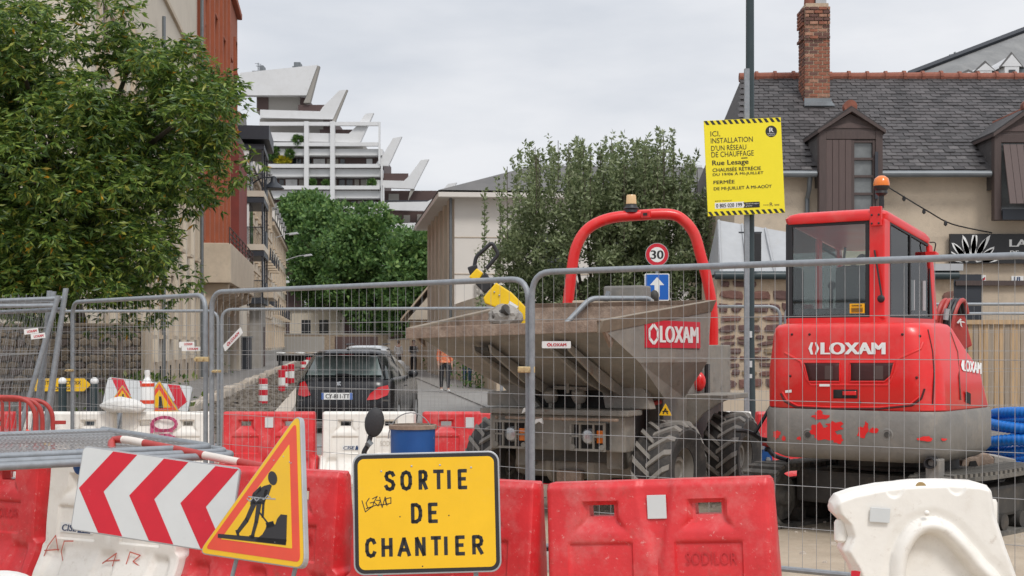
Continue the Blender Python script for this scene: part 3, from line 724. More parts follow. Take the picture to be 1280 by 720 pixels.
# ---------------- white hipped building on the right of the street ----------------
B0 = W(568, 430, 62); wb = root('hipped_building', 'white rendered building with grey hipped slate roof behind the tall shrub', 'building', (B0.x, B0.y, 0))
zE = W(0, 248, 62).z; sd = Vector((-.125, 1, 0)).normalized(); fd = Vector((1, .08, 0)).normalized()
LW, LS = 13.5, 17
mb = MB(); mb.prism([(0, 0, 0), tuple(fd*LW), tuple(fd*LW+sd*LS), tuple(sd*LS)], (0, 0, zE)); wall = mb.build('wall', M['whitewall'], wb)
ov = .75
A = [-fd*ov-sd*ov, fd*(LW+ov)-sd*ov, fd*(LW+ov)+sd*(LS+ov), -fd*ov+sd*(LS+ov)]
mb = MB(); mb.prism([a+Vector((0, 0, zE)) for a in A], (0, 0, .2)); mb.build('eaves', M['whitewall'], wb)
rz = zE+.285; ht = W(0, 207, 66).z
q = 3.9; Rr = [fd*q+sd*q, fd*(LW-q*.4)+sd*q, fd*(LW-q*.4)+sd*(LS-q), fd*q+sd*(LS-q)]
mb = MB(); mb.add([a+Vector((0, 0, rz)) for a in A]+[a+Vector((0, 0, ht)) for a in Rr], [(0, 1, 5, 4), (1, 2, 6, 5), (2, 3, 7, 6), (3, 0, 4, 7), (4, 5, 6, 7), (3, 2, 1, 0)])
rf = mb.build('roof', M['slate3'], wb)
MB().tube([Rr[0]+Vector((0, 0, ht)), Rr[1]+Vector((0, 0, ht))], .14, 6).build('ridge_cap', M['palemetal'], rf)
for k in range(4): mb = MB(); mb.prism([fd*0+Vector((0, -.03, 1.4+k*1.6)), fd*LW+Vector((0, -.03, 1.4+k*1.6)), fd*LW+Vector((0, -.03, 1.43+k*1.6)), Vector((0, -.03, 1.43+k*1.6))], (0, .02, 0)); mb.build('joint', M['stucco3'], wall)
for k in range(6):
    c = sd*(.9+k*2.7); mb = MB(); mb.box((c.x-.1, c.y, zE/2), (.22, .9, zE-.01), Matrix.Rotation(.124, 3, 'Z')); mb.build('pilaster', M['stucco2'], wb)
    c = sd*(2.2+k*2.7); mb = MB(); mb.box((c.x-.02, c.y, 4.6), (.08, 1.1, 5.4), Matrix.Rotation(.124, 3, 'Z')); mb.build('window', M['bronze'], wb)
MB().tube([(-.16, -.12, .2), (-.16, -.12, zE)], .07, 7).build('downpipe', M['zinc'], wb, smooth=True)
Mf = frame((B0.x*0+.0, -.05, 0), (1, .08, 0), (0, 0, 1))
text('lettering', 'BR', M['greywall'], wb, Mf, (593-568)*62/F, W(0, 374, 62).z, (613-568)*62/F, W(0, 355, 62).z, bold=.03, depth=.02)
for k in range(3):
    w_ = MB().bx(3.6+k*3.2, 4.8+k*3.2, .12+k*.25, .2+k*.25, 4.0, 6.4).build('window', M['glassdark'], wb)
sh_ = root('lean_to_shed', 'beige lean-to shed with sloping roof against the white building', 'shed', W(512, 430, 84).xy.to_3d())
s_ = 84/F; MB().bx(0, 36*s_, 0, 4, 0, 3.2).build('wall', M['stucco3'], sh_)
mb = MB(); mb.prism([(-.1, -.25, 3.0), (34*s_, -.25, 4.9), (40*s_, -.25, 4.9), (40*s_, -.25, 3.0)], (0, 4.4, 0)); mb.build('gable', M['stucco2'], sh_)
mb = MB(); mb.prism([(-.5, -.5, 2.9), (26*s_, -.5, 4.98), (40*s_, -.5, 4.98), (40*s_, -.5, 5.12), (26*s_, -.5, 5.12), (-.5, -.5, 3.04)], (0, 5, 0)); mb.build('roof', M['stucco3'], sh_)
rw = root('boundary_wall', 'beige wall along the right footway behind the pedestrians', 'wall', (5.25-.125*46, 46, 0), math.atan2(1, -.125))
MB().bx(0, 95, -.3, 0, 0, 1.9).build('wall', M['stucco3'], rw); MB().bx(-.05, 95, -.34, .04, 1.9, 2.0).build('coping', M['concrete'], rw)
MB().bx(.1, 22, -.28, -.02, 2.0, 3.3).build('upper_wall', M['stucco2'], rw)

# ---------------- terraced white tower ----------------
TY = 190.0
tw = root('terraced_tower', 'white terraced apartment building with stepped pointed concrete fins beyond the trees', 'building', W(400, 430, TY).xy.to_3d())
to = Vector(W(400, 430, TY).xy.to_3d())
def tp(px, py, d=0): v = W(px, py, TY)-to; return Vector((v.x, d, v.z))
def tbox(name, x0, x1, ya, yb, m, d0=0, d1=8, par=None):
    a = tp(x0, yb, 0); b_ = tp(x1, ya, 0); return MB().bx(a.x, b_.x, d0, d1, a.z, b_.z).build(name, M[m], par or tw)
def tpoly(name, pts, m, d0, d1, par=None):
    mb = MB(); mb.prism([tp(x, y, d0) for x, y in pts], (0, d1-d0, 0)); return mb.build(name, M[m], par or tw)
tbox('core', 322, 478, 193, 420, 'bronze', 2.2, 14)
tbox('core', 478, 556, 236, 420, 'bronze', 2.3, 14)
tbox('wall', 318, 374, 118, 138, 'greywall', 1.6, 12); tbox('wall', 322, 402, 146, 168, 'greywall', 1.6, 12); tbox('wall', 402, 416, 146, 168, 'bronze', 1.7, 12)
tbox('wall', 322, 452, 176, 194, 'greywall', 1.9, 12)
tbox('window', 319, 333, 119, 136, 'bronze', 1.5, 1.59); tbox('window', 373, 381, 119, 128, 'bronze', 1.5, 8)
tpoly('parapet', [(300, 91), (397, 81), (383, 119), (300, 119)], 'tallwhite', 0, 1.4); tpoly('fin', [(397, 82), (399, 82), (387, 128), (379, 128), (383, 119.5)], 'greywall', .2, 1.3)
tbox('roof_block', 310, 345, 83, 90, 'zinc', 3, 9); tbox('roof_block', 361, 371, 77, 84, 'zinc', 3, 6); tbox('vent', 363, 371, 72, 77, 'zinc', 3, 5); tbox('vent', 319, 324, 76, 83, 'zinc', 3, 5)
mb = MB(); mb.tube([tp(316, 84, 4), tp(316, 71, 4)], .06, 4); mb.tube([tp(312, 72, 4), tp(320, 73, 4)], .04, 4); mb.tube([tp(313, 75, 4), tp(319, 76, 4)], .04, 4); mb.build('antenna', M['zinc'], tw)
tpoly('parapet', [(325, 137), (400, 139), (403, 134), (424, 113), (433, 112), (416, 149), (325, 147)], 'tallwhite', 0, .9)
tpoly('fin', [(433, 112), (434.5, 112), (418, 154), (413, 154), (416, 149.3)], 'greywall', .1, .8)
tbox('railing', 372, 405, 130, 138, 'bronze', .6, .7)
tpoly('parapet', [(325, 165), (436, 167), (445, 158), (457, 142), (467, 141), (450, 178), (325, 176)], 'tallwhite', 0, .9)
tbox('railing', 399, 440, 161, 167, 'bronze', .6, .7); tbox('railing', 386, 412, 176.5, 179.5, 'bronze', .6, .7)
tpoly('fin', [(468, 206), (479, 192), (491, 172), (502, 170), (485, 207)], 'tallwhite', .4, 1.3)
tbox('railing', 479, 510, 216, 226, 'bronze', .6, .7)
tpoly('parapet', [(470, 225), (505, 226), (512, 219), (526, 200), (536, 199), (517, 236), (470, 234)], 'tallwhite', 0, .9)
tpoly('fin', [(513, 236), (518, 236), (510, 250), (512, 240)], 'greywall', .2, .8)
tpoly('parapet', [(468, 253), (534, 252), (545, 246), (560, 230), (571, 228), (552, 264), (468, 262)], 'tallwhite', 0, .9)
for (x0, x1, ya, yb) in ((484, 497, 240, 250), (484, 494, 268, 276), (503, 511, 267, 276), (520, 530, 266, 276)): tbox('shutter', x0, x1, ya, yb, 'greywall', 2.2, 2.28)
tbox('thin_rail', 478, 540, 250, 251.5, 'iron', .4, .5)
tpoly('parapet', [(470, 279), (556, 278), (556, 290), (470, 290)], 'tallwhite', 0, .9); tpoly('parapet', [(470, 306), (556, 305), (556, 317), (470, 317)], 'tallwhite', 0, .9)
for i, y in enumerate((185, 211, 238, 264, 291, 318, 345)):
    if y > 186: tbox('parapet', 326, 478, y, y+9.5, 'tallwhite', .12+.01*i, 3)
    else: tbox('parapet', 326, 478, y+1, y+9, 'tallwhite', .12, 3)
for i, y in enumerate((153, 178.5, 205.5, 232.5, 258, 285, 312)): tbox('beam', 325, 475, y, y+4.6, 'tallwhite', -.5, .1)
for x0, x1 in ((381, 386.5), (413.5, 419)): tbox('column', x0, x1, 152.5, 420, 'tallwhite', -.7, .2)
for x0, x1, a, b_ in ((473.5, 475.5, 153, 206), (476.5, 478.5, 206, 262), (478, 480.5, 232, 420)): tbox('column', x0, x1, a, b_, 'tallwhite', -.6, .2)
rr_ = random.Random(9)
for fl, y in enumerate((194, 220, 247, 273.5, 300)):
    x = 336
    while x < 470:
        w_ = rr_.choice((7, 9, 12, 16)); 
        if rr_.random() < .72: 
            o = tbox('window', x, x+w_-1.5, y+2, y+11.5, rr_.choice(('glassdark', 'greywall', 'glassdark', 'tallwhite')), 2.08, 2.19)
            if w_ > 9: tbox('mullion', x+w_/2-1, x+w_/2-.4, y+2, y+11.5, 'tallwhite', 2.0, 2.07, par=o)
        x += w_+1
for px, py, r_, dn in ((340, 190, 8, 240), (373, 176, 6, 160), (362, 192, 4, 100), (390, 228, 3, 60), (408, 230, 4, 60), (465, 229, 4, 60)):
    c = W(px, py, TY); rs = np.random.RandomState(int(px)); n_ = dn*3
    d = nrmz(rs.normal(size=(n_, 3))); B = d*(r_*TY/F)*rs.random(n_)[:, None]**.4; Ln = np.full(n_, .45); V, Fc = leaf_arrays(B, d, Ln, Ln*.6, .1, rs)
    o = inst('planter_shrub', np_mesh('planter_shrub', V, Fc, M['leaf_c']), None, (c.x, TY+.1, c.z)); tag(o, {340: 'round dark shrub on the left end of a tower terrace', 373: 'shrub between the columns on the upper tower terrace', 362: 'small spiky shrub beside the tower column', 390: 'small shrub at a lower tower window, left one', 408: 'small shrub at a lower tower window, middle one', 465: 'small shrub at the right end of a tower terrace'}[px], 'shrub')
c = W(353, 200, TY); rs = np.random.RandomState(1); d = nrmz(rs.normal(size=(300, 3))); B = d*np.array([1.1, .5, .35])*rs.random(300)[:, None]**.4; Ln = np.full(300, .4); V, Fc = leaf_arrays(B, d, Ln, Ln*.6, .1, rs)
M['leaf_y'] = leafmat('yellow leaves', [(0, (.3, .3, .02)), (1, (.6, .5, .03))], .2)
tag(inst('planter_shrub', np_mesh('planter_shrub', V, Fc, M['leaf_y']), None, (c.x, TY+.1, c.z)), 'low bright yellow shrub spilling over a tower terrace', 'shrub')

# ---------------- house on the right ----------------
HY = 27.0
hx0 = W(918, 430, HY).x; hx1 = 13.2; ho = Vector((hx0, HY, 0))
hs = root('slate_roof_house', 'old cream stucco house with grey slate roof, brown dormers and brick chimney', 'house', tuple(ho))
ez = W(0, 219, HY).z
MB().bx(0, hx1-hx0, 0, 7, 0, ez).build('wall', M['stucco'], hs)
M['slate_isl'] = mat('slate mixed', (.058, .052, .052), .62, var=.3, scale=2.2, dirt=[((.27, .255, .24), .66, .78, 12, .6)])
_t = M['slate_isl'].node_tree; _b = _t.nodes['Principled BSDF']; _g = _t.nodes.new('ShaderNodeNewGeometry'); _x = _t.nodes.new('ShaderNodeMapRange'); _x.inputs['To Min'].default_value = .6; _x.inputs['To Max'].default_value = 1.45
_m = _t.nodes.new('ShaderNodeVectorMath'); _m.operation = 'SCALE'; _s = _b.inputs['Base Color'].links[0].from_socket; _t.links.new(_s, _m.inputs[0]); _t.links.new(_g.outputs['Random Per Island'], _x.inputs['Value']); _t.links.new(_x.outputs[0], _m.inputs['Scale']); _t.links.new(_m.outputs[0], _b.inputs['Base Color'])
# slate roof: eave (y=-.3, z=ez) up to the ridge
ey, ry = -.32, 3.5; rzz = 7.26
e0 = Vector((0, ey, ez+.05)); u = Vector((0, ry-ey, rzz-ez-.05)); ul = u.length; un = u.normalized(); nn = Vector((0, -un.z, un.y))
skew = .70
mb = MB(); mb.add([e0, e0+Vector((hx1-hx0, 0, 0)), e0+Vector((hx1-hx0, 0, 0))+u, e0+Vector((skew, 0, 0))+u, (0, 7.3, ez+.05), (hx1-hx0, 7.3, ez+.05)],
                  [(0, 1, 2, 3), (3, 2, 5, 4), (0, 3, 4), (1, 5, 2)]); roof = mb.build('roof', M['slate_isl'], hs)
rows = 30; ex = ul/rows; sw = .205
def slate_me(m):
    b_ = MB(); b_.add([(-.5, 0, .010), (.5, 0, .010), (.5, 1.3, .0), (-.5, 1.3, .0), (-.5, 0, 0.002), (.5, 0, 0.002)], [(0, 1, 2, 3), (4, 5, 1, 0)]); return b_.mesh('slate', m)
sls = [slate_me(M['slate']), slate_me(M['slate']), slate_me(M['slate2'])]
Ms = Matrix(((1, un.x, nn.x, 0), (0, un.y, nn.y, 0), (0, un.z, nn.z, 0), (0, 0, 0, 1)))
rnd = random.Random(2); rest = MB(); nsl = 0
dz = [(W(1017, 0, HY).x-hx0, W(1095, 0, HY).x-hx0), (W(1232, 0, HY).x-hx0, W(1320, 0, HY).x-hx0)]
dtop = 1.75
for r_ in range(rows):
    t_ = r_/rows; xs = skew*t_; x = xs+(.5*sw if r_ % 2 else 0)-.02
    while x < hx1-hx0:
        base = e0+un*(r_*ex)+nn*(.012+rnd.uniform(0, .006)); xc = x+sw/2; ind = False
        if r_ > 0: base = base
        for (a, b_) in dz:
            top = dtop*(1-abs(xc-(a+b_)/2)/((b_-a)/2))*.55+.75
            if a-.05 < xc < b_+.05 and r_*ex < top: ind = True
        if not ind:
            Mx = Matrix.Translation(base+Vector((xc, 0, 0))) @ Ms @ Matrix.Rotation(rnd.uniform(-.03, .03), 4, 'Z') @ Matrix.Diagonal((sw*.94, ex*rnd.uniform(.96, 1.04), rnd.uniform(.8, 1.8), 1))
            if nsl < 295 and x < 9: inst('slate', rnd.choice(sls), roof, mtx=Mx); nsl += 1
            else: rest.add([Mx @ Vector(p) for p in ((-.5, 0, .010), (.5, 0, .010), (.5, 1.3, .0), (-.5, 1.3, .0), (-.5, 0, 0.002), (.5, 0, 0.002))], [(0, 1, 2, 3), (4, 5, 1, 0)])
        x += sw
stuff(rest.build('slates', M['slate_isl'], roof, weld=False, recalc=False))
rt = MB().tube([(0, 0, 0), (.335, 0, 0), (.34, 0, 0), (.40, 0, 0)], [.10, .105, .135, .135], 12).mesh('ridge_tile', M['ridge'])
x = skew-.05; k = 0
while x < hx1-hx0:
    inst('ridge_tile', rt, roof, (x, ry, rzz+.02-.012*(x)*.0+rnd.uniform(-.008, .008)), (0, rnd.uniform(-.01, .01), 0)); x += .395
for (a, b_) in ((0, dz[0][0]), (dz[0][1], dz[1][0])):
    MB().tube([(a-.04, ey-.06, ez-.02), (b_-.02, ey-.06, ez-.02)], .065, 10).build('gutter', M['zinc'], hs, smooth=True)
x_ = W(1008, 0, HY).x-hx0
MB().tube([(x_, ey-.02, ez-.05), (x_, -.25, ez-.3), (x_, -.08, ez-.45), (x_, -.08, 2.8)], .045, 8).build('downpipe', M['zinc'], hs, smooth=True)
# chimney of single bricks
cx0, cx1 = W(1006, 0, 29.3).x-hx0, W(1038, 0, 29.3).x-hx0; cy0, cy1 = 2.3, 2.95; cz0, cz1 = 6.35, 8.52
ch = MB().bx(cx0+.012, cx1-.012, cy0+.012, cy1-.012, cz0, cz1).build('chimney', M['mortar'], hs)
bl, bh = .185, .0745; bm_ = MB().box((0, 0, 0), (1, 1, 1))
bmes = [bm_.mesh('brick', M[k]) for k in ('brick', 'brick', 'brick2', 'brick3', 'brick')]
nb = 0; zz = cz0+bh/2; r_ = 0; cw = cx1-cx0; cd = cy1-cy0
while zz < cz1-.03:
    pr = .035 if (r_ > 23 or r_ == 20) else 0
    off = 0 if r_ % 2 else -bl/2; x = off
    while x < cw-.01:
        a = max(x, 0); b_ = min(x+bl, cw)
        if b_-a > .03:
            pool = bmes if zz < 7.7 else [bmes[2], bmes[2], bmes[0], bmes[3]]
            inst('brick', rnd.choice(pool), ch, (cx0+(a+b_)/2, cy0+.03-pr, zz), (0, 0, 0), (b_-a-.02, .06+rnd.uniform(0, .006), bh-.02)); nb += 1
        x += bl
    off = -bl/2 if r_ % 2 else 0; y = off+.065
    while y < cd-.01:
        a = max(y, .065); b_ = min(y+bl, cd)
        if b_-a > .03: inst('brick', rnd.choice(bmes[:3] if zz < 7.7 else [bmes[2], bmes[0]]), ch, (cx0+.03-pr, cy0+(a+b_)/2, zz), (0, 0, 0), (.06+rnd.uniform(0, .006), b_-a-.02, bh-.02)); nb += 1
        y += bl
    zz += bh; r_ += 1
MB().box(((cx0+cx1)/2, (cy0+cy1)/2, cz1+.03), (cw-.06, cd-.06, .08)).build('cap', M['mortar'], ch)
MB().lathe([(.12, 0), (.10, .3), (.11, .31)], 12, ((cx0+cx1)/2-.1, (cy0+cy1)/2, cz1+.06)).build('chimney_pot', M['ridge'], ch, smooth=True)
MB().box(((cx0+cx1)/2+.12, (cy0+cy1)/2, cz1+.17), (.22, .22, .2)).build('cowl', M['palemetal'], ch)
mb = MB(); mb.prism([(cx0-.02, cy0-.045, 6.60), (cx1+.01, cy0-.045, 6.60), (cx1+.01, cy0-.05, 6.54), (cx1+.05, cy0-.20, 6.42), (cx0-.05, cy0-.20, 6.42), (cx0-.02, cy0-.05, 6.54)], nn*.02); mb.build('flashing', M['zinc'], ch)
# dormers
def dormer(a, b_, zb, ze, zp, second=False):
    w_ = b_-a; f = -.44; pd = 2.5
    mb = MB()
    for (x0, x1) in ((a, a+.13), (b_-.13, b_)): mb.bx(x0, x1, f-.06, f+.12, zb, ze)
    mb.bx(a+.13, b_-.13, f-.05, f+.12, ze-.16, ze); mb.bx(a+.13, b_-.13, f-.1, f+.1, zb, zb+.09)
    d = mb.build('dormer', M['wood_br'], hs, bevel=.008)
    MB().bx(a+.02, a+.06, f+.121, f+pd, zb+.6, ze).build('cheek', M['slate2'], d); MB().bx(b_-.06, b_-.02, f+.121, f+pd, zb+.6, ze).build('cheek', M['slate2'], d)
    c = (a+b_)/2
    mb = MB(); mb.prism([(a-.0, f-.02, ze+.002), (b_+.0, f-.02, ze+.002), (c, f-.02, zp-.08)], (0, .1, 0)); mb.build('pediment', M['wood_br'], d)
    mb = MB(); mb.prism([(a+.16, f-.035, ze+.05), (b_-.16, f-.035, ze+.05), (c, f-.035, zp-.24)], (0, .012, 0)); mb.build('pediment_panel', M['shutter'], d)
    for s in (-1, 1):
        e_ = c+s*(w_/2+.04); mb = MB(); mb.prism([(c, f-.14, zp-.05), (e_, f-.14, ze-.06), (e_, f-.14, ze+.0), (c, f-.14, zp+.03)], (0, pd, 0)); mb.build('dormer_roof', M['wood_br'], d)
        mb = MB(); mb.prism([(c, f-.10, zp+.033), (e_, f-.10, ze+.003), (e_, f-.10, ze+.03), (c, f-.10, zp+.06)], (0, pd, 0)); mb.build('slating', M['slate'], d)
    MB().lathe([(.12, -.09), (.125, .09)], 14, (c, f+.05, zp+.06), Matrix.Rotation(R(90), 3, 'X')).build('ridge_tile', M['ridge'], d, smooth=True)
    MB().tube([(c, f+.16, zp+.03), (c, f+pd, zp+.03)], .05, 8).build('hip_roll', M['ridge' if second else 'slate'], d, smooth=True)
    # window and shutters
    x0, x1 = a+.13, b_-.13
    MB().bx(x0, x1, f+.03, f+.05, zb+.09, ze-.16).build('pane', M['glassgrey'], d)
    if not second:
        xm = x0+(x1-x0)*.52
        for k in range(4):
            xa = x0+k*(xm-x0)/4; MB().bx(xa+.004, xa+(xm-x0)/4-.004, f-.04, f+.0, zb+.1, ze-.17).build('shutter_board', M['shutter'], d)
        fr = MB(); fr.bx(xm, xm+.05, f-.03, f+.025, zb+.1, ze-.17); fr.bx(x1-.05, x1, f-.03, f+.025, zb+.1, ze-.17)
        for q in range(5): zq = zb+.1+(ze-.27-zb-.05)*q/4; fr.bx(xm+.051, x1-.051, f-.025, f+.02, zq, zq+.045)
        fr.build('window_frame', M['wood_br'], d)
        MB().bx(x1-.02, x1+.035, f-.09, f-.065, zb+.35, ze-.4).build('hinge', M['iron'], d)
    else:
        for k in range(9):
            xa = x0+.05+k*.125; mb = MB(); mb.prism([(xa, f-.10-.28, zb+.28), (xa+.118, f-.10-.28, zb+.28), (xa+.10, f-.07, ze-.2), (xa-.018, f-.07, ze-.2)], (0, .03, 0)); mb.build('shutter_slat', M['shutter'], d)
        MB().bx(x0, x1, f-.14, f-.101, zb+.0, zb+.2).build('sill_board', M['iron'], d)
dormer(dz[0][0], dz[0][1], W(0, 275, HY).z, W(0, 168, HY).z, W(0, 142, HY).z)
dormer(dz[1][0], dz[1][1], W(0, 278, HY).z, W(0, 172, HY).z, W(0, 141, HY).z, True)
# lower storey: door, beam
MB().bx(W(1188, 0, HY).x-hx0, W(1226, 0, HY).x-hx0, -.05, -.004, .1, W(0, 343, HY).z).build('door', M['iron'], hs)
MB().bx(W(1193, 0, HY).x-hx0, hx1-hx0, -.10, -.052, W(0, 357, HY).z, W(0, 351, HY).z).build('beam', M['wood_br'], hs)
no = MB().bx(W(1264, 0, HY).x-hx0, W(1279, 0, HY).x-hx0, -.02, -.004, W(0, 353, HY).z, W(0, 345, HY).z).build('number_plate', M['white'], hs)
text('number', '18', M['navy'], hs, frame((0, -.022, 0), (1, 0, 0), (0, 0, 1)), W(1267, 0, HY).x-hx0, W(0, 351.5, HY).z, W(1275, 0, HY).x-hx0, W(0, 346, HY).z, bold=.03)
pt = MB().bx(W(1222, 0, HY).x-hx0, W(1232, 0, HY).x-hx0, -.02, -.004, W(0, 352.5, HY).z, W(0, 344, HY).z).build('notice', M['white'], hs)
mb = MB(); mb.prism([(W(1223, 0, HY).x-hx0, -.024, W(0, 352, HY).z), (W(1226, 0, HY).x-hx0, -.024, W(0, 352, HY).z), (W(1231, 0, HY).x-hx0, -.024, W(0, 346, HY).z), (W(1231, 0, HY).x-hx0, -.024, W(0, 349.5, HY).z-.0)], (0, .003, 0)); mb.build('notice_stripe', M['red_refl'], hs)
# shop sign
zs = [W(0, 329, 26.8).z, W(0, 292, 26.8).z]
ss = root('shop_sign', 'black shop sign with white petal drawing and lettering on the stucco house', 'sign', (W(1189, 0, 26.8).x, 26.9, zs[0]))
sh2 = zs[1]-zs[0]; sl2 = 3.0
MB().bx(0, sl2, -.04, .04, 0, sh2).build('board', M['black'], ss)
Msg = frame((0, -.042, 0), (1, 0, 0), (0, 0, 1))
mb = MB(); rnd = random.Random(4); sc_ = 26.8/F
for i in range(17):
    a = R(2+i*11); c0x, c0y = 27*sc_, -3*sc_
    l0, l1 = 7*sc_, rnd.uniform(36, 50)*sc_
    ptsL, ptsR = [], []
    for k in range(7):
        q = k/6; rr = l0+(l1-l0)*q; ww = (3.3*math.sin(math.pi*min(1, q*1.02))**.7)*sc_; aa = a+.25*math.sin(q*2)*(1 if i % 2 else -1)*.5
        cxx = c0x+rr*math.cos(aa); cyy = c0y+rr*math.sin(aa)*.95
        nx, ny = -math.sin(aa), math.cos(aa); ptsL.append((cxx+nx*ww, cyy+ny*ww)); ptsR.append((cxx-nx*ww, cyy-ny*ww))
    P_ = ptsL+ptsR[::-1]; P_ = [(min(max(x, .02), 66*sc_), min(max(y, .02), sh2-.02)) for x, y in P_]
    for k in range(6):
        qd = [P_[k], P_[k+1], P_[12-k], P_[13-k]]
        mb.add([Msg @ Vector((x, y, .003)) for x, y in qd], [(0, 1, 2, 3)])
mb.build('petal_print', M['white'], ss, weld=False, recalc=False)
text('lettering', 'LA', M['white'], ss, Msg, (1263-1189)*sc_, (329-308)*sc_, (1286-1189)*sc_, (329-299)*sc_, bold=.03)
text('lettering', 'DE', M['white'], ss, Msg, (1264-1189)*sc_, (329-318)*sc_, (1275-1189)*sc_, (329-313)*sc_, bold=.03)
# string lights cable
sl_ = root('string_lights', 'thin black cable of bulbs sagging across the stucco wall', 'cable', W(1108, 232, 26.5))
o0 = W(1108, 232, 26.5); pts = catmull([W(1104, 230, 26.5)-o0, W(1130, 246, 26.5)-o0, W(1160, 264, 26.6)-o0, W(1190, 280, 26.8)-o0, W(1240, 291, 26.8)-o0], 5)
MB().tube(pts, .013, 4).build('cable', M['black'], sl_)
for px, py in ((1130, 248), (1182, 279), (1155, 264)): MB().lathe([(.01, .05), (.03, .02), (.035, -.03), (0, -.06)], 8, W(px, py, 26.6)-o0).build('bulb', M['black'], sl_)
# lean-to of irregular stones
LY = 25.0; lx0, lx1 = W(896, 0, LY).x, W(1192, 0, LY).x; lz = W(0, 346, LY).z
lt = root('stone_lean_to', 'lean-to of purple brown stones in wide cream mortar with pale metal top', 'outbuilding', (lx0, LY, 0))
MB().bx(0, lx1-lx0, 0, HY-LY-.03, .0, lz).build('mortar_wall', M['mortar'], lt)
MB().bx(-.01, lx1-lx0+.02, -.05, -.003, 0, W(0, 488, LY).z).build('plinth', M['stucco3'], lt)
rnd = random.Random(12); z = W(0, 486, LY).z; npc = 0
while z < lz-.06:
    h = min(rnd.choice((.09, .13, .17, .2)), lz-z-.02); x = rnd.uniform(0.02, .08)
    while x < lx1-lx0-.1:
        w_ = rnd.uniform(.14, .48) if h > .1 else rnd.uniform(.12, .34)
        if x < 1.35 or x > 3.75:
            if rnd.random() < .9 and x+w_ < lx1-lx0: inst('stone', rnd.choice(SA+SB+SB+SA+SCC[:2]), lt, (x+w_/2, -.005, z+h/2+rnd.uniform(-.01, .01)), (0, rnd.uniform(-.06, .06), 0), (w_, .07, h*.86)); npc += 1
        x += w_+rnd.uniform(.02, .07)
    z += h+rnd.uniform(.015, .04)
MB().tube([(-.05, -.12, lz+.02), (lx1-lx0+.05, -.12, lz+.02)], .075, 10).build('gutter', M['pole'], lt, smooth=True)
mb = MB(); zt = W(0, 276, HY).z
mb.prism([(0.05, -.1, lz+.07), (lx1-lx0, -.1, lz+.07), (lx1-lx0, HY-LY-.06, lz+.45), (1.4, HY-LY-.06, zt-.12), (.22, HY-LY-.06, zt)], (0, 0, .02)); 
mb = MB(); A0 = Vector((.03, -.1, lz+.07)); B0_ = Vector((1.55, -.1, lz+.07)); C0_ = Vector((1.5, .9, W(0, 291, LY+.9).z)); D0_ = Vector((.14, .9, W(0, 275, LY+.9).z))
mb.add([A0, B0_, C0_, D0_, A0+Vector((0, 1.8, 0)), B0_+Vector((0, 1.8, 0))], [(0, 1, 2, 3), (0, 3, 4), (1, 5, 2), (3, 2, 5, 4)]); pm = mb.build('metal_hood', M['palemetal'], lt)
for k in range(4):
    a_ = A0.lerp(B0_, .02+k*.31); b_ = D0_.lerp(C0_, .02+k*.31); MB().tube([a_+Vector((0, -.02, 0)), b_+Vector((0, -.02, 0))], .022, 5).build('seam', M['palemetal'], pm)
mb = MB(); mb.bx(3.75, 4.17+.1, -.2, .8, lz+.1, lz+.22); mb.build('canopy', M['palemetal'], lt)
MB().bx(1.6, lx1-lx0, -.1, 1.7, lz+.07, lz+.12).build('flat_roof', M['palemetal'], lt)
sg = root('banner_bracket', 'small dark swing sign on a bracket above the lean-to', 'sign', W(945, 310, 24.7)); o0 = W(945, 310, 24.7)
MB().box((0.03, 0, 0), (.12, .05, .52)).build('board', M['black'], sg, bevel=.01); MB().tube([(-.3, 0, .27), (.1, 0, .27)], .015, 5).build('bracket', M['iron'], sg)
# timber hoarding to the right
hd = root('timber_hoarding', 'upright timber board hoarding in front of the stucco house at the right', 'fence', (W(1178, 0, 25.8).x, 25.8, 0))
hz = W(0, 404, 25.8).z
for k in range(30):
    MB().bx(k*.095, k*.095+rnd.choice((.085, .075)), rnd.uniform(0, .02), .04, .05, hz+rnd.uniform(-.01, .01)).build('board', M['planks'] if k % 3 else M['planks2'], hd)
MB().bx(-.05, 3.0, -.04, -.005, hz-.02, hz+.06).build('rail', M['planks'], hd)
# distant big roof with dormers
dr_ = root('distant_roof_house', 'large grey zinc roofed building with white dormers behind the slate roof', 'building', W(1130, 430, 60).xy.to_3d()); o0 = Vector(W(1130, 430, 60).xy.to_3d())
def dp(px, py, Y): return W(px, py, Y)-o0
mb = MB(); a, b_, c, d = dp(1125, 97+20, 58), dp(1330, 97+20, 52), dp(1330, 22, 62), dp(1136, 96, 62)
ex_ = Vector((0, 10, 0)); mb.add([a, b_, c, d, a+ex_*1.2, b_+ex_*1.5, Vector((a.x, a.y, 0)), Vector((b_.x, b_.y, 0)), Vector((b_.x, b_.y+15, 0)), Vector((a.x, a.y+12, 0))], [(0, 1, 2, 3), (3, 2, 5, 4), (6, 7, 1, 0), (7, 8, 5, 1), (1, 5, 2), (0, 3, 4), (9, 6, 0, 4)])
rf2 = mb.build('roof', mat('weathered zinc roof', (.19, .19, .185), .6, var=.25, scale=1.2, stretch=(1.5, .3, .3), dirt=((.36, .35, .33), .5, .7, 1.5, .5)), dr_)
MB().tube([d+Vector((0, 0, .1)), c+Vector((0, 0, .1))], .16, 5).build('verge', M['iron'], rf2)
MB().tube([d+Vector((.5, -.3, -.25)), c+Vector((.5, -.3, -.45))], .08, 5).build('verge_strip', M['palemetal'], rf2)
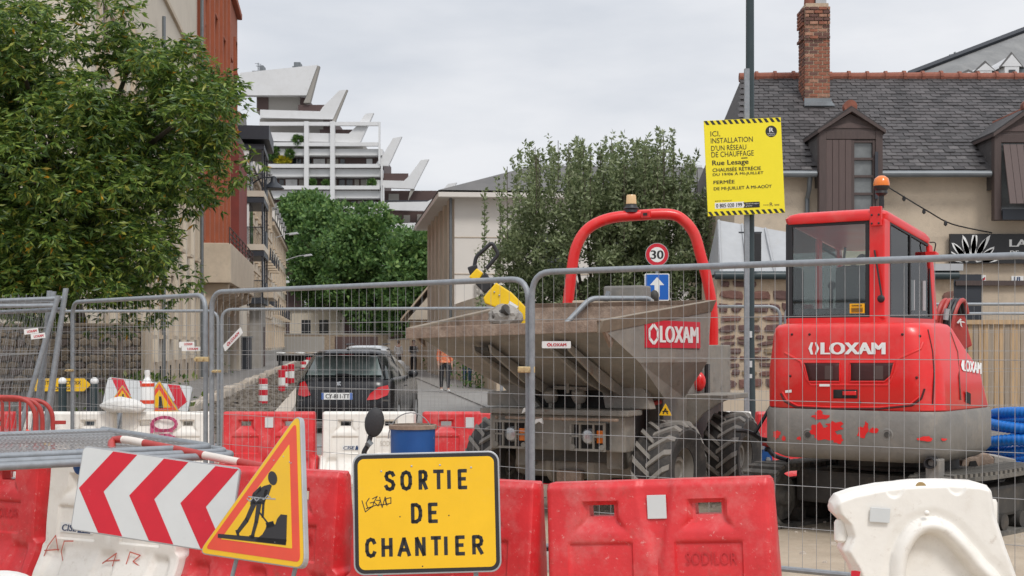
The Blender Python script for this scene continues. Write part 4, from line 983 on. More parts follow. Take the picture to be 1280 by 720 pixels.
for (x0, x1, yt, yb, Y) in ((1200, 1222, 90, 100, 54), (1224, 1240, 79, 102, 54), (1256, 1274, 68, 105, 53.5)):
    a = dp(x0, yb, Y); b_ = dp(x1, yt, Y); hh = (b_.z-a.z)*.6
    w2 = MB().bx(a.x, b_.x, a.y, a.y+3, a.z, a.z+hh).build('dormer', M['tallwhite'], dr_)
    mb = MB(); mb.prism([(a.x-.1, a.y-.02, a.z+hh), (b_.x+.1, a.y-.02, a.z+hh), ((a.x+b_.x)/2, a.y-.02, b_.z)], (0, 3, 0)); mb.build('gable', M['tallwhite'], w2)
    MB().bx(a.x+.15, b_.x-.15, a.y-.03, a.y-.002, a.z+.1, a.z+hh*.8).build('pane', M['glassdark'], w2)
    mb = MB(); mb.prism([(a.x-.2, a.y+.06, a.z+hh-.02), (b_.x+.2, a.y+.06, a.z+hh-.02), ((a.x+b_.x)/2, a.y+.06, b_.z+.12)], (1.3, 3, 0)); mb.build('dormer_roof', M['slate3'], w2)
    MB().bx(b_.x+.101, b_.x+.9, a.y+.2, a.y+3, a.z-.3, a.z+hh-.05).build('cheek', M['zinc'], w2)
for px, py in ((1185, 73), (1191, 70)):
    o = MB().sphere((0, 0, 0), .14, 6, (1, .6, .7)).sphere((.1, 0, .12), .07, 5).build('bird', M['zinc'], None, smooth=True); o.location = W(px, py, 62); tag(o, 'small bird perched on the sloping roof edge, %s of the two' % ('left' if px == 1185 else 'right'), 'bird')
# ---------------- water filled barriers ----------------
def sst(a, b, x):
    t = max(0.0, min(1.0, (x-a)/(b-a))) if b != a else float(x > a); return t*t*(3-2*t)
def barrier_mesh(Lb=1.2, H=.86, m='red_pl', nx=116, nz=84):
    holes = [(.235, .37), (.80, .935)]; hz = (.80*H, .865*H)
    def lines(n, L_, marks):
        a = list(np.linspace(0, L_, n+1)); 
        for mk in marks:
            j = min(range(len(a)), key=lambda i: abs(a[i]-mk)); a[j] = mk
        return a
    xs = lines(nx, Lb, [v*Lb/1.2 for h in holes for v in h]); zs = lines(nz, H, list(hz))
    sc = Lb/1.2
    def half(v):
        t = .225-.02*sst(0, .12, v)-.095*sst(.10, .38, v)-.045*sst(.38, 1, v)
        return t*(1-.28*sst(.965, 1.0, v)) 
    def rec(x, z):
        x = x/sc; v = z/H; r = 0
        for a, b in holes:
            # handle pocket that flares into a ramp
            if .70*H < z < .93*H:
                w = .006+.055*(1-sst(.70, .80, v)) if v < .8 else .006
                inx = sst(a-w-.034, a-w, x)*(1-sst(b+w, b+w+.034, x))
                dz = sst(.70, .80, v)*(1-sst(.875, .89, v))
                r = max(r, .038*inx*dz)
            c = (a+b)/2
            if .38 < v < .70:
                inx = sst(c-.175, c-.165, x)*(1-sst(c+.165, c+.175, x)); dz = sst(.415, .43, v)*(1-sst(.645, .66, v))
                r = max(r, .016*inx*dz)
        # middle groove narrowing to a point
        w = .02+.075*sst(.40, 1.0, v); inx = 1-sst(w-.035, w+.012, abs(x-.6)); r = max(r, .022*inx*sst(.40, .5, v))
        # bottom flutes
        if v < .42:
            for c in (.16, .6, 1.04):
                inx = 1-sst(.03, .075, abs(x-c)-.10*(.42-v)); r = max(r, .03*inx*sst(.0, .05, v)*(1-sst(.30, .38, v)))
        # rounded ends
        e = min(x, 1.2-x); r += .05*(1-sst(0, .035, e))**2
        return r
    mb = MB(); F_ = {}
    def xo(x, z):      # upper body a little shorter than the foot
        v = z/H; k = .03*sst(.36, .40, v); return k+(Lb-2*k)*x/Lb
    for s in (-1, 1):
        base = len(mb.v)
        for z in zs:
            for x in xs: mb.v.append(Vector((xo(x, z), s*(half(z/H)-rec(x, z)), z-.012*(1-sst(0, .03, min(x, Lb-x)))*sst(.9, 1, z/H))))
        F_[s] = base
        for j in range(nz):
            for i in range(nx):
                zc = (zs[j]+zs[j+1])/2; xc = (xs[i]+xs[i+1])/2/sc
                if hz[0] < zc < hz[1] and any(a < xc < b for a, b in holes): continue
                q = [base+j*(nx+1)+i, base+j*(nx+1)+i+1, base+(j+1)*(nx+1)+i+1, base+(j+1)*(nx+1)+i]
                mb.f.append(q if s < 0 else q[::-1])
    A, B = F_[-1], F_[1]
    def br(i0, j0, i1, j1): mb.f.append([A+j0*(nx+1)+i0, A+j1*(nx+1)+i1, B+j1*(nx+1)+i1, B+j0*(nx+1)+i0])
    for i in range(nx): br(i, nz, i+1, nz); br(i+1, 0, i, 0)
    for j in range(nz): br(0, j, 0, j+1); br(nx, j+1, nx, j)
    for a, b in holes:
        ni = lambda L_, v: min(range(len(L_)), key=lambda i: abs(L_[i]-v)); ia = ni(xs, a*sc); ib = ni(xs, b*sc); ja = ni(zs, hz[0]); jb = ni(zs, hz[1])
        for i in range(ia, ib): br(i, ja, i+1, ja); br(i+1, jb, i, jb)
        for j in range(ja, jb): br(ia, j+1, ia, j); br(ib, j, ib, j+1)
    o = mb.build('tmp', M[m], None, smooth=True, smooth_angle=34); me = o.data; me.name = 'barrier_body'; bpy.data.objects.remove(o)
    return me
BR = barrier_mesh(); BW = BR.copy(); BW.materials[0] = M['white_pl']
emb_r = mat('embossed red', (.55, .025, .03), .45); emb_w = mat('embossed white', (.66, .62, .55), .5)
def barrier(p0, p1, color, label, group, ztop=.86, roll=0.0, lettering=True, plate=True, base=0.0, cise=False):
    p0 = Vector(p0+(0,)) if len(p0) == 2 else Vector(p0); p1 = Vector(p1+(0,)) if len(p1) == 2 else Vector(p1)
    d = p1-p0; a = math.atan2(d.y, d.x); L_ = d.xy.length
    t = root('water_barrier', label, 'barrier', group=group, mtx=Matrix.Translation((p0.x, p0.y, base)) @ Matrix.Rotation(a, 4, 'Z') @ Matrix.Rotation(roll, 4, 'Y'))
    s = L_/1.2; z = ztop/.86
    b_ = inst('body', BR if color == 'red' else BW, t, scale=(s*.992, 1, z))
    fy0 = lambda v: -(.225-.02*sst(0, .12, v)-.095*sst(.10, .38, v)-.045*sst(.38, 1, v))
    fy = fy0
    def fplane(v, off, rec_=0.0):
        sl = (fy(v+.04)-fy(v-.04))/(.08*.86*z); return frame((0, fy(v)+rec_-off-sl*v*.86*z, 0), (1, 0, 0), (0, sl, 1))
    Ms_ = fplane(.565, .0, .016)
    if lettering:
        text('lettering', 'SODILOR', emb_r if color == 'red' else emb_w, t, Ms_, .735*s, .53*.86*z, .985*s, .60*.86*z, bold=.005, depth=.006)
    if plate:
        mb = MB(); mb.box((.6*s, fy(.86)+.012, .85*.86*z), (.095, .006, .115), Matrix.Rotation(-.06, 3, 'X')); mb.build('reflector', M['white_refl'], t, bevel=.002)
    if cise:
        Mc = fplane(.5, .001, .016); x0 = cise*s
        mb = MB(); poly2(mb, [(x0, .40*z), (x0+.27, .40*z), (x0+.27, .46*z), (x0, .46*z)], Mc, .0, .004); mb.build('label_plate', M['white'], t)
        text('lettering', 'CISE', M['navy'], t, Mc, x0+.01, .41*z, x0+.135, .45*z, bold=.03, depth=.006, shear=.2)
        mb = MB(); poly2(mb, [(x0+.145, .405*z), (x0+.25, .405*z), (x0+.262, .455*z), (x0+.157, .455*z)], Mc, .004, .006); mb.build('label_block', M['navy'], t)
        text('lettering', 'TP', M['white'], t, Mc, x0+.165, .412*z, x0+.235, .448*z, bold=.03, depth=.008, shear=.2)
    return t
def gp(px, Y): return ((px-640)*Y/F, Y)
G1 = 'foreground water barriers'
barrier(gp(-95, 9.55), gp(66, 9.0), 'red', 'red plastic barrier at the far left of the front row, embossed lettering', G1, plate=False)
bw = barrier(gp(66, 8.95), gp(244, 8.4), 'white', 'white plastic barrier of the front row behind the red and white chevron panel', G1, cise=.17, plate=False)
barrier(gp(244, 8.35), gp(441, 7.78), 'red', 'red plastic barrier behind the triangular road works sign', G1, plate=False)
barrier(gp(442, 7.74), gp(686, 7.2), 'red', 'red plastic barrier behind the yellow exit sign', G1, roll=0.0)
barrier(gp(690, 7.17), gp(992, 6.75), 'red', 'red plastic barrier tilted up at its right end, in front of the dumper and excavator', G1, roll=R(-3.6), base=.0)
# graffiti on the white barrier
Mg = frame((0, -.152, 0), (1, 0, 0), (0, .07, 1))
mb = MB(); 
def gl(px, py): return ((px-70)/178*1.2, (W(0, py, 8.7).z))
strokes(mb, [[gl(79, 700), gl(84, 685), gl(93, 671), gl(97, 690)], [gl(80, 691), gl(98, 688)], [gl(115, 676), gl(104, 677), (gl(101, 690)), gl(104, 704), gl(112, 705)], [gl(152, 700), gl(168, 686), gl(164, 702)], [gl(155, 697), gl(172, 694)], [gl(184, 683), gl(178, 706), gl(190, 712), gl(197, 700), gl(188, 694), gl(196, 686), gl(184, 683)]], Mg, .008, .0)
mb.build('graffiti', M['paint_red'], bw, recalc=False)

# rear row
G2 = 'rear row of water barriers'
rear = [(-55, 22, 'red', 'red water barrier of the rear row behind the leaning barriers at the far left', 0), (22, 150, 'white', 'white water barrier under the sandbag, left one of the rear row', 0),
        (150, 271, 'white', 'white water barrier of the rear row with pink spray paint loops', .1), (276, 399, 'red', 'red water barrier of the rear row left of the black car', 0),
        (400, 524, 'white', 'white water barrier of the rear row directly behind the car plate, beside the black mirror', .28), (525, 650, 'red', 'red water barrier of the rear row by the blue drum', .0),
        (652, 775, 'red', 'red water barrier of the rear row beneath the dumper skip', 0), (777, 895, 'white', 'white water barrier of the rear row behind the dumper wheel', 0),
        (897, 940, 'white', 'short white barrier end between dumper and pole', 0), (941, 1066, 'red', 'red water barrier of the rear row at the foot of the pole', 0), (1068, 1190, 'white', 'white water barrier of the rear row behind the excavator', 0)]
for x0, x1, c, lb, ci in rear:
    t = barrier(gp(x0, 16), gp(x1, 16), c, lb, G2, ztop=.80, lettering=(x1-x0 > 100), cise=ci, plate=(x0 in (276, 400, 525)))
    if x0 == 150:
        Mg = frame((0, -.158, 0), (1, 0, 0), (0, .085, 1)); mb = MB()
        gl = lambda px, py: ((px-150)*16/F, W(0, py, 15.87).z)
        ring = [gl(208+15*math.cos(a), 530+8.5*math.sin(a)) for a in [k*math.pi/8 for k in range(17)]]
        arc = [gl(209+15*math.cos(a), 553+9*math.sin(a)) for a in [math.pi+k*math.pi/8 for k in range(9)]]
        strokes(mb, [ring, arc, [gl(197, 538), gl(218, 538)], [gl(192, 530), gl(193, 540)]], Mg, .035, .0); mb.build('graffiti', M['paint_pink'], t, recalc=False)

# white barrier with an arch at the right foreground
def arch_barrier():
    Yb = 6.15; s = Yb/F; ox, oy = 1150, 720
    def P(px, py): return ((px-ox)*s, EYE-(py-430)*s)
    z_bot = EYE-(980-430)*s
    left = [(1037, 628), (1040, 640), (1052, 652), (1057, 668), (1050, 686), (1062, 706), (1072, 730), (1098, 820), (1110, 1000)]
    right = [(1232, 606), (1235, 625), (1237, 640), (1242, 655), (1250, 680), (1262, 712), (1270, 740), (1290, 830), (1300, 1000)]
    top = [(1037, 628), (1045, 618), (1065, 611), (1100, 604), (1140, 600), (1180, 599), (1215, 601), (1232, 606)]
    def interp(tab, v, key=1, val=0):
        for a, b in zip(tab[:-1], tab[1:]):
            if a[key] <= v <= b[key]: return a[val]+(b[val]-a[val])*(v-a[key])/(b[key]-a[key]+1e-9)
        return tab[0][val] if v < tab[0][key] else tab[-1][val]
    nx, nz = 150, 150; mb = MB(); base = {}
    arch = catmull([(1104, 1000), (1106, 760), (1108, 710), (1114, 680), (1130, 657), (1152, 646), (1176, 652), (1200, 674), (1224, 700), (1246, 728), (1290, 800), (1300, 1000)][:0] or
                   [Vector((1112, 1000, 0)), Vector((1114, 760, 0)), Vector((1115, 715, 0)), Vector((1120, 684, 0)), Vector((1134, 662, 0)), Vector((1152, 653, 0)), Vector((1172, 658, 0)), Vector((1192, 676, 0)), Vector((1214, 702, 0)), Vector((1236, 728, 0)), Vector((1264, 790, 0)), Vector((1285, 1000, 0))], 8)
    AR = np.array([(p.x, p.y) for p in arch])
    def dist(x, y):
        a = AR[:-1]; b = AR[1:]; ab = b-a; t = np.clip(((x-a[:, 0])*ab[:, 0]+(y-a[:, 1])*ab[:, 1])/(ab**2).sum(1), 0, 1); q = a+ab*t[:, None]
        return float(np.min(np.hypot(q[:, 0]-x, q[:, 1]-y)))
    from_poly = [(p.x, p.y) for p in arch]
    def inside(x, y):
        c = False; n = len(from_poly); j = n-1
        for i in range(n):
            xi, yi = from_poly[i]; xj, yj = from_poly[j]
            if (yi > y) != (yj > y) and x < (xj-xi)*(y-yi)/(yj-yi)+xi: c = not c
            j = i
        return c
    for sgn in (-1, 1):
        base[sgn] = len(mb.v)
        for j in range(nz+1):
            for i in range(nx+1):
                u_ = i/nx; 
                tx = 1037+195*u_; ty = interp(top, tx, 0, 1)
                py = ty+(990-ty)*(j/nz)**1.35
                xl = interp(left, py+ (0 if py > 628 else 0)); xr = interp(right, py)
                if py < 640: 
                    px = xl+(xr-xl)*u_ if py > 628 else 1037+(xr-1037)*u_
                else: px = xl+(xr-xl)*u_
                dep = .10+.13*sst(700, 990, py)
                e = min(u_, 1-u_)*(xr-xl); rr = .035*(1-sst(0, 9, e))**2+.05*(1-sst(0, 9, py-ty))**2
                d = dist(px, py); ins = inside(px, py)
                r = -.034*max(0, 1-(d/10)**2)
                if d > 8: r += .05*sst(8, 13, d) if ins else .008*sst(8, 11, d)*(1-sst(11, 24, d))
                # scalloped pads on the top edge
                for cx in (1111, 1187):
                    q = math.hypot((px-cx)/13, (py-ty)/17); r += .010*(1-sst(.85, 1.0, q)) if q < 1.05 else 0
                x, z = P(px, py); mb.v.append(Vector((x, sgn*(dep-rr-r), z)))
        for j in range(nz):
            for i in range(nx):
                q = [base[sgn]+j*(nx+1)+i, base[sgn]+(j+1)*(nx+1)+i, base[sgn]+(j+1)*(nx+1)+i+1, base[sgn]+j*(nx+1)+i+1]
                mb.f.append(q if sgn < 0 else q[::-1])
    A, B = base[-1], base[1]
    def br(i0, j0, i1, j1): mb.f.append([A+j0*(nx+1)+i0, A+j1*(nx+1)+i1, B+j1*(nx+1)+i1, B+j0*(nx+1)+i0])
    for i in range(nx): br(i, 0, i+1, 0); br(i+1, nz, i, nz)
    for j in range(nz): br(0, j+1, 0, j); br(nx, j, nx, j+1)
    t = root('water_barrier', 'big white plastic barrier with moulded arch, tilted at the right foreground', 'barrier', ((ox-640)*s, Yb, 0), group=None)
    mb.build('body', M['white_pl'], t, smooth=True, smooth_angle=50, recalc=True)
    mb = MB(); x, z = P(1050, 661); mb.lathe([(.02, -.055), (.03, -.045), (.03, .03), (.022, .042), (0, .045)], 14, (x, -.02, z)); mb.build('peg', M['white_pl'], t, smooth=True)
    mb = MB(); x, z = P(1238, 640); mb.lathe([(.012, -.075), (.02, -.06), (.02, .04), (.014, .055), (0, .057)], 14, (x+.01, .0, z)); mb.build('peg', M['white_pl'], t, smooth=True)
    x, z = P(1091.5, 640); mb = MB(); mb.box((x, -.113, z), (.085, .006, .062), Matrix.Rotation(.07, 3, 'Y')); mb.build('reflector', M['white_refl'], t, bevel=.002)
    x, z = P(1144, 604.5); mb = MB(); mb.lathe([(0.0, 0), (.021, 0), (.024, .003), (.021, .006)], 16, (x, -.087, z-.008), Matrix.Rotation(R(70), 3, 'X')); mb.build('filler_hole', mat('worn hole', (.3, .2, .08), .7), t)
    x, z = P(1148, 637); mb = MB(); mb.sphere((x, -.125, z), .012, 8); mb.build('moulding_nub', M['white_pl'], t, smooth=True)
    mb = MB(); rr2 = random.Random(3)
    def patch(cx, cy, w, h, n, dy):
        pl = []
        for k in range(n):
            a = 2*math.pi*k/n; q = .75+.35*rr2.random(); X, Z = P(cx+w*q*math.cos(a), cy+h*q*math.sin(a)); pl.append(Vector((X, dy, Z)))
        mb.prism(pl, (0, .002, 0))
    patch(1061, 712, 7, 5, 11, -.117); mb.build('red_scuff', M['red_refl'], t)
arch_barrier()
c = W(10, 735, 5.6)
mb = MB(); mb.sphere((0, 0, 0), .16, 12, (1.0, .7, .45)); o = mb.build('sandbag', M['bag'], None, smooth=True); o.location = W(2, 733, 6.6); tag(o, 'white sack top poking up at the bottom left corner', 'sack')
o.location.z = W(2, 733, 6.6).z

# ---------------- fence panels ----------------
def fence_geo(L_, H=2.0, zb=.14, r=.0215, vs=.1, hs=.262, posts=True, rc=.16, open_=False):
    fr = MB()
    if open_:
        for x in (0, L_): fr.tube([(x, 0, 0), (x, 0, H+.04)], r, 10)
        fr.tube([(0, 0, H-.06), (L_, 0, H-.06)], r*.8, 8); 
    else: fr.tube(arc_pts([(0, 0, 0.0), (0, 0, H), (L_, 0, H), (L_, 0, 0.0)], rc, 6), r, 10)
    fr.tube([(0, 0, zb), (L_, 0, zb)], r*.85, 8)
    w_ = MB(); n = int(L_/vs)
    for k in range(1, n): 
        x = k*L_/n; e = min(x, L_-x); zt = H-(.16-math.sqrt(max(0, .16**2-(.16-min(e, .16))**2)))
        w_.tube([(x, -.004, zb), (x, -.004, zt)], .0017, 4, cap=False)
    z = zb+.26
    while z < H-.08:
        w_.tube([(0, .004, z), (L_, .004, z)], .0021, 4, cap=False); z += hs
    return fr, w_
def panel(p0, p1, label, group, H=2.06, mtx=None, tags=(), L_=None, zb=.16, r=.0215, vs=.09, open_=False, shear=None):
    if mtx is None:
        p0 = Vector((p0[0], p0[1], 0)); p1 = Vector((p1[0], p1[1], 0)); d = p1-p0; L_ = d.length
        mtx = Matrix.Translation(p0) @ Matrix.Rotation(math.atan2(d.y, d.x), 4, 'Z')
    t = root('mesh_fence', label, 'fence', group=group, mtx=mtx)
    fr, w_ = fence_geo(L_, H, zb, r, vs, open_=open_)
    if shear:
        for g_ in (fr, w_): g_.v = [Vector((v.x+shear[0]*v.z, v.y+shear[1]*v.z, v.z+shear[2]*v.x)) for v in g_.v]
    fr.build('frame', M['galv'], t, smooth=True); stuff(w_.build('wire_mesh', M['wire'], t, weld=False, recalc=False, smooth=True))
    for (x, z, w, h, ang) in tags:
        Mt = Matrix.Translation((x, -.012, z)) @ Matrix.Rotation(-ang, 4, 'Y') @ Matrix(((1, 0, 0, 0), (0, 0, -1, 0), (0, 1, 0, 0), (0, 0, 0, 1)))
        mb = MB(); poly2(mb, rrect(w, h, .006, 2), Mt, 0, .003); pl = mb.build('name_plate', M['white'], t)
        text('lettering', 'LOXAM', M['red_refl'], pl, Mt, -w*.18, -h*.22, w*.36, h*.22, bold=.04, depth=.005)
        mb = MB(); strokes(mb, [[(-w*.26, h*.22), (-w*.31, 0), (-w*.26, -h*.22)], [(-w*.24, h*.22), (-w*.19, 0), (-w*.24, -h*.22)]], Mt, h*.12, .005); mb.build('logo', M['red_refl'], pl, recalc=False)
    return t
VS = .09
GF = 'near row of mesh fence panels'; GR = 'rear row of mesh fence panels'
P1a, P1b = (.14, 9.93), (3.0, 7.95)
panel(P1a, P1b, 'right hand near fence panel in front of dumper and excavator, nameplate at its left', GF, tags=[(.21, 1.555, .235, .048, 0)])
panel((-2.66, 12.6), (.115, 10.02), 'middle near fence panel spanning the street view and the dumper tip', GF, H=2.02, tags=[(.33, 1.60, .30, .062, R(32))])
panel((-4.62, 14.95), (-2.74, 12.72), 'left near fence panel in front of the stone wall', GF, H=2.0)
panel((3.04, 7.9), (5.9, 6.1), 'next near fence panel running out of frame at the right', GF)
# couplers
for c_, lb in ((W(658, 462, 9.95), 'brass coloured clamp joining two near fence posts beside the dumper'), (W(253, 449, 12.6), 'brass coloured clamp joining the fence posts at the left of the street'), (W(271, 464, 12.6), 'small brass clamp just right of the left fence posts'), (W(87, 463, 14.9), 'small clamp at the top left fence posts')):
    t = root('coupler', lb, 'clamp', c_)
    k_ = 1.0 if 'coloured' in lb else .55
    MB().box((0, -.03, 0), (.12*k_, .015, .042*k_)).build('front_plate', M['brass'], t, bevel=.004); MB().box((0, .03, 0), (.12*k_, .015, .042*k_)).build('back_plate', M['brass'], t, bevel=.004)
    MB().tube([(-.05*k_, -.075, 0), (-.05*k_, .05, 0)], .012*k_, 8).build('bolt', M['brass'], t, smooth=True); MB().tube([(.0, -.06, .0), (.0, -.037, 0)], .02*k_, 6).build('nut', M['brass'], t)
# concrete feet
for (x, y), lb in (((.13, 9.98), 'between middle and right near panels'), ((-2.70, 12.66), 'between left and middle near panels'), ((3.02, 7.93), 'at the right end of the near fence'), ((-4.66, 15.0), 'at the left end of the near fence')):
    t = root('fence_foot', 'grey concrete fence foot '+lb, 'fence foot', (x, y, 0), .6, group='concrete fence feet')
    MB().box((0, 0, .065), (.24, .62, .13), t=.9).build('block', M['concrete'], t, bevel=.02)
    MB().box((0, 0, .135), (.10, .4, .012)).build('socket_recess', M['void'], t)
# rear fences
panel((-7.7, 20.2), (-4.08, 19.75), 'rear fence panel behind the stone wall end and chevrons', GR, H=2.02, tags=[(3.2, 1.55, .22, .08, 0)])
panel((-4.02, 19.7), (-.14, 19.05), 'rear fence panel between the front barriers and the black car', GR, H=2.04)
panel((-.03, 19.0), (3.5, 18.55), 'rear fence panel behind the dumper skip', GR, H=2.05)
panel((3.56, 18.5), (7.2, 18.1), 'rear fence panel behind the excavator', GR, H=2.07)
panel((6.3, 20.6), (9.9, 20.2), 'farthest fence panel before the timber hoarding', 'far fence panels on the right', H=2.0)
panel((6.35, 16.3), (8.9, 15.0), 'low crooked fence panel right of the excavator', 'far fence panels on the right', H=1.72)
# leaning stack at the left
GL_ = 'fence panels leaning in a stack at the left'
leans = [((20, 552), (73, 367), 14.2, 0.02, 'third'), ((46, 560), (61, 361), 14.7, .05, 'outermost left'), ((38, 560), (67, 362), 14.5, .0, 'second'), ((52, 560), (82, 358), 14.3, .03, 'front right'), ((56, 556), (79, 372), 14.4, .07, 'back')]
for k, ((bx_, by_), (tx_, ty_), Y, dy, nm) in enumerate(leans):
    t_ = W(tx_, ty_, Y+.15); k2 = (430+1.54*F/Y-ty_)/(by_-ty_); b_ = W(tx_+(bx_-tx_)*k2, 430+1.54*F/Y, Y)
    # right hand post from b_ to t_; panel runs to the left
    up = (t_-b_); H_ = up.length; up.normalize(); a_ = Vector((-1, .02+dy*1.5, -.015-.012*k)).normalized(); a_ = (a_-up*a_.dot(up)).normalized(); n_ = up.cross(a_)
    dv = t_-b_; Mx = Matrix.Translation((b_.x, b_.y, 0)) @ Matrix.Rotation(math.pi-.02-dy, 4, 'Z')
    t = panel(None, None, {'third': 'leaning fence panel with the flattest tilt in the left stack', 'outermost left': 'leaning fence panel whose post top is leftmost in the stack', 'second': 'leaning fence panel second from the left in the stack', 'front right': 'leaning fence panel whose post reaches highest at the right of the stack', 'back': 'leaning fence panel at the back of the left stack'}[nm], GL_, H=dv.z-.04, mtx=Mx, L_=3.4, r=.027, vs=.08, open_=True, shear=(-dv.x/dv.z, -dv.y/dv.z, -.012-.008*k))
for px, py, an in ((39, 414, 0), (47.5, 420, 0)):
    t = W(px, py, 13.9); mb = MB(); mb.box((0, 0, 0), (.14, .004, .052), Matrix.Rotation(-.12, 3, 'Y')); pr_ = mb.build('name_plate', M['white'], None); pr_.location = t
    tag(pr_, 'white name plate hanging on the leaning panels, %s' % ('upper left one' if px < 45 else 'lower right one'), 'plate')
    text('lettering', 'LOXAM', M['red_refl'], pr_, frame((0, -.004, 0), (1, 0, .12), (-.12, 0, 1)), -.04, -.012, .055, .012, bold=.04)
t = W(238, 430, 13.0)
for px, py, w_ in ((234, 430, .13), (239, 436, .17)):
    pr_ = MB().box((0, 0, 0), (w_, .004, .04)).build('name_plate', M['white'], None); pr_.location = W(px, py, 12.9); tag(pr_, 'white name plate tied near the left fence post, %s' % ('upper' if py < 433 else 'lower and longer'), 'plate')
    text('lettering', 'LOXAM', M['red_refl'], pr_, frame((0, -.004, 0), (1, 0, 0), (0, 0, 1)), -w_*.2, -.01, w_*.36, .01, bold=.04)
# panels lying flat on the front barriers
def flat_panel(far_r, near_r, z, label, k):
    a = Vector((far_r[0], far_r[1], z)); b_ = Vector((near_r[0], near_r[1], z-.01)); up = (b_-a); H_ = up.length; up.normalize()
    ax = Vector((-.8, -.59, .0)); ax = (ax-up*ax.dot(up)).normalized(); n_ = up.cross(ax)
    Mx = Matrix(((ax.x, n_.x, up.x, a.x), (ax.y, n_.y, up.y, a.y), (ax.z, n_.z, up.z, a.z), (0, 0, 0, 1)))
    panel(None, None, label, 'fence panels lying flat on the front barriers', H=H_, mtx=Mx, L_=3.5, r=.022, vs=.03)
flat_panel((-2.80, 10.15), (-1.64, 8.52), .905, 'mesh fence panel lying flat on top of the front barriers', 0)
flat_panel((-2.95, 10.25), (-1.80, 8.62), .945, 'second mesh fence panel lying on the flat one at the front left', 1)
flat_panel((-2.84, 10.2), (-1.70, 8.60), .92, 'third mesh fence panel in the flat pile at the front left', 2)
# red and white tube barrier
def striped(pts, r, n, mats, parent, name='rail'):
    P_ = [Vector(p) for p in pts]; seg = [0]
    for a, b_ in zip(P_[:-1], P_[1:]): seg.append(seg[-1]+(b_-a).length)
    T = seg[-1]
    def at(s):
        for i in range(len(P_)-1):
            if seg[i] <= s <= seg[i+1]+1e-9: return P_[i].lerp(P_[i+1], (s-seg[i])/(seg[i+1]-seg[i]+1e-9))
        return P_[-1]
    cuts = [T*k/n for k in range(n+1)] if isinstance(n, int) else [T*q for q in n]
    for k in range(len(cuts)-1):
        m_ = max(3, int((cuts[k+1]-cuts[k])/.03)); MB().tube([at(cuts[k]+(cuts[k+1]-cuts[k])*j/m_) for j in range(m_+1)], r, 10, cap=(k in (0, len(cuts)-2))).build(name, M[mats[k % len(mats)]], parent, smooth=True)
M['tube_red'] = mat('worn red tube', (.40, .045, .038), .45, var=.15, scale=20, dirt=((.5, .3, .25), .6, .8, 25, .5)); M['tube_white'] = mat('worn white tube', (.68, .62, .56), .5, var=.08, dirt=((.45, .15, .1), .6, .75, 22, .7))
tb = root('tube_barrier', 'red and white striped tube barrier lying on the flat fence panels', 'barrier', W(140, 560, 8.7)); o0 = W(140, 560, 8.7)
pts = arc_pts([W(140, 566, 8.55)-o0, W(139, 549, 8.7)-o0, W(158, 549.5, 8.65)-o0, W(330, 584, 8.15)-o0], .07, 6)
striped(pts, .024, (0, .17, .30, .66, .86, 1), ['tube_red', 'tube_white'], tb)
# pedestrian barriers stood together at the left
for k, (px, dx, lab) in enumerate(((44, 0, 'nearest of three red pedestrian barriers stood together, white band at its left'), (53, .02, 'middle of the three red pedestrian barriers stood together'), (66, .05, 'rearmost of the three red pedestrian barriers, with hook'))):
    Y = 12.9+k*.25; X = (px-640)*Y/F; t = root('pedestrian_barrier', lab, 'barrier', (X, Y, 0), R(3), group='red pedestrian barriers at the left')
    zt = W(0, 497+k*1.6, Y).z
    pts = arc_pts([(0, 0, .02), (0, 0, zt), (-1.9, 0, zt+.03)], .2, 7); striped(pts, .021, (0, .57, .70, 1) if k == 0 else (0, 1), ['tube_red', 'tube_white', 'tube_red'], t, 'frame')
    for q in range(8): MB().tube([(-.14-q*.16, 0, .15), (-.14-q*.16, 0, zt-.02)], .008, 6).build('bar', M['tube_red'], t, smooth=True)
    MB().tube([(0, 0, .15), (-1.9, 0, .15)], .016, 8).build('lower_rail', M['tube_red'], t, smooth=True)
    if k == 2: MB().box((.06, 0, zt-.21), (.12, .03, .035)).build('hook', M['tube_red'], t, bevel=.005)
    if k < 2: MB().box((-.05+k*.1, -.03, zt-.33+k*-.06), (.07, .03, .07), Matrix.Rotation(.4, 3, 'Y')).build('tag', M['or_red' if k == 0 else 'yellow_tool'], t, bevel=.008)

# ---------------- foreground signs ----------------
# exit sign
SY = 6.85; s_ = SY/F
Ms = frame(W(533.5, 641, SY), (1, .03, .022), (-.028, .10, 1)); so = root('exit_sign', 'yellow rectangular sign with black border and three lines of black lettering', 'sign', mtx=Ms)
w_, h_ = 184*s_, 151*s_
mb = MB(); poly2(mb, rrect(w_, h_, .052, 6), I4, -.02, 0); mb.build('plate', M['alu'], so, bevel=.003)
mb = MB(); poly2(mb, rrect(w_-.016, h_-.016, .046, 6), I4, .0005, .002); mb.build('border', M['black'], so)
mb = MB(); poly2(mb, rrect(w_-.052, h_-.052, .030, 6), I4, .0021, .0036); mb.build('face', M['y_sign'], so)
def sgx(px): return (px-533.5)*s_
def sgy(py): return (641-py)*s_
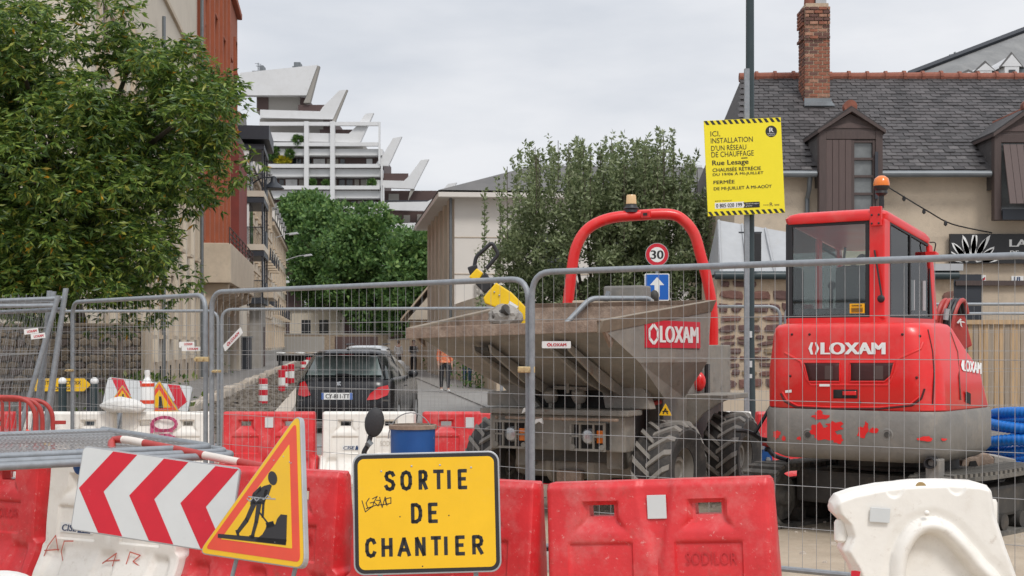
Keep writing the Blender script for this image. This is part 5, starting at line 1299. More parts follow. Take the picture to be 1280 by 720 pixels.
# stroke lettering in the road sign style
GLY = {'S': [[(.95, .82), (.8, .97), (.5, 1), (.2, .95), (.08, .78), (.2, .6), (.5, .52), (.8, .44), (.95, .26), (.8, .06), (.5, 0), (.2, .04), (.04, .2)]],
       'O': [[(.5, 1), (.2, .92), (.06, .7), (.06, .3), (.2, .08), (.5, 0), (.8, .08), (.94, .3), (.94, .7), (.8, .92), (.5, 1)]],
       'R': [[(.1, 0), (.1, 1), (.6, 1), (.86, .93), (.94, .75), (.86, .56), (.6, .48), (.1, .48)], [(.5, .48), (.95, 0)]],
       'T': [[(0, 1), (1, 1)], [(.5, 1), (.5, 0)]], 'I': [[(.5, 0), (.5, 1)]], 'E': [[(.95, 1), (.1, 1), (.1, 0), (.95, 0)], [(.1, .52), (.8, .52)]],
       'D': [[(.1, 0), (.1, 1), (.5, 1), (.82, .88), (.94, .65), (.94, .35), (.82, .12), (.5, 0), (.1, 0)]],
       'C': [[(.95, .78), (.8, .95), (.5, 1), (.2, .92), (.06, .7), (.06, .3), (.2, .08), (.5, 0), (.8, .05), (.95, .22)]],
       'H': [[(.1, 0), (.1, 1)], [(.9, 0), (.9, 1)], [(.1, .5), (.9, .5)]], 'A': [[(0, 0), (.5, 1), (1, 0)], [(.2, .32), (.8, .32)]],
       'N': [[(.1, 0), (.1, 1), (.9, 0), (.9, 1)]]}
def word(name, chars, y0, y1, parent):
    # chars: (letter, x0, x1) in photo pixels
    for ch_, x0, x1 in chars:
        mb = MB(); wl_ = 4.6*s_; q = wl_/2
        X0, X1, Y0_, Y1_ = sgx(x0)+q, sgx(x1)-q, sgy(y1)+q, sgy(y0)-q
        strokes(mb, [[(X0+(X1-X0)*a, Y0_+(Y1_-Y0_)*b_) for a, b_ in ln] for ln in GLY[ch_]], I4, wl_, .0040)
        mb.build(name, M['black'], parent, recalc=False, weld=False)
word('letter', [('S', 480.5, 495.5), ('O', 500.5, 516.5), ('R', 523, 536), ('T', 541.5, 556.5), ('I', 559, 565), ('E', 572, 586)], 587.5, 613, so)
word('letter', [('D', 512.5, 528.5), ('E', 534, 548.5)], 628.5, 654, so)
word('letter', [('C', 455.5, 470.5), ('H', 475, 491.5), ('A', 496, 513), ('N', 517, 532.5), ('T', 537, 551.5), ('I', 553.5, 559.5), ('E', 567, 581.5), ('R', 588, 604)], 670, 695, so)
mb = MB(); g = lambda *p: [(sgx(x), sgy(y)) for x, y in p]
strokes(mb, [g((453, 624), (457, 638), (465, 632)), g((462, 621), (458, 627), (460, 633), (466, 632), (468, 626), (463, 627)), g((466, 622), (472, 619), (468, 626), (473, 631), (476, 624), (471, 624)), g((475, 620), (478, 633), (482, 620), (484, 631)), g((484, 622), (489, 621), (489, 628), (483, 629), (482, 624), (484, 622)), g((458, 634), (470, 630), (486, 629))], I4, .0042, .0042)
mb.build('graffiti', M['black'], so, recalc=False)
for px, py in ((477.5, 588), (515.5, 582.5), (551, 582), (590, 586)): mb = MB(); mb.sphere((sgx(px), sgy(py), .004), .005, 6, (1, 1, .5)); mb.build('rivet', M['alu'], so, smooth=True)
for px, py in ((500, 645), (561, 645), (527, 707)): mb = MB(); mb.sphere((sgx(px), sgy(py), .0036), .0035, 6, (1, 1, .3)); mb.build('hole', M['black'], so, smooth=True)
for x in (-.23, .23): mb = MB(); mb.bx(x-.012, x+.012, -h_/2-.50, h_/2-.1, -.045, -.021); mb.build('leg', M['galv'], so)

# triangular road works sign
A_ = W(375, 513, 6.95); BL_ = W(247, 692, 7.30); BR_ = W(381, 712, 6.62)
ux_ = (BR_-BL_); wT = ux_.length; n_ = ux_.cross(A_-BL_).normalized(); uy_ = n_.cross(ux_).normalized()
Mt = frame(BL_, ux_, uy_); tr = root('road_works_sign', 'yellow triangular road works sign with red band and digging figure', 'sign', mtx=Mt)
ap = Mt.inverted() @ A_; TR = [Vector((0, 0)), Vector((wT, 0)), Vector((ap.x, ap.y))]
def tri_r(inset, r):
    P_ = TR; cen = (P_[0]+P_[1]+P_[2])/3; out_ = []
    def line(a, b_): d = (b_-a).normalized(); n = Vector((-d.y, d.x)); return a+n*inset, d
    ls = [line(P_[i], P_[(i+1) % 3]) for i in range(3)]; vs = []
    for i in range(3):
        (p, d), (q, e) = ls[i-1], ls[i]; den = d.x*e.y-d.y*e.x; t_ = ((q.x-p.x)*e.y-(q.y-p.y)*e.x)/den; vs.append(p+d*t_)
    for i in range(3):
        a, b_, c_ = vs[i-1], vs[i], vs[(i+1) % 3]; p = b_+(a-b_).normalized()*r*1.7; q = b_+(c_-b_).normalized()*r*1.7
        for k in range(7): t_ = k/6; out_.append(tuple((p*(1-t_)**2+b_*2*t_*(1-t_)+q*t_*t_)))
    return out_, vs
pl_, _ = tri_r(.0, .045); mb = MB(); poly2(mb, pl_, I4, -.028, 0); mb.build('plate', M['alu'], tr, bevel=.003)
pl_, _ = tri_r(.006, .04); mb = MB(); poly2(mb, pl_, I4, .0005, .002); mb.build('face', M['y_sign'], tr)
pl_, _ = tri_r(.030, .022); mb = MB(); poly2(mb, pl_, I4, .0021, .0032); mb.build('red_band', M['or_red'], tr)
pl_, vs3 = tri_r(.088, .004); mb = MB(); poly2(mb, pl_, I4, .0033, .0044); mb.build('inner_face', M['y_sign'], tr)
# local coordinates from photo pixels through the plane (affine fit)
def inv_aff():
    a = np.array([[247, 692, 1], [381, 712, 1], [375, 513, 1]], float); b_ = np.array([[0, 0], [wT, 0], [ap.x, ap.y]]); return np.linalg.solve(a, b_)
AF = inv_aff(); tp2 = lambda x, y: tuple(np.array([x, y, 1.0]) @ AF)
def zz_(x, y): return (240+x*240/785, 500+y*220/720)
fig = MB()
def poly_px(pts, z0=.0046, z1=.0056): poly2(fig, [tp2(*zz_(*p)) for p in pts], I4, z0, z1)
def limb(a, b_, wa, wb):
    a = Vector(tp2(*zz_(*a))); b_ = Vector(tp2(*zz_(*b_))); d = (b_-a).normalized(); n = Vector((-d.y, d.x)); wa *= .00145; wb *= .00145
    poly2(fig, [tuple(a-n*wa-d*wa*.3), tuple(b_-n*wb+d*wb*.3), tuple(b_+n*wb+d*wb*.3), tuple(a+n*wa-d*wa*.3)], I4, .0046, .0056)
poly_px([(338+18*math.cos(a)*1.0+4*math.sin(a), 320+30*math.sin(a)) for a in [k*math.pi/8 for k in range(16)]])
poly_px([(328, 345), (335, 352), (322, 392), (300, 425), (258, 425), (262, 400), (285, 360), (305, 350)])
limb((290, 360), (262, 385), 9, 8); limb((262, 385), (252, 425), 8, 6); limb((313, 370), (302, 425), 9, 7); limb((302, 425), (300, 480), 7, 6)
limb((265, 420), (235, 490), 15, 12); limb((235, 490), (198, 540), 12, 9); limb((285, 420), (274, 500), 15, 11); limb((274, 500), (258, 562), 11, 9)
poly_px([(188, 532), (200, 530), (206, 555), (196, 558)]); poly_px([(246, 555), (268, 552), (266, 572), (248, 568)])
poly_px([(114, 545), (395, 575), (392, 598), (114, 562)]); poly_px([(270, 575), (300, 552), (312, 530), (318, 508), (340, 502), (350, 515), (358, 490), (372, 472), (396, 476), (394, 580), (390, 596), (280, 583)])
limb((286, 460), (325, 512), 3, 3); poly_px([(312, 505), (342, 498), (348, 520), (318, 528)])
fig.build('digger_figure', M['black'], tr, recalc=False, weld=False)
mb = MB(); strokes(mb, [[tp2(*zz_(x, y)) for x, y in ((235, 400), (248, 412), (262, 396), (275, 412), (290, 398), (305, 408), (318, 390), (330, 400))], [tp2(*zz_(x, y)) for x, y in ((240, 392), (300, 402), (350, 408))]], I4, .006, .0058); mb.build('scratch', M['alu'], tr, recalc=False)
for q in ((342, 245), (404, 258), (380, 232), (350, 585), (410, 262)): x, y = tp2(*zz_(*q)); mb = MB(); mb.sphere((x, y, .0045), .004, 6, (1, 1, .4)); mb.build('rivet', M['alu'], tr, smooth=True)
for x in (.32*wT, .86*wT): mb = MB(); mb.tube([(x, .05, -.045), (x-.06, -.42, -.045)], .011, 8); mb.build('leg', M['galv'], tr, smooth=True)

# chevron panel
def chevron(name, label, TL, TRr, BL, n, direction, lens=1.0, thick=.02, r=.03, fill=(.0, .9)):
    ux_ = (TRr-TL); w = ux_.length; nn_ = ux_.cross(TL-BL).normalized(); uy_ = nn_.cross(ux_).normalized(); h = (TL-BL).dot(uy_); Mc = frame(TL-uy_*h, ux_, uy_)
    t = root(name, label, 'sign', mtx=Mc)
    mb = MB(); poly2(mb, rrect(w, h, r, 5, w/2, h/2), I4, -thick, 0); mb.build('plate', M['alu'], t, bevel=.003)
    mb = MB(); poly2(mb, rrect(w-.012, h-.012, r-.006, 5, w/2, h/2), I4, .0005, .0018); mb.build('face', M['white_refl'], t)
    return t, w, h
TL = W(104, 557, 7.62); TRr = W(301, 585, 7.42); BLl = W(93, 663, 7.58)
cv, cw_, chh = chevron('chevron_panel', 'white panel with red chevrons pointing left, leaning on the front barriers', TL, TRr, BLl, 3, -1)
m_ = .008
for k in range(3):
    x0 = .015+k*.295
    pts = [(x0+.165, chh-m_), (x0+.305, chh-m_), (x0+.145, chh*.50), (x0+.29, m_), (x0+.15, m_), (x0+.0, chh*.50)]
    pts = [(max(m_, min(cw_-m_-.004, x)), y) for x, y in pts]
    mb = MB(); poly2(mb, [pts[0], pts[1], pts[2], pts[5]], I4, .002, .0032); poly2(mb, [pts[5], pts[2], pts[3], pts[4]], I4, .002, .0032); mb.build('chevron', M['red_refl'], cv, weld=True)
for y in (.1, .35): mb = MB(); mb.bx(.05, cw_-.05, y-.012, y+.012, -.045, -.021); mb.build('back_rail', M['galv'], cv)
o = MB().sphere((0, 0, 0), .045, 8, (.8, .8, 1.3)).tube([(0, 0, .04), (0, 0, .09)], .02, 8).build('blue_glove', M['blue'], None, smooth=True); o.location = W(99, 581, 8.25); tag(o, 'dark blue rag stuffed behind the left edge of the chevron panel', 'rag')
# rear chevron panel pointing right
TL = W(135, 471, 21.5); TRr = W(241, 483, 21.2); BLl = W(130, 506, 21.4)
t, cw_, chh = chevron('chevron_panel', 'rear white panel with red chevrons pointing right, beyond the sandbag', TL, TRr, BLl, 3, 1, r=.05)
for k in range(3):
    x0 = .06+k*.46; pts = [(x0, chh-.01), (x0+.2, chh-.01), (x0+.37, chh*.45), (x0+.2, .01), (x0, .01), (x0+.17, chh*.45)]
    mb = MB(); poly2(mb, [pts[0], pts[1], pts[2], pts[5]], I4, .002, .004); poly2(mb, [pts[5], pts[2], pts[3], pts[4]], I4, .002, .004); mb.build('chevron', M['red_refl'], t)
for x in (.3, 1.0): mb = MB(); mb.bx(x-.02, x+.02, -.75, chh-.05, -.07, -.021); mb.build('leg', M['galv'], t)
def small_tri(label, px, py, w, h, Y, rot=0, txt=False):
    o0 = W(px, py, Y); s = Y/F; Mx = frame(o0, (math.cos(rot), 0, math.sin(rot)), (-math.sin(rot), 0, math.cos(rot))); t = root('warning_triangle', label, 'sign', mtx=Mx)
    for nm, f_, m_, z in (('plate', 1.06, 'alu', -.01), ('face', 1, 'y_sign', .001), ('red_band', .88, 'or_red', .003), ('inner_face', .58, 'y_sign', .005)):
        cy = h*s/3; P_ = [(-w*s/2, 0), (w*s/2, 0), (0, h*s)]; mb = MB(); poly2(mb, [(x*f_, cy+(y-cy)*f_) for x, y in P_], I4, z, z+.0018); mb.build(nm, M[m_], t)
    mb = MB(); poly2(mb, [(-.02*w*s, .12*h*s), (.10*w*s, .12*h*s), (.06*w*s, .5*h*s), (0, .5*h*s)], I4, .007, .009); mb.build('figure', M['black'], t)
    mb = MB(); mb.bx(-.015, .015, -.5, h*s*.5, -.04, -.011); mb.build('leg', M['galv'], t)
small_tri('small triangular works sign in front of the rear chevron panel', 153, 503, 30, 21, 20.9)
small_tri('scribbled triangular sign lying tilted behind the white reflector post', 199, 515, 50, 39, 20.8, 0)
# sandbag
def bag(label, c_, sx, sy, sz, rot):
    b_ = bmesh.new(); bmesh.ops.create_icosphere(b_, subdivisions=4, radius=1)
    for v in b_.verts:
        n = noise.noise(v.co*2.2+Vector((3, 1, 0)))*.10+noise.noise(v.co*6)*.045; q = v.co.copy(); p = abs(q.x)**2.6; v.co = Vector((q.x*sx*(1+n*.3), q.y*sy*(1-.45*p+n), q.z*sz*(1-.5*p+n)))
        if v.co.z < -sz*.55: v.co.z = -sz*.55
    for f in b_.faces: f.smooth = True
    me = bpy.data.meshes.new('sandbag'); b_.to_mesh(me); b_.free(); me.materials.append(M['bag']); o = inst('sandbag', me, None, c_, rot); tag(o, label, 'sandbag'); return o
bag('white woven sandbag slumped over the top of the rear white barriers', W(154, 508.5, 15.9), .265, .16, .11, (0, .05, 0))
# striped reflector post
def delineator(label, px, y0, y1, Y, r, bands, group, rubble=None):
    zb, zt = W(0, y1, Y).z, W(0, y0, Y).z; t = root('marker_post', label, 'bollard', ((px-640)*Y/F, Y, 0 if zb < .35 else zb), group=group); ob = 0 if zb < .35 else zb
    zb = 0 if zb < .35 else 0; H_ = zt-ob; n = len(bands)
    for k, c_ in enumerate(bands):
        a = H_*k/n; b2 = H_*(k+1)/n; rr_ = r*(1+.0*k); MB().lathe([(r, a), (r, b2)] if k < n-1 else [(r, a), (r, b2-.02), (r*.8, b2), (0, b2)], 16).build('band', M[c_], t, smooth=True)
    MB().lathe([(r*1.9, .0), (r*1.8, .04), (r*1.1, .07)], 16).build('foot', M['black'], t, smooth=True)
    return t
M['cone_or'] = mat('orange red plastic', (.72, .06, .02), .45, var=.1)
t = root('reflector_post', 'white guide post with orange bands and narrow neck above the sandbag', 'bollard', W(184, 514, 16.2)); 
s16 = 16.2/F
MB().lathe([(.075, 0), (.078, .05), (.075, 33*s16), (.05, 37*s16)], 18).build('tube', M['white'], t, smooth=True)
for a, b_ in ((9.5, 14), (31, 35)): MB().lathe([(.0795, a*s16), (.0795, b_*s16)], 18).build('band', M['cone_or'], t, smooth=True)
MB().lathe([(.05, 37*s16), (.04, 40*s16), (.03, 41*s16), (.026, 44*s16), (.032, 47*s16), (.03, 51*s16), (0, 51.5*s16)], 14).build('neck', M['white'], t, smooth=True)
# bollards with white ball
for px, lab in ((78, 'dark bollard with white ball top, left of the two before the stone wall'), (118, 'dark bollard with white ball top, right of the two before the stone wall')):
    Y = 21.6; s26 = Y/F; t = root('ball_bollard', lab, 'bollard', ((px-640)*s26, Y, 0), group='ball topped bollards')
    zt = W(0, 480, Y).z; MB().lathe([(.07, 0), (.065, .1), (.06, zt-.05), (.063, zt)], 14).build('post', M['pole'], t, smooth=True); MB().sphere((0, 0, zt+.04), .062, 10).build('ball', M['white'], t, smooth=True)
# yellow deviation arrow
Y = 22.6; t = root('direction_sign', 'yellow arrow shaped detour sign before the stone wall', 'sign', W(44, 490, Y)); s28 = Y/F; Mx = frame((0, 0, 0), (1, 0, 0), (0, 0, 1))
mb = MB(); pp = [(0, 1), (61, 1), (70, 9), (61, 17), (0, 17)]; poly2(mb, [((x)*s28, y*s28) for x, y in pp], Mx, 0, .03); mb.build('plate', M['y_sign'], t)
text('lettering', 'STOP  LA CROIX', M['black'], t, Mx, 12*s28, 9.5*s28, 58*s28, 14*s28, bold=.02, depth=.034); text('lettering', 'OBLIG', M['black'], t, Mx, 24*s28, 3*s28, 44*s28, 7*s28, bold=.02, depth=.034)
for x in (6, 66): mb = MB(); mb.bx(x*s28-.03, x*s28+.03, .031, .09, -.60, .3); mb.build('leg', M['iron'], t)
Y = 29.2; t = root('rusty_post', 'thin rusty post standing against the stone wall', 'post', ((150-640)*Y/F, Y, 0)); MB().tube([(0, 0, 0), (0, 0, W(0, 414, Y).z)], .055, 8).build('post', M['rusty'], t, smooth=True); MB().sphere((0, 0, W(0, 414, Y).z), .06, 6).build('cap', M['rusty'], t, smooth=True)
# red and white posts along the trench
gm = 'red and white marker posts along the trench'
seq = ['red_refl', 'white', 'red_refl', 'white', 'red_refl']
for px, y0, y1, Y, r, sq, lab in ((329, 473, 508, 35.5, .115, seq, 'red and white banded post nearest in the trench row'), (352, 462, 482, 45, .12, ['red_refl', 'white', 'red_refl'], 'second banded post of the trench row, in front of its twin'), (356, 457, 479, 49, .12, seq[1:], 'third banded post, just behind the second'), (364, 455, 474, 54, .12, ['red_refl', 'white', 'red_refl'], 'fourth banded post, alone beside the kerb'),
                              (379, 452, 463, 64, .13, seq[:3], 'banded post left of the far pair'), (383, 450, 463, 68, .14, seq[1:4], 'banded post of the far pair, right'), (386, 447, 458, 76, .15, seq[:3], 'banded post farther on beyond the pair'), (395, 443, 452, 88, .15, seq[:3], 'tiny banded post near the plank deck, left'), (401, 442, 450, 96, .15, seq[1:4], 'tiny banded post near the plank deck, right')):
    delineator(lab, px, y0, y1, Y, r, sq, gm)
def cone(label, px, py, Y, h):
    t = root('traffic_cone', label, 'traffic cone', ((px-640)*Y/F, Y, .1)); MB().lathe([(h*.22, .04), (h*.13, h*.45)], 14).build('cone', M['cone_or'], t, smooth=True); MB().lathe([(h*.13, h*.45), (h*.09, h*.68)], 14).build('band', M['white'], t, smooth=True); MB().lathe([(h*.09, h*.68), (h*.04, h), (0, h)], 14).build('tip', M['cone_or'], t, smooth=True); MB().box((0, 0, .02), (h*.6, h*.6, .04)).build('base', M['cone_or'], t)
cone('orange traffic cone beside the far pedestrian', 491, 440, 95, .9); cone('orange traffic cone by the far red barrier', 414, 445, 90, .9)

# blue drum, wire hoop, mirror, flange, pipes
t = root('blue_drum', 'blue plastic drum with brown rim and wire handle behind the exit sign', 'drum', W(516, 600, 10.6)); s10 = 10.6/F
t.location.z = 0; zt = W(0, 531, 10.6).z; dx0, dx1 = 30*s10, 28*s10
b_ = MB(); b_.lathe([(dx1*.96, .3), (dx1, zt-.05), (dx1*1.0, zt-.03)], 28); b_.build('body', M['blue'], t, smooth=True)
MB().lathe([(dx1*1.0, zt-.03), (dx1*1.07, zt-.028), (dx1*1.07, zt), (dx1*.98, zt+.004), (dx1*.97, zt-.06)], 28).build('rim', M['rusty'], t, smooth=True)
MB().lathe([(dx1*.8, .0), (dx1*.96, .30)], 20).build('stand', M['dark'], t, smooth=True)
pts = [((-30+28*(1-math.cos(a)))*s10, -.05, zt-.1+38*s10*math.sin(a)*.85) for a in [k*math.pi/14 for k in range(15)]]
MB().tube(pts, .0045, 5).build('handle', M['wire'], t, smooth=True)
t = root('rear_view_mirror', 'black oval machine mirror seen from behind on its bent stalk', 'mirror', W(464, 610, 9.9)); o0 = W(464, 610, 9.9)
MB().sphere(W(468, 528, 9.9)-o0, 1, 14, (.068, .035, .105), Matrix.Rotation(.14, 3, 'Y')).build('head', mat('black rubber', (.03, .03, .032), .6, bump=.15), t, smooth=True)
MB().tube(catmull([W(463, 545, 9.9)-o0, W(460, 556, 9.9)-o0, W(455, 566, 9.9)-o0, W(457, 577, 9.9)-o0, W(457, 640, 9.9)-o0], 5), .018, 8).build('stalk', M['black'], t, smooth=True)
MB().tube([W(459, 552, 9.88)-o0, W(464, 557, 9.88)-o0], .024, 8).build('joint', M['zinc'], t, smooth=True)
t = root('pipe_flange', 'blue flanged valve with ring of bolts between dumper and excavator', 'valve', W(927, 580, 15.3)); t.location.z = 0; zc = W(0, 580, 15.3).z
Mr = Matrix.Rotation(R(90), 3, 'X'); rr = .33
mb = MB(); mb.lathe([(0, -.04), (rr, -.04), (rr, .04), (0, .04)], 30, (0, 0, zc), Mr); mb.build('flange', M['blue'], t, smooth=True)
for k in range(12):
    a = 2*math.pi*k/12+.2; MB().lathe([(.026, -.03), (.026, .03), (0, .031)], 6, (.28*math.cos(a), -.06, zc+.28*math.sin(a)), Mr).build('bolt', M['galv'], t)
MB().lathe([(.16, 0), (.16, .7)], 20, (0, 0, zc), Matrix.Rotation(R(-90), 3, 'X')).build('pipe', M['blue'], t, smooth=True); MB().bx(-.2, .2, -.05, .4, .0, zc-.2).build('support', M['planks2'], t)
t = root('black_hose', 'black hose arching from the flange up beside the excavator', 'hose', W(932, 540, 12.6)); o0 = W(932, 540, 12.6)
MB().tube(catmull([W(920, 538, 12.6)-o0, W(936, 540, 12.6)-o0, W(955, 552, 12.6)-o0, W(966, 568, 12.4)-o0, W(985, 575, 12.2)-o0], 5), .02, 8).build('hose', M['black'], t, smooth=True)
MB().tube([W(944, 541, 12.6)-o0, W(966, 504, 12.6)-o0], .016, 6).build('lever', M['black'], t, smooth=True)
for k in range(3): MB().tube([W(950+k*3, 548+k*7, 12.5)-o0, W(962+k*3, 550+k*7, 12.5)-o0], .018, 6).build('strap', M['tube_red' if k % 2 else 'black'], t, smooth=True)
# blue corrugated pipe coils
t = root('pipe_coil', 'bright blue corrugated pipe coiled in loose loops at the right edge', 'pipe', W(1275, 590, 13.6)); t.location.z = 0
Yc = 13.9; xc = (1300-640)*Yc/F
ca = bpy.data.meshes
for k, (zc_, rx, off, tilt) in enumerate(((.30, .50, 0, .1), (.40, .53, .05, -.07), (.53, .50, -.04, .12), (.63, .47, .03, -.12), (.76, .49, -.02, .04), (.86, .45, .02, -.05))):
    pts = []; rad = []
    n_ = 210
    for i in range(n_):
        a = 2*math.pi*i/n_; pts.append((xc-t.location.x+off+rx*math.cos(a), Yc-t.location.y+rx*.9*math.sin(a), zc_+tilt*math.cos(a+k))); rad.append(.058 if i % 3 else .050)
    pts.append(pts[0]); rad.append(rad[0]); MB().tube(pts, rad, 10, cap=False).build('coil', M['blue_pipe'], t, smooth=True, smooth_angle=70)

# ---------------- poles and signs in the middle ----------------
PY = 17.6; s_ = PY/F
t = root('lamp_pole', 'tall dark green pole carrying the yellow notice', 'pole', ((937.5-640)*s_, PY, 0)); MB().lathe([(.075, 0), (.07, .8), (.056, 1.6), (.052, 5), (.045, 9), (0, 9)], 16).build('pole', M['pole'], t, smooth=True)
MB().lathe([(.09, 0), (.09, .35), (.072, .42)], 16).build('base', M['pole'], t, smooth=True)
for y in (455, 470, 418): MB().box((-.02, -.065, W(0, y, PY).z), (.07, .01, .08 if y != 470 else .05)).build('sticker', M['white_refl'], t)
t = root('sign_post', 'flat pale grey post standing beside the green pole', 'post', ((931.5-640)*s_, PY-.12, 0)); MB().bx(-.03, .03, -.03, .03, 0, W(0, 86, PY-.12).z).build('post', M['galv'], t)
YS = PY-.22; sy_ = YS/F
Mn = frame(W(930.5, 208.5, YS), (1, 0, .045), (-.022, 0, 1)); ns = root('notice_board', 'yellow printed works notice with black hazard stripes on the green pole', 'notice', mtx=Mn)
w_, h_ = 96.5*sy_, 119.5*sy_
mb = MB(); mb.bx(-w_/2, w_/2, -h_/2, h_/2, -.012, 0); mb.build('board', M['y_poster'], ns, bevel=.002)
def nx_(px): return (px-930.5)*sy_
def ny_(px, py): return (208.5-py)*sy_-(px-930.5)*sy_*.035
def ntext(s, x0, y0, x1, y1, m='black', bold=0.0, d=.003):
    xm = (x0+x1)/2; text('lettering', s, M[m], ns, I4, nx_(x0), ny_(xm, y1), nx_(x1), ny_(xm, y0), bold=bold, depth=d)
for yb in (h_/2-5.5*sy_, -h_/2+.3*sy_):
    n = 13
    for k in range(n):
        x = -w_/2+k*w_/n+.2*sy_; hh = 5.2*sy_; wd = w_/n*.5; sl = -w_/n*.45
        pts = [(x+wd*.0-sl*0, yb), (x+wd, yb), (x+wd+sl, yb+hh), (x+sl, yb+hh)]; pts = [(max(-w_/2, min(w_/2, a+w_/n*.45)), b_) for a, b_ in pts]
        mb = MB(); poly2(mb, pts, I4, .0005, .002); mb.build('hazard_stripe', M['black'], ns)
ntext('ICI,', 890, 163.5, 902, 171); ntext('INSTALLATION', 890, 171.5, 942.5, 178); ntext("D'UN RÉSEAU", 890, 179.5, 934, 187.5); ntext('DE CHAUFFAGE', 890, 188.7, 943, 195.5)
mb = MB(); mb.bx(nx_(927), nx_(935), ny_(931, 198), ny_(931, 196.8), .0005, .002); mb.build('bar', M['black'], ns)
ntext('Rue Lesage', 890.5, 199.5, 936, 207.5, bold=.018); ntext('CHAUSSÉE RÉTRÉCIE', 890.5, 208, 951, 213.5, bold=.014); ntext('DU 19/06 À MI-JUILLET', 890.5, 214.5, 954, 219.5, bold=.014)
ntext('FERMÉE', 891, 224, 917.5, 229.3, bold=.014); ntext('DE MI-JUILLET À MI-AOÛT', 891, 231.5, 963.5, 237.5, bold=.014); ntext('INFOS TRAVAUX', 892, 250, 913, 251.6)
mb = MB(); mb.bx(nx_(891.5), nx_(928), ny_(910, 260), ny_(910, 252.6), .0005, .002); mb.build('phone_box', M['white'], ns); ntext('0 805 020 199', 893, 254, 925.5, 258.8, bold=.02, d=.004)
mb = MB(); poly2(mb, [(nx_(927), ny_(938, 259.5)), (nx_(947.5), ny_(938, 259.5)), (nx_(947.5), ny_(938, 252.6)), (nx_(927), ny_(938, 252.6)), (nx_(929), ny_(938, 256))], I4, .0022, .0035); mb.build('call_box', M['black'], ns)
ntext('Service & appel', 930, 253.8, 946, 255.6, 'white', .0, .005); ntext('gratuits', 930, 256.8, 938, 258.6, 'white', .0, .005); ntext('R', 960, 253.5, 964, 258, 'bronze'); ntext('énergie', 952, 255.5, 959, 257.5, 'bronze'); ntext('rennes', 965.5, 255.5, 972, 257.5, 'bronze')
mb = MB(); cxx, cyy = nx_(966), ny_(966, 164.5); mb.lathe([(0, .0005), (7.2*sy_, .0005), (7.2*sy_, .002), (0, .002)], 28, (cxx, cyy, 0)); mb.build('logo_disc', M['black'], ns); ntext('R', 963.5, 160, 969, 165.5, 'white', .02, .004); ntext('RÉSEAU', 961.5, 166.5, 970.5, 168, 'white', 0, .004); ntext('CHALEUR', 961.5, 168.8, 970.5, 170, 'white', 0, .004)

# 30 sign and blue arrow
YR = 27.0; s_ = YR/F
t = root('road_sign', 'speed limit thirty disc above a blue one way arrow on a thin post', 'traffic sign', ((821-640)*s_, YR, 0)); 
Mz = frame((0, -.05, W(0, 318.5, YR).z), (1, 0, 0), (0, 0, 1))
MB().tube([(0, 0, 0), (0, 0, W(0, 305, YR).z)], .03, 8).build('post', M['galv'], t, smooth=True)
for nm, r_, m_, z0 in (('disc_plate', 14.6, 'alu', -.02), ('disc_rim', 13.9, 'red_refl', .0005), ('disc_face', 9.4, 'white', .003)):
    mb = MB(); mb.lathe([(0, z0), (r_*s_, z0), (r_*s_, z0+.002 if z0 > 0 else 0), (0, z0+.002 if z0 > 0 else 0)], 32); 
    me_ = mb.build(nm, M[m_], t); me_.data.transform(Mz)
text('lettering', '30', M['black'], t, Mz, -8.2*s_, -5.4*s_, 8.2*s_, 5.4*s_, bold=.03, depth=.007)
Mb = frame((0, -.05, W(0, 359, YR).z), (1, 0, 0), (0, 0, 1)); mb = MB(); poly2(mb, rrect(31*s_, 34*s_, .03, 4), Mb, -.02, 0); mb.build('arrow_plate', M['white'], t)
mb = MB(); poly2(mb, rrect(28.5*s_, 31.5*s_, .02, 4), Mb, .0005, .002); mb.build('arrow_face', M['blue_sign'], t)
mb = MB(); poly2(mb, [(x*s_, y*s_) for x, y in ((-3.2, -12), (3.2, -12), (3.2, 2.5), (-3.2, 2.5))], Mb, .0022, .004); poly2(mb, [(x*s_, y*s_) for x, y in ((-9, 2.5), (9, 2.5), (0, 12.5))], Mb, .0022, .004); mb.build('arrow', M['white'], t)
# ---------------- dumper ----------------
DA = R(28)
dm = root('site_dumper', 'dusty site dumper with raised grey skip, big lugged tyres and red roll hoop', 'dumper', (.66, 13.05, 0), -DA)
def DW(px, py, Y):
    return dm.matrix_basis.inverted() @ W(px, py, Y)
FL, FR, BRr, BLr = Vector((-1.02, -1.36, 1.68)), Vector((.80, -1.45, 1.73)), Vector((1.06, .46, 1.94)), Vector((-.98, .45, 1.93))
M1l, M1r = Vector((-.90, -.72, 1.40)), Vector((.885, -.80, 1.41)); M2l, M2r = Vector((-1.0, .34, 1.38)), Vector((1.055, .36, 1.40))
K1l, K1r, K2l, K2r = Vector((-.62, -.12, 1.10)), Vector((.84, -.12, 1.08)), Vector((-.60, .30, 1.10)), Vector((.86, .30, 1.08))
FLl, FRl = FL+Vector((.0, .02, -.09)), FR+Vector((0, .02, -.09))
def skip_shell(off):
    mb = MB(); pts = [FL, FR, BRr, BLr, M1l, M1r, M2l, M2r, K1l, K1r, K2l, K2r]
    c = Vector((.05, -.3, 1.9)); P_ = [p+(c-p).normalized()*off for p in pts]
    if off: 
        for i in range(4): P_[i].z = pts[i].z-.002
    mb.add(P_, [(0, 1, 9, 8), (0, 8, 4), (1, 5, 9), (0, 4, 6, 3), (4, 8, 10, 6), (1, 2, 7, 5), (5, 7, 11, 9), (8, 9, 11, 10), (3, 6, 10, 11, 7, 2)]); return mb
o = skip_shell(0).build('skip', M['dumper'], dm, recalc=False)
sol = o.modifiers.new('thickness', 'SOLIDIFY'); sol.thickness = .018; sol.offset = 0
o2 = skip_shell(.03).build('skip_lining', M['rusty'], dm, recalc=False); skip_o = o
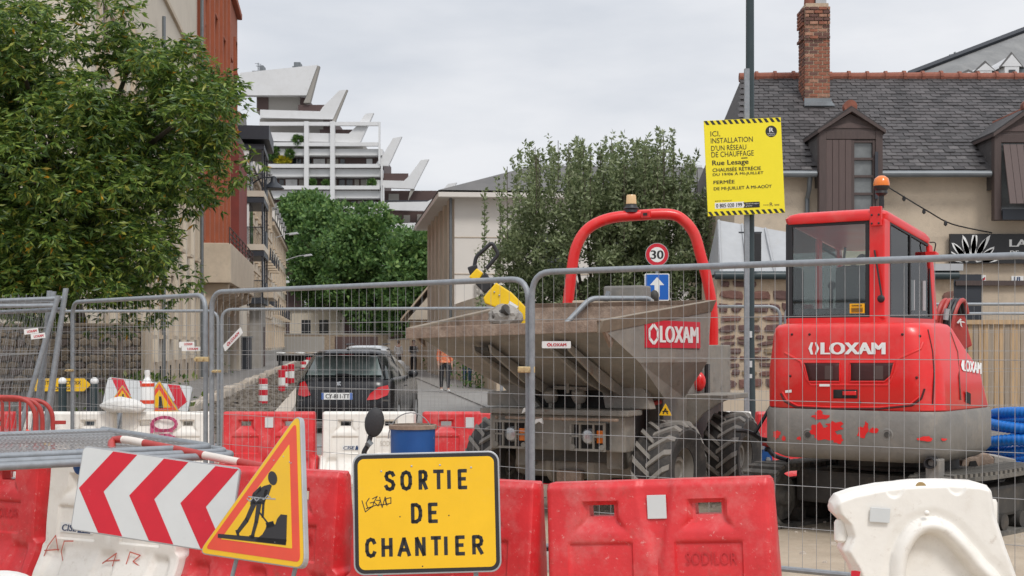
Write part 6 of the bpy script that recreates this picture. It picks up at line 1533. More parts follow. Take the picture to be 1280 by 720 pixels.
# folded rims
def rim(a, b_, h, w, name='rim', m='dumper', up=(0, 0, 1)):
    d = (b_-a).normalized(); n = d.cross(Vector(up)).normalized(); mb = MB(); u_ = Vector(up)
    mb.prism([a-n*w+u_*.02, a+n*w*.4+u_*.02, a+n*w*.4-u_*h, a-n*w*.2-u_*h], b_-a); mb.build(name, M[m], dm, bevel=.006); 
rim(FL+Vector((-.03, -.01, 0)), FR, .075, .05, 'front_lip', 'rusty'); rim(BRr, FR+Vector((0, .0, 0)), .085, .06, m='rim_dust'); rim(FL, BLr, .05, .05, m='rim_dust'); rim(BRr, BLr, .05, .04, m='rusty')
mb = MB(); mb.prism([FR+Vector((.0, -.02, .02)), FR+Vector((.03, .30, .045)), FR+Vector((-.02, .26, -.20))], (.03, 0, 0)); mb.build('corner_gusset', M['rusty'], dm, bevel=.004)
mb = MB(); mb.prism([FL+Vector((-.0, -.02, .0)), FL+Vector((-.03, .28, .02)), FL+Vector((.02, .22, -.15))], (-.02, 0, 0)); mb.build('corner_gusset', M['rusty'], dm, bevel=.004)
# ribs beneath the chute
for x0, x1 in ((-.42, -.28), (.35, .45)):
    a = FL.lerp(FR, (x0+.95)/1.85)+Vector((0, .18, -.14)); b_ = K1l.lerp(K1r, (x1+.62)/1.46)+Vector((0, 0, -.01)); mid = a.lerp(b_, .5)+Vector((0, .05, -.07))
    for s_ in (0, .16):
        mb = MB(); A2, B2, C2 = a+Vector((s_, 0, 0)), mid+Vector((s_*.8, -.04, .0)), b_+Vector((s_*.6, 0, 0))
        mb.prism([A2, C2, C2+Vector((0, -.08, -.04)), B2+Vector((0, -.06, -.03)), A2+Vector((0, .03, -.07))], (.022, 0, 0)); mb.build('rib', M['dumper'], dm, bevel=.004)
    mb = MB(); mb.prism([a+Vector((.022, .01, -.02)), b_+Vector((.022, 0, .0)), b_+Vector((.09, 0, .0)), a+Vector((.15, .01, -.02))], (0, .01, -.03)); mb.build('rib_recess', M['dark'], dm)
# side lettering plate: lies on the side face FR-BR-M2r-M1r
ux_ = (M2r-M1r).normalized(); nS = (M2r-M1r).cross(BRr-M2r).normalized()
if nS.x < 0: nS = -nS
uyS = (ux_.cross(-nS)).normalized(); uyS = uyS if uyS.z > 0 else -uyS
Msd = Matrix(((ux_.x, uyS.x, nS.x, 0), (ux_.y, uyS.y, nS.y, 0), (ux_.z, uyS.z, nS.z, 0), (0, 0, 0, 1)))
orig = M1r.lerp(M2r, .06)+nS*.014; Msd = Matrix.Translation(orig) @ Msd
bw_, bh_ = .96, .235; y0_ = .12; mb = MB(); poly2(mb, [(0.0, y0_), (bw_, y0_), (bw_, y0_+bh_), (0, y0_+bh_)], Msd, 0, .004); lp_ = mb.build('logo_plate', M['red_refl'], dm)
text('lettering', 'LOXAM', M['white'], lp_, Msd, .24, y0_+.045, bw_-.04, y0_+bh_-.045, bold=.06, depth=.007)
mb = MB(); strokes(mb, [[(.13, y0_+.19), (.07, y0_+.15), (.07, y0_+.08), (.13, y0_+.04)], [(.15, y0_+.19), (.205, y0_+.15), (.205, y0_+.08), (.15, y0_+.04)]], Msd, .03, .007); mb.build('logo', M['white'], lp_, recalc=False)
# chassis
def dbx(name, x0, x1, y0, y1, z0, z1, m='dumper', bevel=.012, par=None): return MB().bx(x0, x1, y0, y1, z0, z1).build(name, M[m], par or dm, bevel=bevel)
dbx('front_frame', -.70, .64, -.52, -.30, .62, .93, 'dumper')
dbx('frame_top_beam', -.76, .70, -.60, -.28, .935, .985)
dbx('crossbar', -.45, .64, -.70, -.655, .895, .92, 'rusty')
dbx('chassis', -.42, .42, -.28, 2.6, .50, .98, 'dark')
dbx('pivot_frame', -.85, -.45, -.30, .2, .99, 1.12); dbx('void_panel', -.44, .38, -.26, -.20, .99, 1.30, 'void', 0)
mb = MB(); mb.prism([(-.50, -.33, .99), (-.28, -.33, .99), (-.60, -.33, 1.32), (-.85, -.33, 1.36)], (0, .12, 0)); mb.build('pivot_arm', M['dumper'], dm, bevel=.01)
mb = MB(); mb.prism([(.36, -.33, .99), (.80, -.33, .99), (.74, -.33, 1.16), (.33, -.33, 1.40), (.28, -.33, 1.40)], (0, .12, 0)); mb.build('pivot_arm', M['dumper'], dm, bevel=.01)
mb = MB(); mb.prism([(-.44, -.34, 1.32), (.34, -.34, 1.32), (.34, -.34, 1.40), (-.44, -.34, 1.40)], (0, .1, 0)); mb.build('cross_member', M['dumper'], dm, bevel=.01)
for x in (-.16, .12): MB().lathe([(0, -.07), (.05, -.06), (.07, -.01), (.06, .05), (0, .07)], 12, (x, -.36, 1.10), Matrix.Rotation(.3, 3, 'X')).build('hydraulic_valve', M['dumper'], dm, smooth=True); MB().tube([(x, -.36, 1.03), (x+.02, -.4, .96)], .02, 6).build('hose', M['dumper'], dm, smooth=True)
MB().tube([(-.12, -.38, 1.17), (.2, -.36, 1.16)], .018, 6).build('valve_pipe', M['dumper'], dm, smooth=True); MB().tube([(.02, -.38, 1.12), (.02, -.38, 1.24)], .016, 6).build('valve_pipe', M['dumper'], dm, smooth=True)
for k in range(6): MB().sphere((-.55+k*.22, -.665, .905), .018, 5).build('bolt', M['rusty'], dm)
# headlight guards
for x in (-.60, .16):
    g_ = MB(); gy = -.62
    for (a0, a1, b0, b1) in ((x, x+.34, .63, .65), (x, x+.34, .86, .88), (x, x+.02, .65, .86), (x+.32, x+.34, .65, .86), (x+.09, x+.105, .65, .86), (x+.22, x+.235, .65, .86), (x+.001, x+.09, .75, .765), (x+.235, x+.32, .75, .765)):
        g_.bx(a0, a1, gy-.02, gy, b0, b1)
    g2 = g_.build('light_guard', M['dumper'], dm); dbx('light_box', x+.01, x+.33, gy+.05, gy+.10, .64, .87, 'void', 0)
    MB().lathe([(0, .0), (.055, .008), (.07, .03), (.072, .06)], 20, (x+.16, gy+.0, .755), Matrix.Rotation(R(-90), 3, 'X')).build('headlight', M['lamp'], dm, smooth=True)
    MB().bx(x+.245, x+.315, gy+.012, gy+.05, .70, .81).build('indicator', M['orange'], dm, bevel=.006)
    for q in (x+.03, x+.31): MB().lathe([(.025, -.02), (.025, .0), (0, .0)], 8, (q, gy-.03, .665), Matrix.Rotation(R(90), 3, 'X')).build('guard_bolt', M['dumper'], g2)
# front axle, transmission
MB().lathe([(.10, -.62), (.12, -.55), (.12, -.3), (.17, -.27), (.18, -.22), (.13, -.18), (.13, .12), (.19, .15), (.19, .22), (.15, .26), (.11, .32), (.11, .6), (.13, .63)], 22, (0, -.08, .46), Matrix.Rotation(R(90), 3, 'Y')).build('front_axle', M['dumper'], dm, smooth=True)
dbx('axle_bracket', -.55, -.38, -.30, .1, .45, .64); dbx('axle_bracket', .36, .52, -.30, .1, .45, .64); dbx('tow_bracket', -.15, .1, -.27, -.2, .30, .42, 'rusty')
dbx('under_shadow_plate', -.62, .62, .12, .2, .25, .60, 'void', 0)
MB().lathe([(.10, -.62), (.10, .62)], 16, (0, 1.9, .46), Matrix.Rotation(R(90), 3, 'Y')).build('rear_axle', M['dark'], dm, smooth=True)
# wheels with lugs
def wheel_geo():
    Rw, Ww = .445, .37
    prof = [(.20, -.15), (.235, -.155), (.27, -Ww/2+.01), (.36, -Ww/2-.005), (.40, -Ww/2+.02), (.418, -Ww/2+.06), (.418, Ww/2-.06), (.40, Ww/2-.02), (.36, Ww/2+.005), (.27, Ww/2-.01), (.235, .155), (.20, .15)]
    Q = Matrix.Rotation(R(90), 3, 'Y'); ty = MB().lathe(prof+[prof[0]], 40, (0, 0, 0), Q, cap=False)
    rimp = [(0, -.03), (.08, -.03), (.09, -.07), (.12, -.07), (.13, -.03), (.18, -.02), (.195, -.14), (.24, -.15), (.24, .15), (.195, .14), (.18, .05), (.13, .05), (.12, .09), (.09, .09), (.08, .07), (0, .07)]
    ri = MB().lathe(rimp, 28, (0, 0, 0), Q)
    lg = MB()   # one lug at the top (angle 0), running from the middle to the +x shoulder
    P_ = []
    n = 5
    for k in range(n+1):
        q = k/n; x = -.012+q*(Ww/2+.012); ang = .36*q-.02; r0 = .400 if q < .85 else .385; h = .443 if q < .82 else .43-.04*(q-.82)/.18
        w_ = .036+.012*q; P_.append((x, ang, r0, h, w_))
    rings = []
    for x, ang, r0, h, w_ in P_:
        aw = w_/.44
        rings.append([(x, r0*math.sin(ang-aw/2*1.25), r0*math.cos(ang-aw/2*1.25)), (x, r0*math.sin(ang+aw/2*1.25), r0*math.cos(ang+aw/2*1.25)), (x, h*math.sin(ang+aw/2), h*math.cos(ang+aw/2)), (x, h*math.sin(ang-aw/2), h*math.cos(ang-aw/2))])
    lg.loft(rings); L_ = lg.mesh('tread_lug', M['lug'])
    l2 = MB(); l2.loft([[(-p[0], p[1], p[2]) for p in r][::-1] for r in rings]); L2 = l2.mesh('tread_lug', M['lug'])
    return ty, ri, L_, L2
ty, ri, LG, LG2 = wheel_geo()
tyo = ty.build('tyre', M['tyre'], None, smooth=True); tym = tyo.data; bpy.data.objects.remove(tyo); rio = ri.build('rim', M['dumper'], None, smooth=True); rim_m = rio.data; bpy.data.objects.remove(rio)
for m_ in (LG, LG2):
    b = bmesh.new(); b.from_mesh(m_); bmesh.ops.recalc_face_normals(b, faces=b.faces); b.to_mesh(m_); b.free()
for wx, wy, rz_ in ((-.84, 0, 0), (.84, 0, 0), (-.80, 1.78, 0), (.80, 1.78, 0)):
    w0 = inst('wheel', tym, dm, (wx, wy, .44), (0, 0, R(-5) if wy == 0 else 0)); inst('rim', rim_m, w0, rot=(0, 0, 0 if wx > 0 else math.pi))
    for k in range(18):
        a = 2*math.pi*k/18; inst('tread_lug', LG, w0, rot=(a, 0, 0)); inst('tread_lug', LG2, w0, rot=(a+math.pi/18, 0, 0))
# fenders, hood, platform
mb = MB(); pf = [(1.10, 1.02), (1.95, 1.02), (1.95, 1.07), (1.10, 1.07)]
fa = MB(); fa.prism([(x, 1.08, z) for x, z in ((.42, .62), (.42, 1.068), (1.0, 1.068), (1.0, 1.03), (.90, .99), (.76, .90), (.66, .78), (.62, .62))], (0, .04, 0)); fa.build('fender_arch', M['dumper'], dm)
fa = MB(); fa.prism([(-x, 1.08, z) for x, z in ((.42, .62), (.42, 1.068), (1.0, 1.068), (1.0, 1.03), (.90, .99), (.76, .90), (.66, .78), (.62, .62))], (0, .04, 0)); fa.build('fender_arch', M['dumper'], dm)
mb.prism([(.56, y, z) for y, z in pf], (.36, 0, 0)); mb.build('fender', M['dumper'], dm, bevel=.01)
mb = MB(); mb.prism([(-1.0, y, z) for y, z in pf], (.44, 0, 0)); mb.build('fender', M['dumper'], dm, bevel=.01)
dbx('side_panel', .44, .60, .45, 1.07, .60, 1.12); dbx('side_panel', -.60, -.44, .45, 1.07, .6, 1.12)
dbx('engine_cover', -.5, .5, 1.35, 2.6, .98, 1.55); dbx('seat', -.25, .25, 1.25, 1.75, 1.58, 1.70, 'dark', .03); dbx('seat_back', -.24, .24, 1.72, 1.86, 1.70, 1.90, 'dark', .04)
# console, handrail, steering
def DWv(px, py, Y): return DW(px, py, Y)
a = DWv(754, 405, 14.0); b_ = DWv(811, 356, 14.0)
dbx('console', a.x, a.x+.42, a.y, a.y+.22, 1.72, 2.13, 'exc_grey', .02); dbx('console_latch', a.x+.19, a.x+.22, a.y-.008, a.y-.001, 1.96, 2.02, 'black', 0)
dbx('console_base', a.x-.30, a.x+.55, a.y-.08, a.y-.02, 1.60, 1.99, 'stucco', .01)
mb = MB(); mb.tube(arc_pts([DWv(708, 404, 13.4), DWv(738, 373, 13.5), DWv(812, 373, 13.7), DWv(818, 384, 13.7)], .07, 6), .026, 10); mb.build('handrail', M['galv'], dm, smooth=True)
MB().tube([DWv(758, 375, 13.9), DWv(761, 364, 13.9)], .028, 8).build('lever', M['galv'], dm, smooth=True)
mb = MB(); mb.tube(arc_pts([DWv(722, 402, 13.9), DWv(735, 384, 13.9), DWv(754, 383, 13.9), DWv(744, 405, 13.9)], .05, 4), .035, 8); mb.build('steering_column', M['black'], dm, smooth=True)
MB().sphere(DWv(818, 372, 14.2), .07, 8, (.7, .7, 1.1)).build('seat_corner', M['dark'], dm, smooth=True)
# roll hoop
YH = 15.0
hp = [DWv(706, 440, YH), DWv(708, 400, YH), DWv(714, 345, YH), DWv(720, 310, YH), DWv(735, 286, YH), DWv(762, 273, YH), DWv(800, 269, YH), DWv(838, 268, YH), DWv(855, 276, YH), DWv(868, 293, YH), DWv(876, 320, YH), DWv(884, 350, YH), DWv(890, 385, YH), DWv(891, 430, YH), DWv(888, 490, YH)]
MB().tube(catmull(hp, 6), .058, 18).build('roll_hoop', M['exc_red'], dm, smooth=True)
p = DWv(807.5, 268, YH-.07); MB().box(p, (.10, .04, .07)).build('hoop_bracket', M['exc_red'], dm, bevel=.006); MB().box(p+Vector((0, -.022, 0)), (.045, .01, .028)).build('bracket_slot', M['black'], dm)
p = DWv(789, 262, YH); MB().lathe([(.075, -.03), (.07, .0), (.085, .01), (.06, .04), (.06, .055)], 20, p).build('beacon_base', M['black'], dm, smooth=True); MB().lathe([(.052, .055), (.056, .06), (.052, .14), (.045, .155), (0, .158)], 20, p).build('beacon', M['cream_lens'], dm, smooth=True)
MB().sphere(DWv(873, 477, 14.2), .10, 12, (.75, .6, 1)).build('red_tank', M['exc_red'], dm, smooth=True)
MB().tube([DWv(884, 455, 14.3), DWv(884, 497, 14.3)], .03, 8).build('damper', M['black'], dm, smooth=True)
a = DWv(793, 510, 12.6); b_ = DWv(826, 502, 12.7); MB().tube([a, b_], .022, 8).build('skip_ram', M['tube_red'], dm, smooth=True)
p = DWv(832, 515, 12.45)
Mp = Matrix.Translation(p) @ Matrix.Rotation(R(0), 4, 'Z') @ frame((0, 0, 0), (1, 0, 0), (0, 0, 1))
mb = MB(); poly2(mb, [(-.06, -.03), (.06, -.03), (0, .075)], Mp, 0, .004); wt_ = mb.build('warning_sticker', M['y_sign'], dm); mb = MB(); strokes(mb, [[(-.02, -.015), (0, .03), (.02, -.015)], [(-.025, .005), (.025, .005)]], Mp, .01, .006); mb.build('pictogram', M['black'], wt_, recalc=False)
for px, py in ((652, 517), (667, 531)): p = DWv(px, py, 12.5); mb = MB(); mb.prism([p, p+Vector((.05, 0, .03)), p+Vector((.09, 0, .01)), p+Vector((.08, 0, .06)), p+Vector((.02, 0, .05))], (0, .02, 0)); mb.build('paper_scrap', M['white'], dm)
# debris in the skip: roller and hammer
t = root('demolition_hammer', 'yellow breaker with black loop handle standing in the dumper skip', 'tool', W(655, 415, 12.6)); o0 = W(655, 415, 12.6)
def HB(pts, thick, m, name, Y=12.6, bevel=.012): mb = MB(); mb.prism([W(x, y, Y-thick/2)-o0 for x, y in pts], (0, thick, 0)); return mb.build(name, M[m], t, bevel=bevel)
HB([(620, 353), (640, 366), (667, 394), (667, 412), (655, 410), (632, 389), (606, 379), (604, 372), (609, 366)], .14, 'yellow_tool', 'body')
HB([(607, 340), (618, 355), (606, 367), (594, 355)], .13, 'black', 'neck', 12.6); HB([(586, 346), (596, 354), (604, 341), (596, 335)], .15, 'yellow_tool', 'top_cap', 12.6); HB([(584, 334), (596, 330), (597, 336), (588, 345)], .13, 'black', 'trigger', 12.6)
MB().tube(arc_pts([W(593, 333, 12.6)-o0, W(595, 321, 12.6)-o0, W(615, 303, 12.6)-o0, W(623, 318, 12.6)-o0, W(608, 336, 12.6)-o0], .03, 4), .018, 10).build('handle', M['black'], t, smooth=True)
MB().sphere(W(602, 369, 12.55)-o0, .014, 8).build('knob', M['black'], t, smooth=True)
mb = MB(); mb.prism([W(x, y, 12.5)-o0 for x, y in ((637, 376), (648, 383), (642, 391), (634, 384))], (0, .02, 0)); mb.build('label', M['white'], t)
for q in ((618, 365), (624, 369), (648, 400)): MB().sphere(W(q[0], q[1], 12.52)-o0, .008, 6).build('bolt', M['alu'], t)
t = root('muddy_roller', 'mud caked metal roller head resting on the left rim of the skip', 'tool', W(628, 395, 12.5)); o0 = W(628, 395, 12.5)
b = bmesh.new(); bmesh.ops.create_icosphere(b, subdivisions=3, radius=1)
for v in b.verts: n = 1+.18*noise.noise(v.co*2.5); v.co = Vector((v.co.x*.15*n, v.co.y*.14*n, v.co.z*.11*n))
me = bpy.data.meshes.new('lump'); b.to_mesh(me); b.free(); me.materials.append(M['concrete']); inst('lump', me, t, tuple(W(632, 396, 12.5)-o0))
MB().lathe([(.0, -.09), (.028, -.09), (.03, .03), (.05, .04), (.05, .07), (0, .07)], 16, W(627, 391, 12.4)-o0, Matrix.Rotation(R(60), 3, 'Y') @ Matrix.Rotation(R(30), 3, 'X')).build('spindle', M['dark'], t, smooth=True)

# ---------------- excavator ----------------
EB = R(37)
EC = Vector((3.30, 12.15, 0))
ex = root('mini_excavator', 'red mini excavator seen from behind with grey counterweight and glazed cab', 'excavator', tuple(EC), -EB)
EW = lambda px, py, Y: ex.matrix_basis.inverted() @ W(px, py, Y)
def rr2(xl, xr, y0, y1, z, rb, rf=.12, n=8, bulge=0.0):
    """plan ring: rear (y0) corners radius rb, front corners radius rf"""
    out_ = []
    for (cx, cy, r, a0) in ((xr-rb, y0+rb, rb, -90), (xr-rf, y1-rf, rf, 0), (xl+rf, y1-rf, rf, 90), (xl+rb, y0+rb, rb, 180)):
        for i in range(n+1): a = R(a0+90*i/n); out_.append(Vector((cx+r*math.cos(a), cy+r*math.sin(a), z)))
    res = []
    k = n+1
    mid = [Vector((xl+rb+(xr-xl-2*rb)*i/8, y0, z)) for i in range(1, 8)]
    res = out_+mid
    for p in res:
        if bulge and p.y < y0+rb*1.01: 
            q = (p.x-(xl+xr)/2)/((xr-xl)/2); p.y -= bulge*(1-q*q)
    return res
XL, XR, Y0, Y1 = -.80, .74, -1.03, .26
sec = [(.63, .10), (.665, .04), (.72, .0), (1.00, .0), (1.035, .012)]
MB().loft([rr2(XL+i, XR-i, Y0+i, Y1-i, z, .22, bulge=.05) for z, i in sec]).build('counterweight', M['exc_grey'], ex, smooth=True, smooth_angle=50)
sec = [(1.03, .035), (1.045, .02), (1.35, .02), (1.50, .035), (1.62, .045), (1.685, .055), (1.715, .075), (1.73, .12)]
def body_ring(z, i):
    k = sst(1.12, 1.80, z); xr = XR-i-.10*k
    return rr2(XL+i, xr, Y0+i, Y1-i-.50*k, z, .20, bulge=.05)
MB().loft([body_ring(z, i) for z, i in sec]).build('engine_hood', M['exc_red'], ex, smooth=True, smooth_angle=50)
# surface helper on the rear face
def rear_y(x, z):
    i = 0
    for (z0, a), (z1, b_) in zip(sec[:-1], sec[1:]):
        if z0 <= z <= z1: i = a+(b_-a)*(z-z0)/(z1-z0)
    xl, xr = XL+i, XR-i-.10*sst(1.12, 1.80, z); q = max(-1, min(1, (x-(xl+xr)/2)/((xr-xl)/2))); y = Y0+i; rb = .20
    if x > xr-rb: t_ = min(rb, x-(xr-rb)); y = Y0+i+rb-math.sqrt(max(0, rb*rb-t_*t_))
    if x < xl+rb: t_ = min(rb, (xl+rb)-x); y = Y0+i+rb-math.sqrt(max(0, rb*rb-t_*t_))
    return y-.05*(1-q*q)
def rpt(px, py, off=0.0):
    """point of the rear face seen at a photo pixel"""
    o = Vector((0, 0, EYE)); d = W(px, py, 1.0)-o; inv = ex.matrix_basis.inverted(); R3 = inv.to_3x3(); oo = inv @ o; dd = R3 @ d
    lo, hi = 8.0, 15.0
    for _ in range(40):
        m_ = (lo+hi)/2; p = oo+dd*m_
        if p.y < rear_y(p.x, max(.6, min(1.73, p.z))): lo = m_
        else: hi = m_
    p = oo+dd*lo; return p+Vector((0, -off, 0))
def rpatch(name, pts, m, off=.004, thick=.0, par=None, sub=6):
    """patch that follows the rear face, outline in photo pixels"""
    P_ = []
    for a, b_ in zip(pts, pts[1:]+pts[:1]):
        for k in range(sub): P_.append((a[0]+(b_[0]-a[0])*k/sub, a[1]+(b_[1]-a[1])*k/sub))
    c = (sum(p[0] for p in P_)/len(P_), sum(p[1] for p in P_)/len(P_)); mb = MB(); n = len(P_); L3 = []
    for f in (1, .66, .33): L3 += [rpt(c[0]+(p[0]-c[0])*f, c[1]+(p[1]-c[1])*f, off) for p in P_]
    L3.append(rpt(c[0], c[1], off)); fs = []
    for r_ in range(2):
        for i in range(n): fs.append((r_*n+i, r_*n+(i+1) % n, (r_+1)*n+(i+1) % n, (r_+1)*n+i))
    for i in range(n): fs.append((2*n+i, 2*n+(i+1) % n, 3*n))
    mb.add(L3, fs); o = mb.build(name, M[m], par or ex, recalc=False, smooth=True); 
    if thick: s__ = o.modifiers.new('thickness', 'SOLIDIFY'); s__.thickness = thick; s__.offset = 0
    return o
def rtube(name, pts, r, m, off=.0, closed=False, par=None):
    P_ = []; pts2 = pts+([pts[0]] if closed else [])
    for a, b_ in zip(pts2[:-1], pts2[1:]):
        for k in range(6): P_.append(rpt(a[0]+(b_[0]-a[0])*k/6, a[1]+(b_[1]-a[1])*k/6, off))
    if not closed: P_.append(rpt(*pts2[-1], off))
    return MB().tube(P_, r, 8, closed=closed).build(name, M[m], par or ex, smooth=True)
# hood relief
rtube('hood_crease', [(981, 441), (1001, 452), (1008, 473), (1014, 481), (1110, 481), (1119, 465), (1122, 449), (1150, 436), (1153, 428)], .013, 'exc_red', -.006)
for pts in ([(1005, 453), (1050, 453), (1050, 477), (1011, 477)], [(1063, 453), (1118, 453), (1114, 470), (1106, 477), (1063, 477)]):
    v_ = rpatch('vent', pts, 'maroon', .003, .006); rtube('vent_rim', pts, .007, 'exc_red', .003, True, par=v_)
    mb = MB(); xm = (pts[0][0]+pts[1][0])/2
    rpatch('vent_filter', [(xm+4, 457), (xm+14, 457), (xm+14, 474), (xm+4, 474)], 'bronze', .008, par=v_, sub=2)
rpatch('handle_recess', [(1042, 487), (1072, 487), (1072, 498), (1042, 498)], 'void', .003, .004); rpatch('handle', [(1054, 489), (1071, 489), (1071, 494), (1054, 494)], 'exc_red', .010, .006)
rtube('hood_seam', [(976, 492), (981, 502), (995, 509), (1040, 511), (1100, 511), (1140, 507), (1152, 498), (1156, 486)], .0075, 'maroon', .002)
rtube('hood_edge', [(978, 490), (984, 500), (997, 507), (1040, 509), (1100, 509), (1138, 505), (1149, 496)], .008, 'exc_red', -.001)
rpatch('small_label', [(1025, 480), (1038, 480), (1038, 483), (1025, 483)], 'white', .012, sub=2); rpatch('small_label', [(982, 488), (990, 487), (990, 490.5), (982, 491)], 'white', .006, sub=2)
for px_, py_ in ((990, 418), (1150, 420), (988, 470), (1146, 472), (1075, 503), (1012, 418), (1128, 418)): MB().sphere(rpt(px_, py_, .0), .011, 6).build('bolt', M['maroon'], ex, smooth=True)
rtube('panel_gap', [(1160, 412), (1166, 440), (1168, 470), (1166, 505)], .0055, 'maroon', .001)
# worn red paint patches showing through the grey
rp_ = random.Random(21)
def blob(cx, cy, w, h, n=14):
    pts = []
    for k in range(n):
        a = 2*math.pi*k/n; q = .55+.6*rp_.random(); pts.append((cx+w*q*math.cos(a), cy+h*q*math.sin(a)))
    return pts
for cx, cy, w, h in ((1034, 541, 17, 12), (1022, 536, 12, 8), (1043, 533, 12, 7), (1026, 521, 11, 4), (1025, 516, 6, 4), (1048, 550, 6, 7), (1077, 541, 6, 8), (1083, 536, 4, 9), (1092, 538, 6, 4), (1157, 548, 10, 4.5), (1180, 549.5, 4.5, 2), (971, 543, 5, 7), (980, 548, 2.5, 4), (999, 548, 3, 3)):
    rpatch('paint_patch', blob(cx, cy, w, h), 'exc_red', .0025+rp_.random()*.001, sub=2)
for cx in (1010, 1109):
    c = rpt(cx, 543.5); MB().lathe([(.045, .012), (.052, .0), (.04, -.004), (.034, .018), (0, .02)], 20, c, Matrix.Rotation(R(-90), 3, 'X')).build('port', M['exc_grey'], ex, smooth=True); MB().lathe([(0, -.006), (.024, -.006), (.024, .02)], 14, c, Matrix.Rotation(R(-90), 3, 'X')).build('port_bolt', M['dark'], ex, smooth=True)
# rear lettering
def rtext(s, x0, y0, x1, y1, m, bold=0, off=.006, name='lettering'):
    vs, fs = text_mesh(s, bold); ax = min(v[0] for v in vs); bx_ = max(v[0] for v in vs); ay = min(v[1] for v in vs); by = max(v[1] for v in vs)
    P_ = [rpt(x0+(v[0]-ax)/(bx_-ax)*(x1-x0), y1-(v[1]-ay)/(by-ay)*(y1-y0), off+v[2]) for v in vs]
    me = bpy.data.meshes.new(name); me.from_pydata([tuple(p) for p in P_], [], fs); me.materials.append(M[m]); o = inst(name, me, ex); return o
rtext('LOXAM', 1026, 428, 1107.5, 443, 'white', .06)
rpatch('logo', [(1014, 428), (1011, 435.5), (1014, 443), (1017, 443), (1015, 435.5), (1017, 428)], 'white', .006, sub=2); rpatch('logo', [(1019, 428), (1021.5, 435.5), (1019, 443), (1021, 443), (1024.5, 435.5), (1021, 428)], 'white', .006, sub=2)
# right side lettering on the side of the hood
def side_pt(px, py, off=.0):
    o = Vector((0, 0, EYE)); d = W(px, py, 1.0)-o; inv = ex.matrix_basis.inverted(); oo = inv @ o; dd = inv.to_3x3() @ d; lo, hi = 8., 15.
    def xs_(z):
        i = 0
        for (z0, a), (z1, b_) in zip(sec[:-1], sec[1:]):
            if z0 <= z <= z1: i = a+(b_-a)*(z-z0)/(z1-z0)
        return XR-i-.10*sst(1.12, 1.80, z)
    for _ in range(40):
        m_ = (lo+hi)/2; p = oo+dd*m_
        if p.x > xs_(max(1.06, min(1.73, p.z))): lo = m_
        else: hi = m_
    return oo+dd*lo+Vector((off, 0, 0))
vs, fs = text_mesh('LOXAM', .06); ax = min(v[0] for v in vs); bx_ = max(v[0] for v in vs); ay = min(v[1] for v in vs); by = max(v[1] for v in vs)
def sv_(u_, v_, e=0): x = 1203+(1226-1203)*u_; return side_pt(x, 463.5-14*v_+u_*4, .006+e)
me = bpy.data.meshes.new('lettering'); me.from_pydata([tuple(sv_((v[0]-ax)/(bx_-ax), (v[1]-ay)/(by-ay), v[2])) for v in vs], [], fs); me.materials.append(M['white']); inst('lettering', me, ex)
mb = MB(); mb.add([side_pt(1202, 450, .006), side_pt(1205, 451, .006), side_pt(1203.5, 456, .006), side_pt(1205, 463, .006), side_pt(1202, 462, .006), side_pt(1200.5, 456, .006)], [(0, 1, 2, 3, 4, 5)]); mb.build('logo', M['white'], ex, recalc=False)
mb = MB(); mb.add([side_pt(x, y, .004) for x, y in ((1207, 489), (1213, 492), (1213, 506), (1207, 503))], [(0, 1, 2, 3)]); mb.build('side_latch', M['void'], ex, recalc=False)
MB().tube([side_pt(1188, 415, .0), side_pt(1197, 440, .0), side_pt(1199, 470, .0), side_pt(1201, 500, .0)], .006, 6).build('side_seam', M['brick2'], ex, smooth=True)
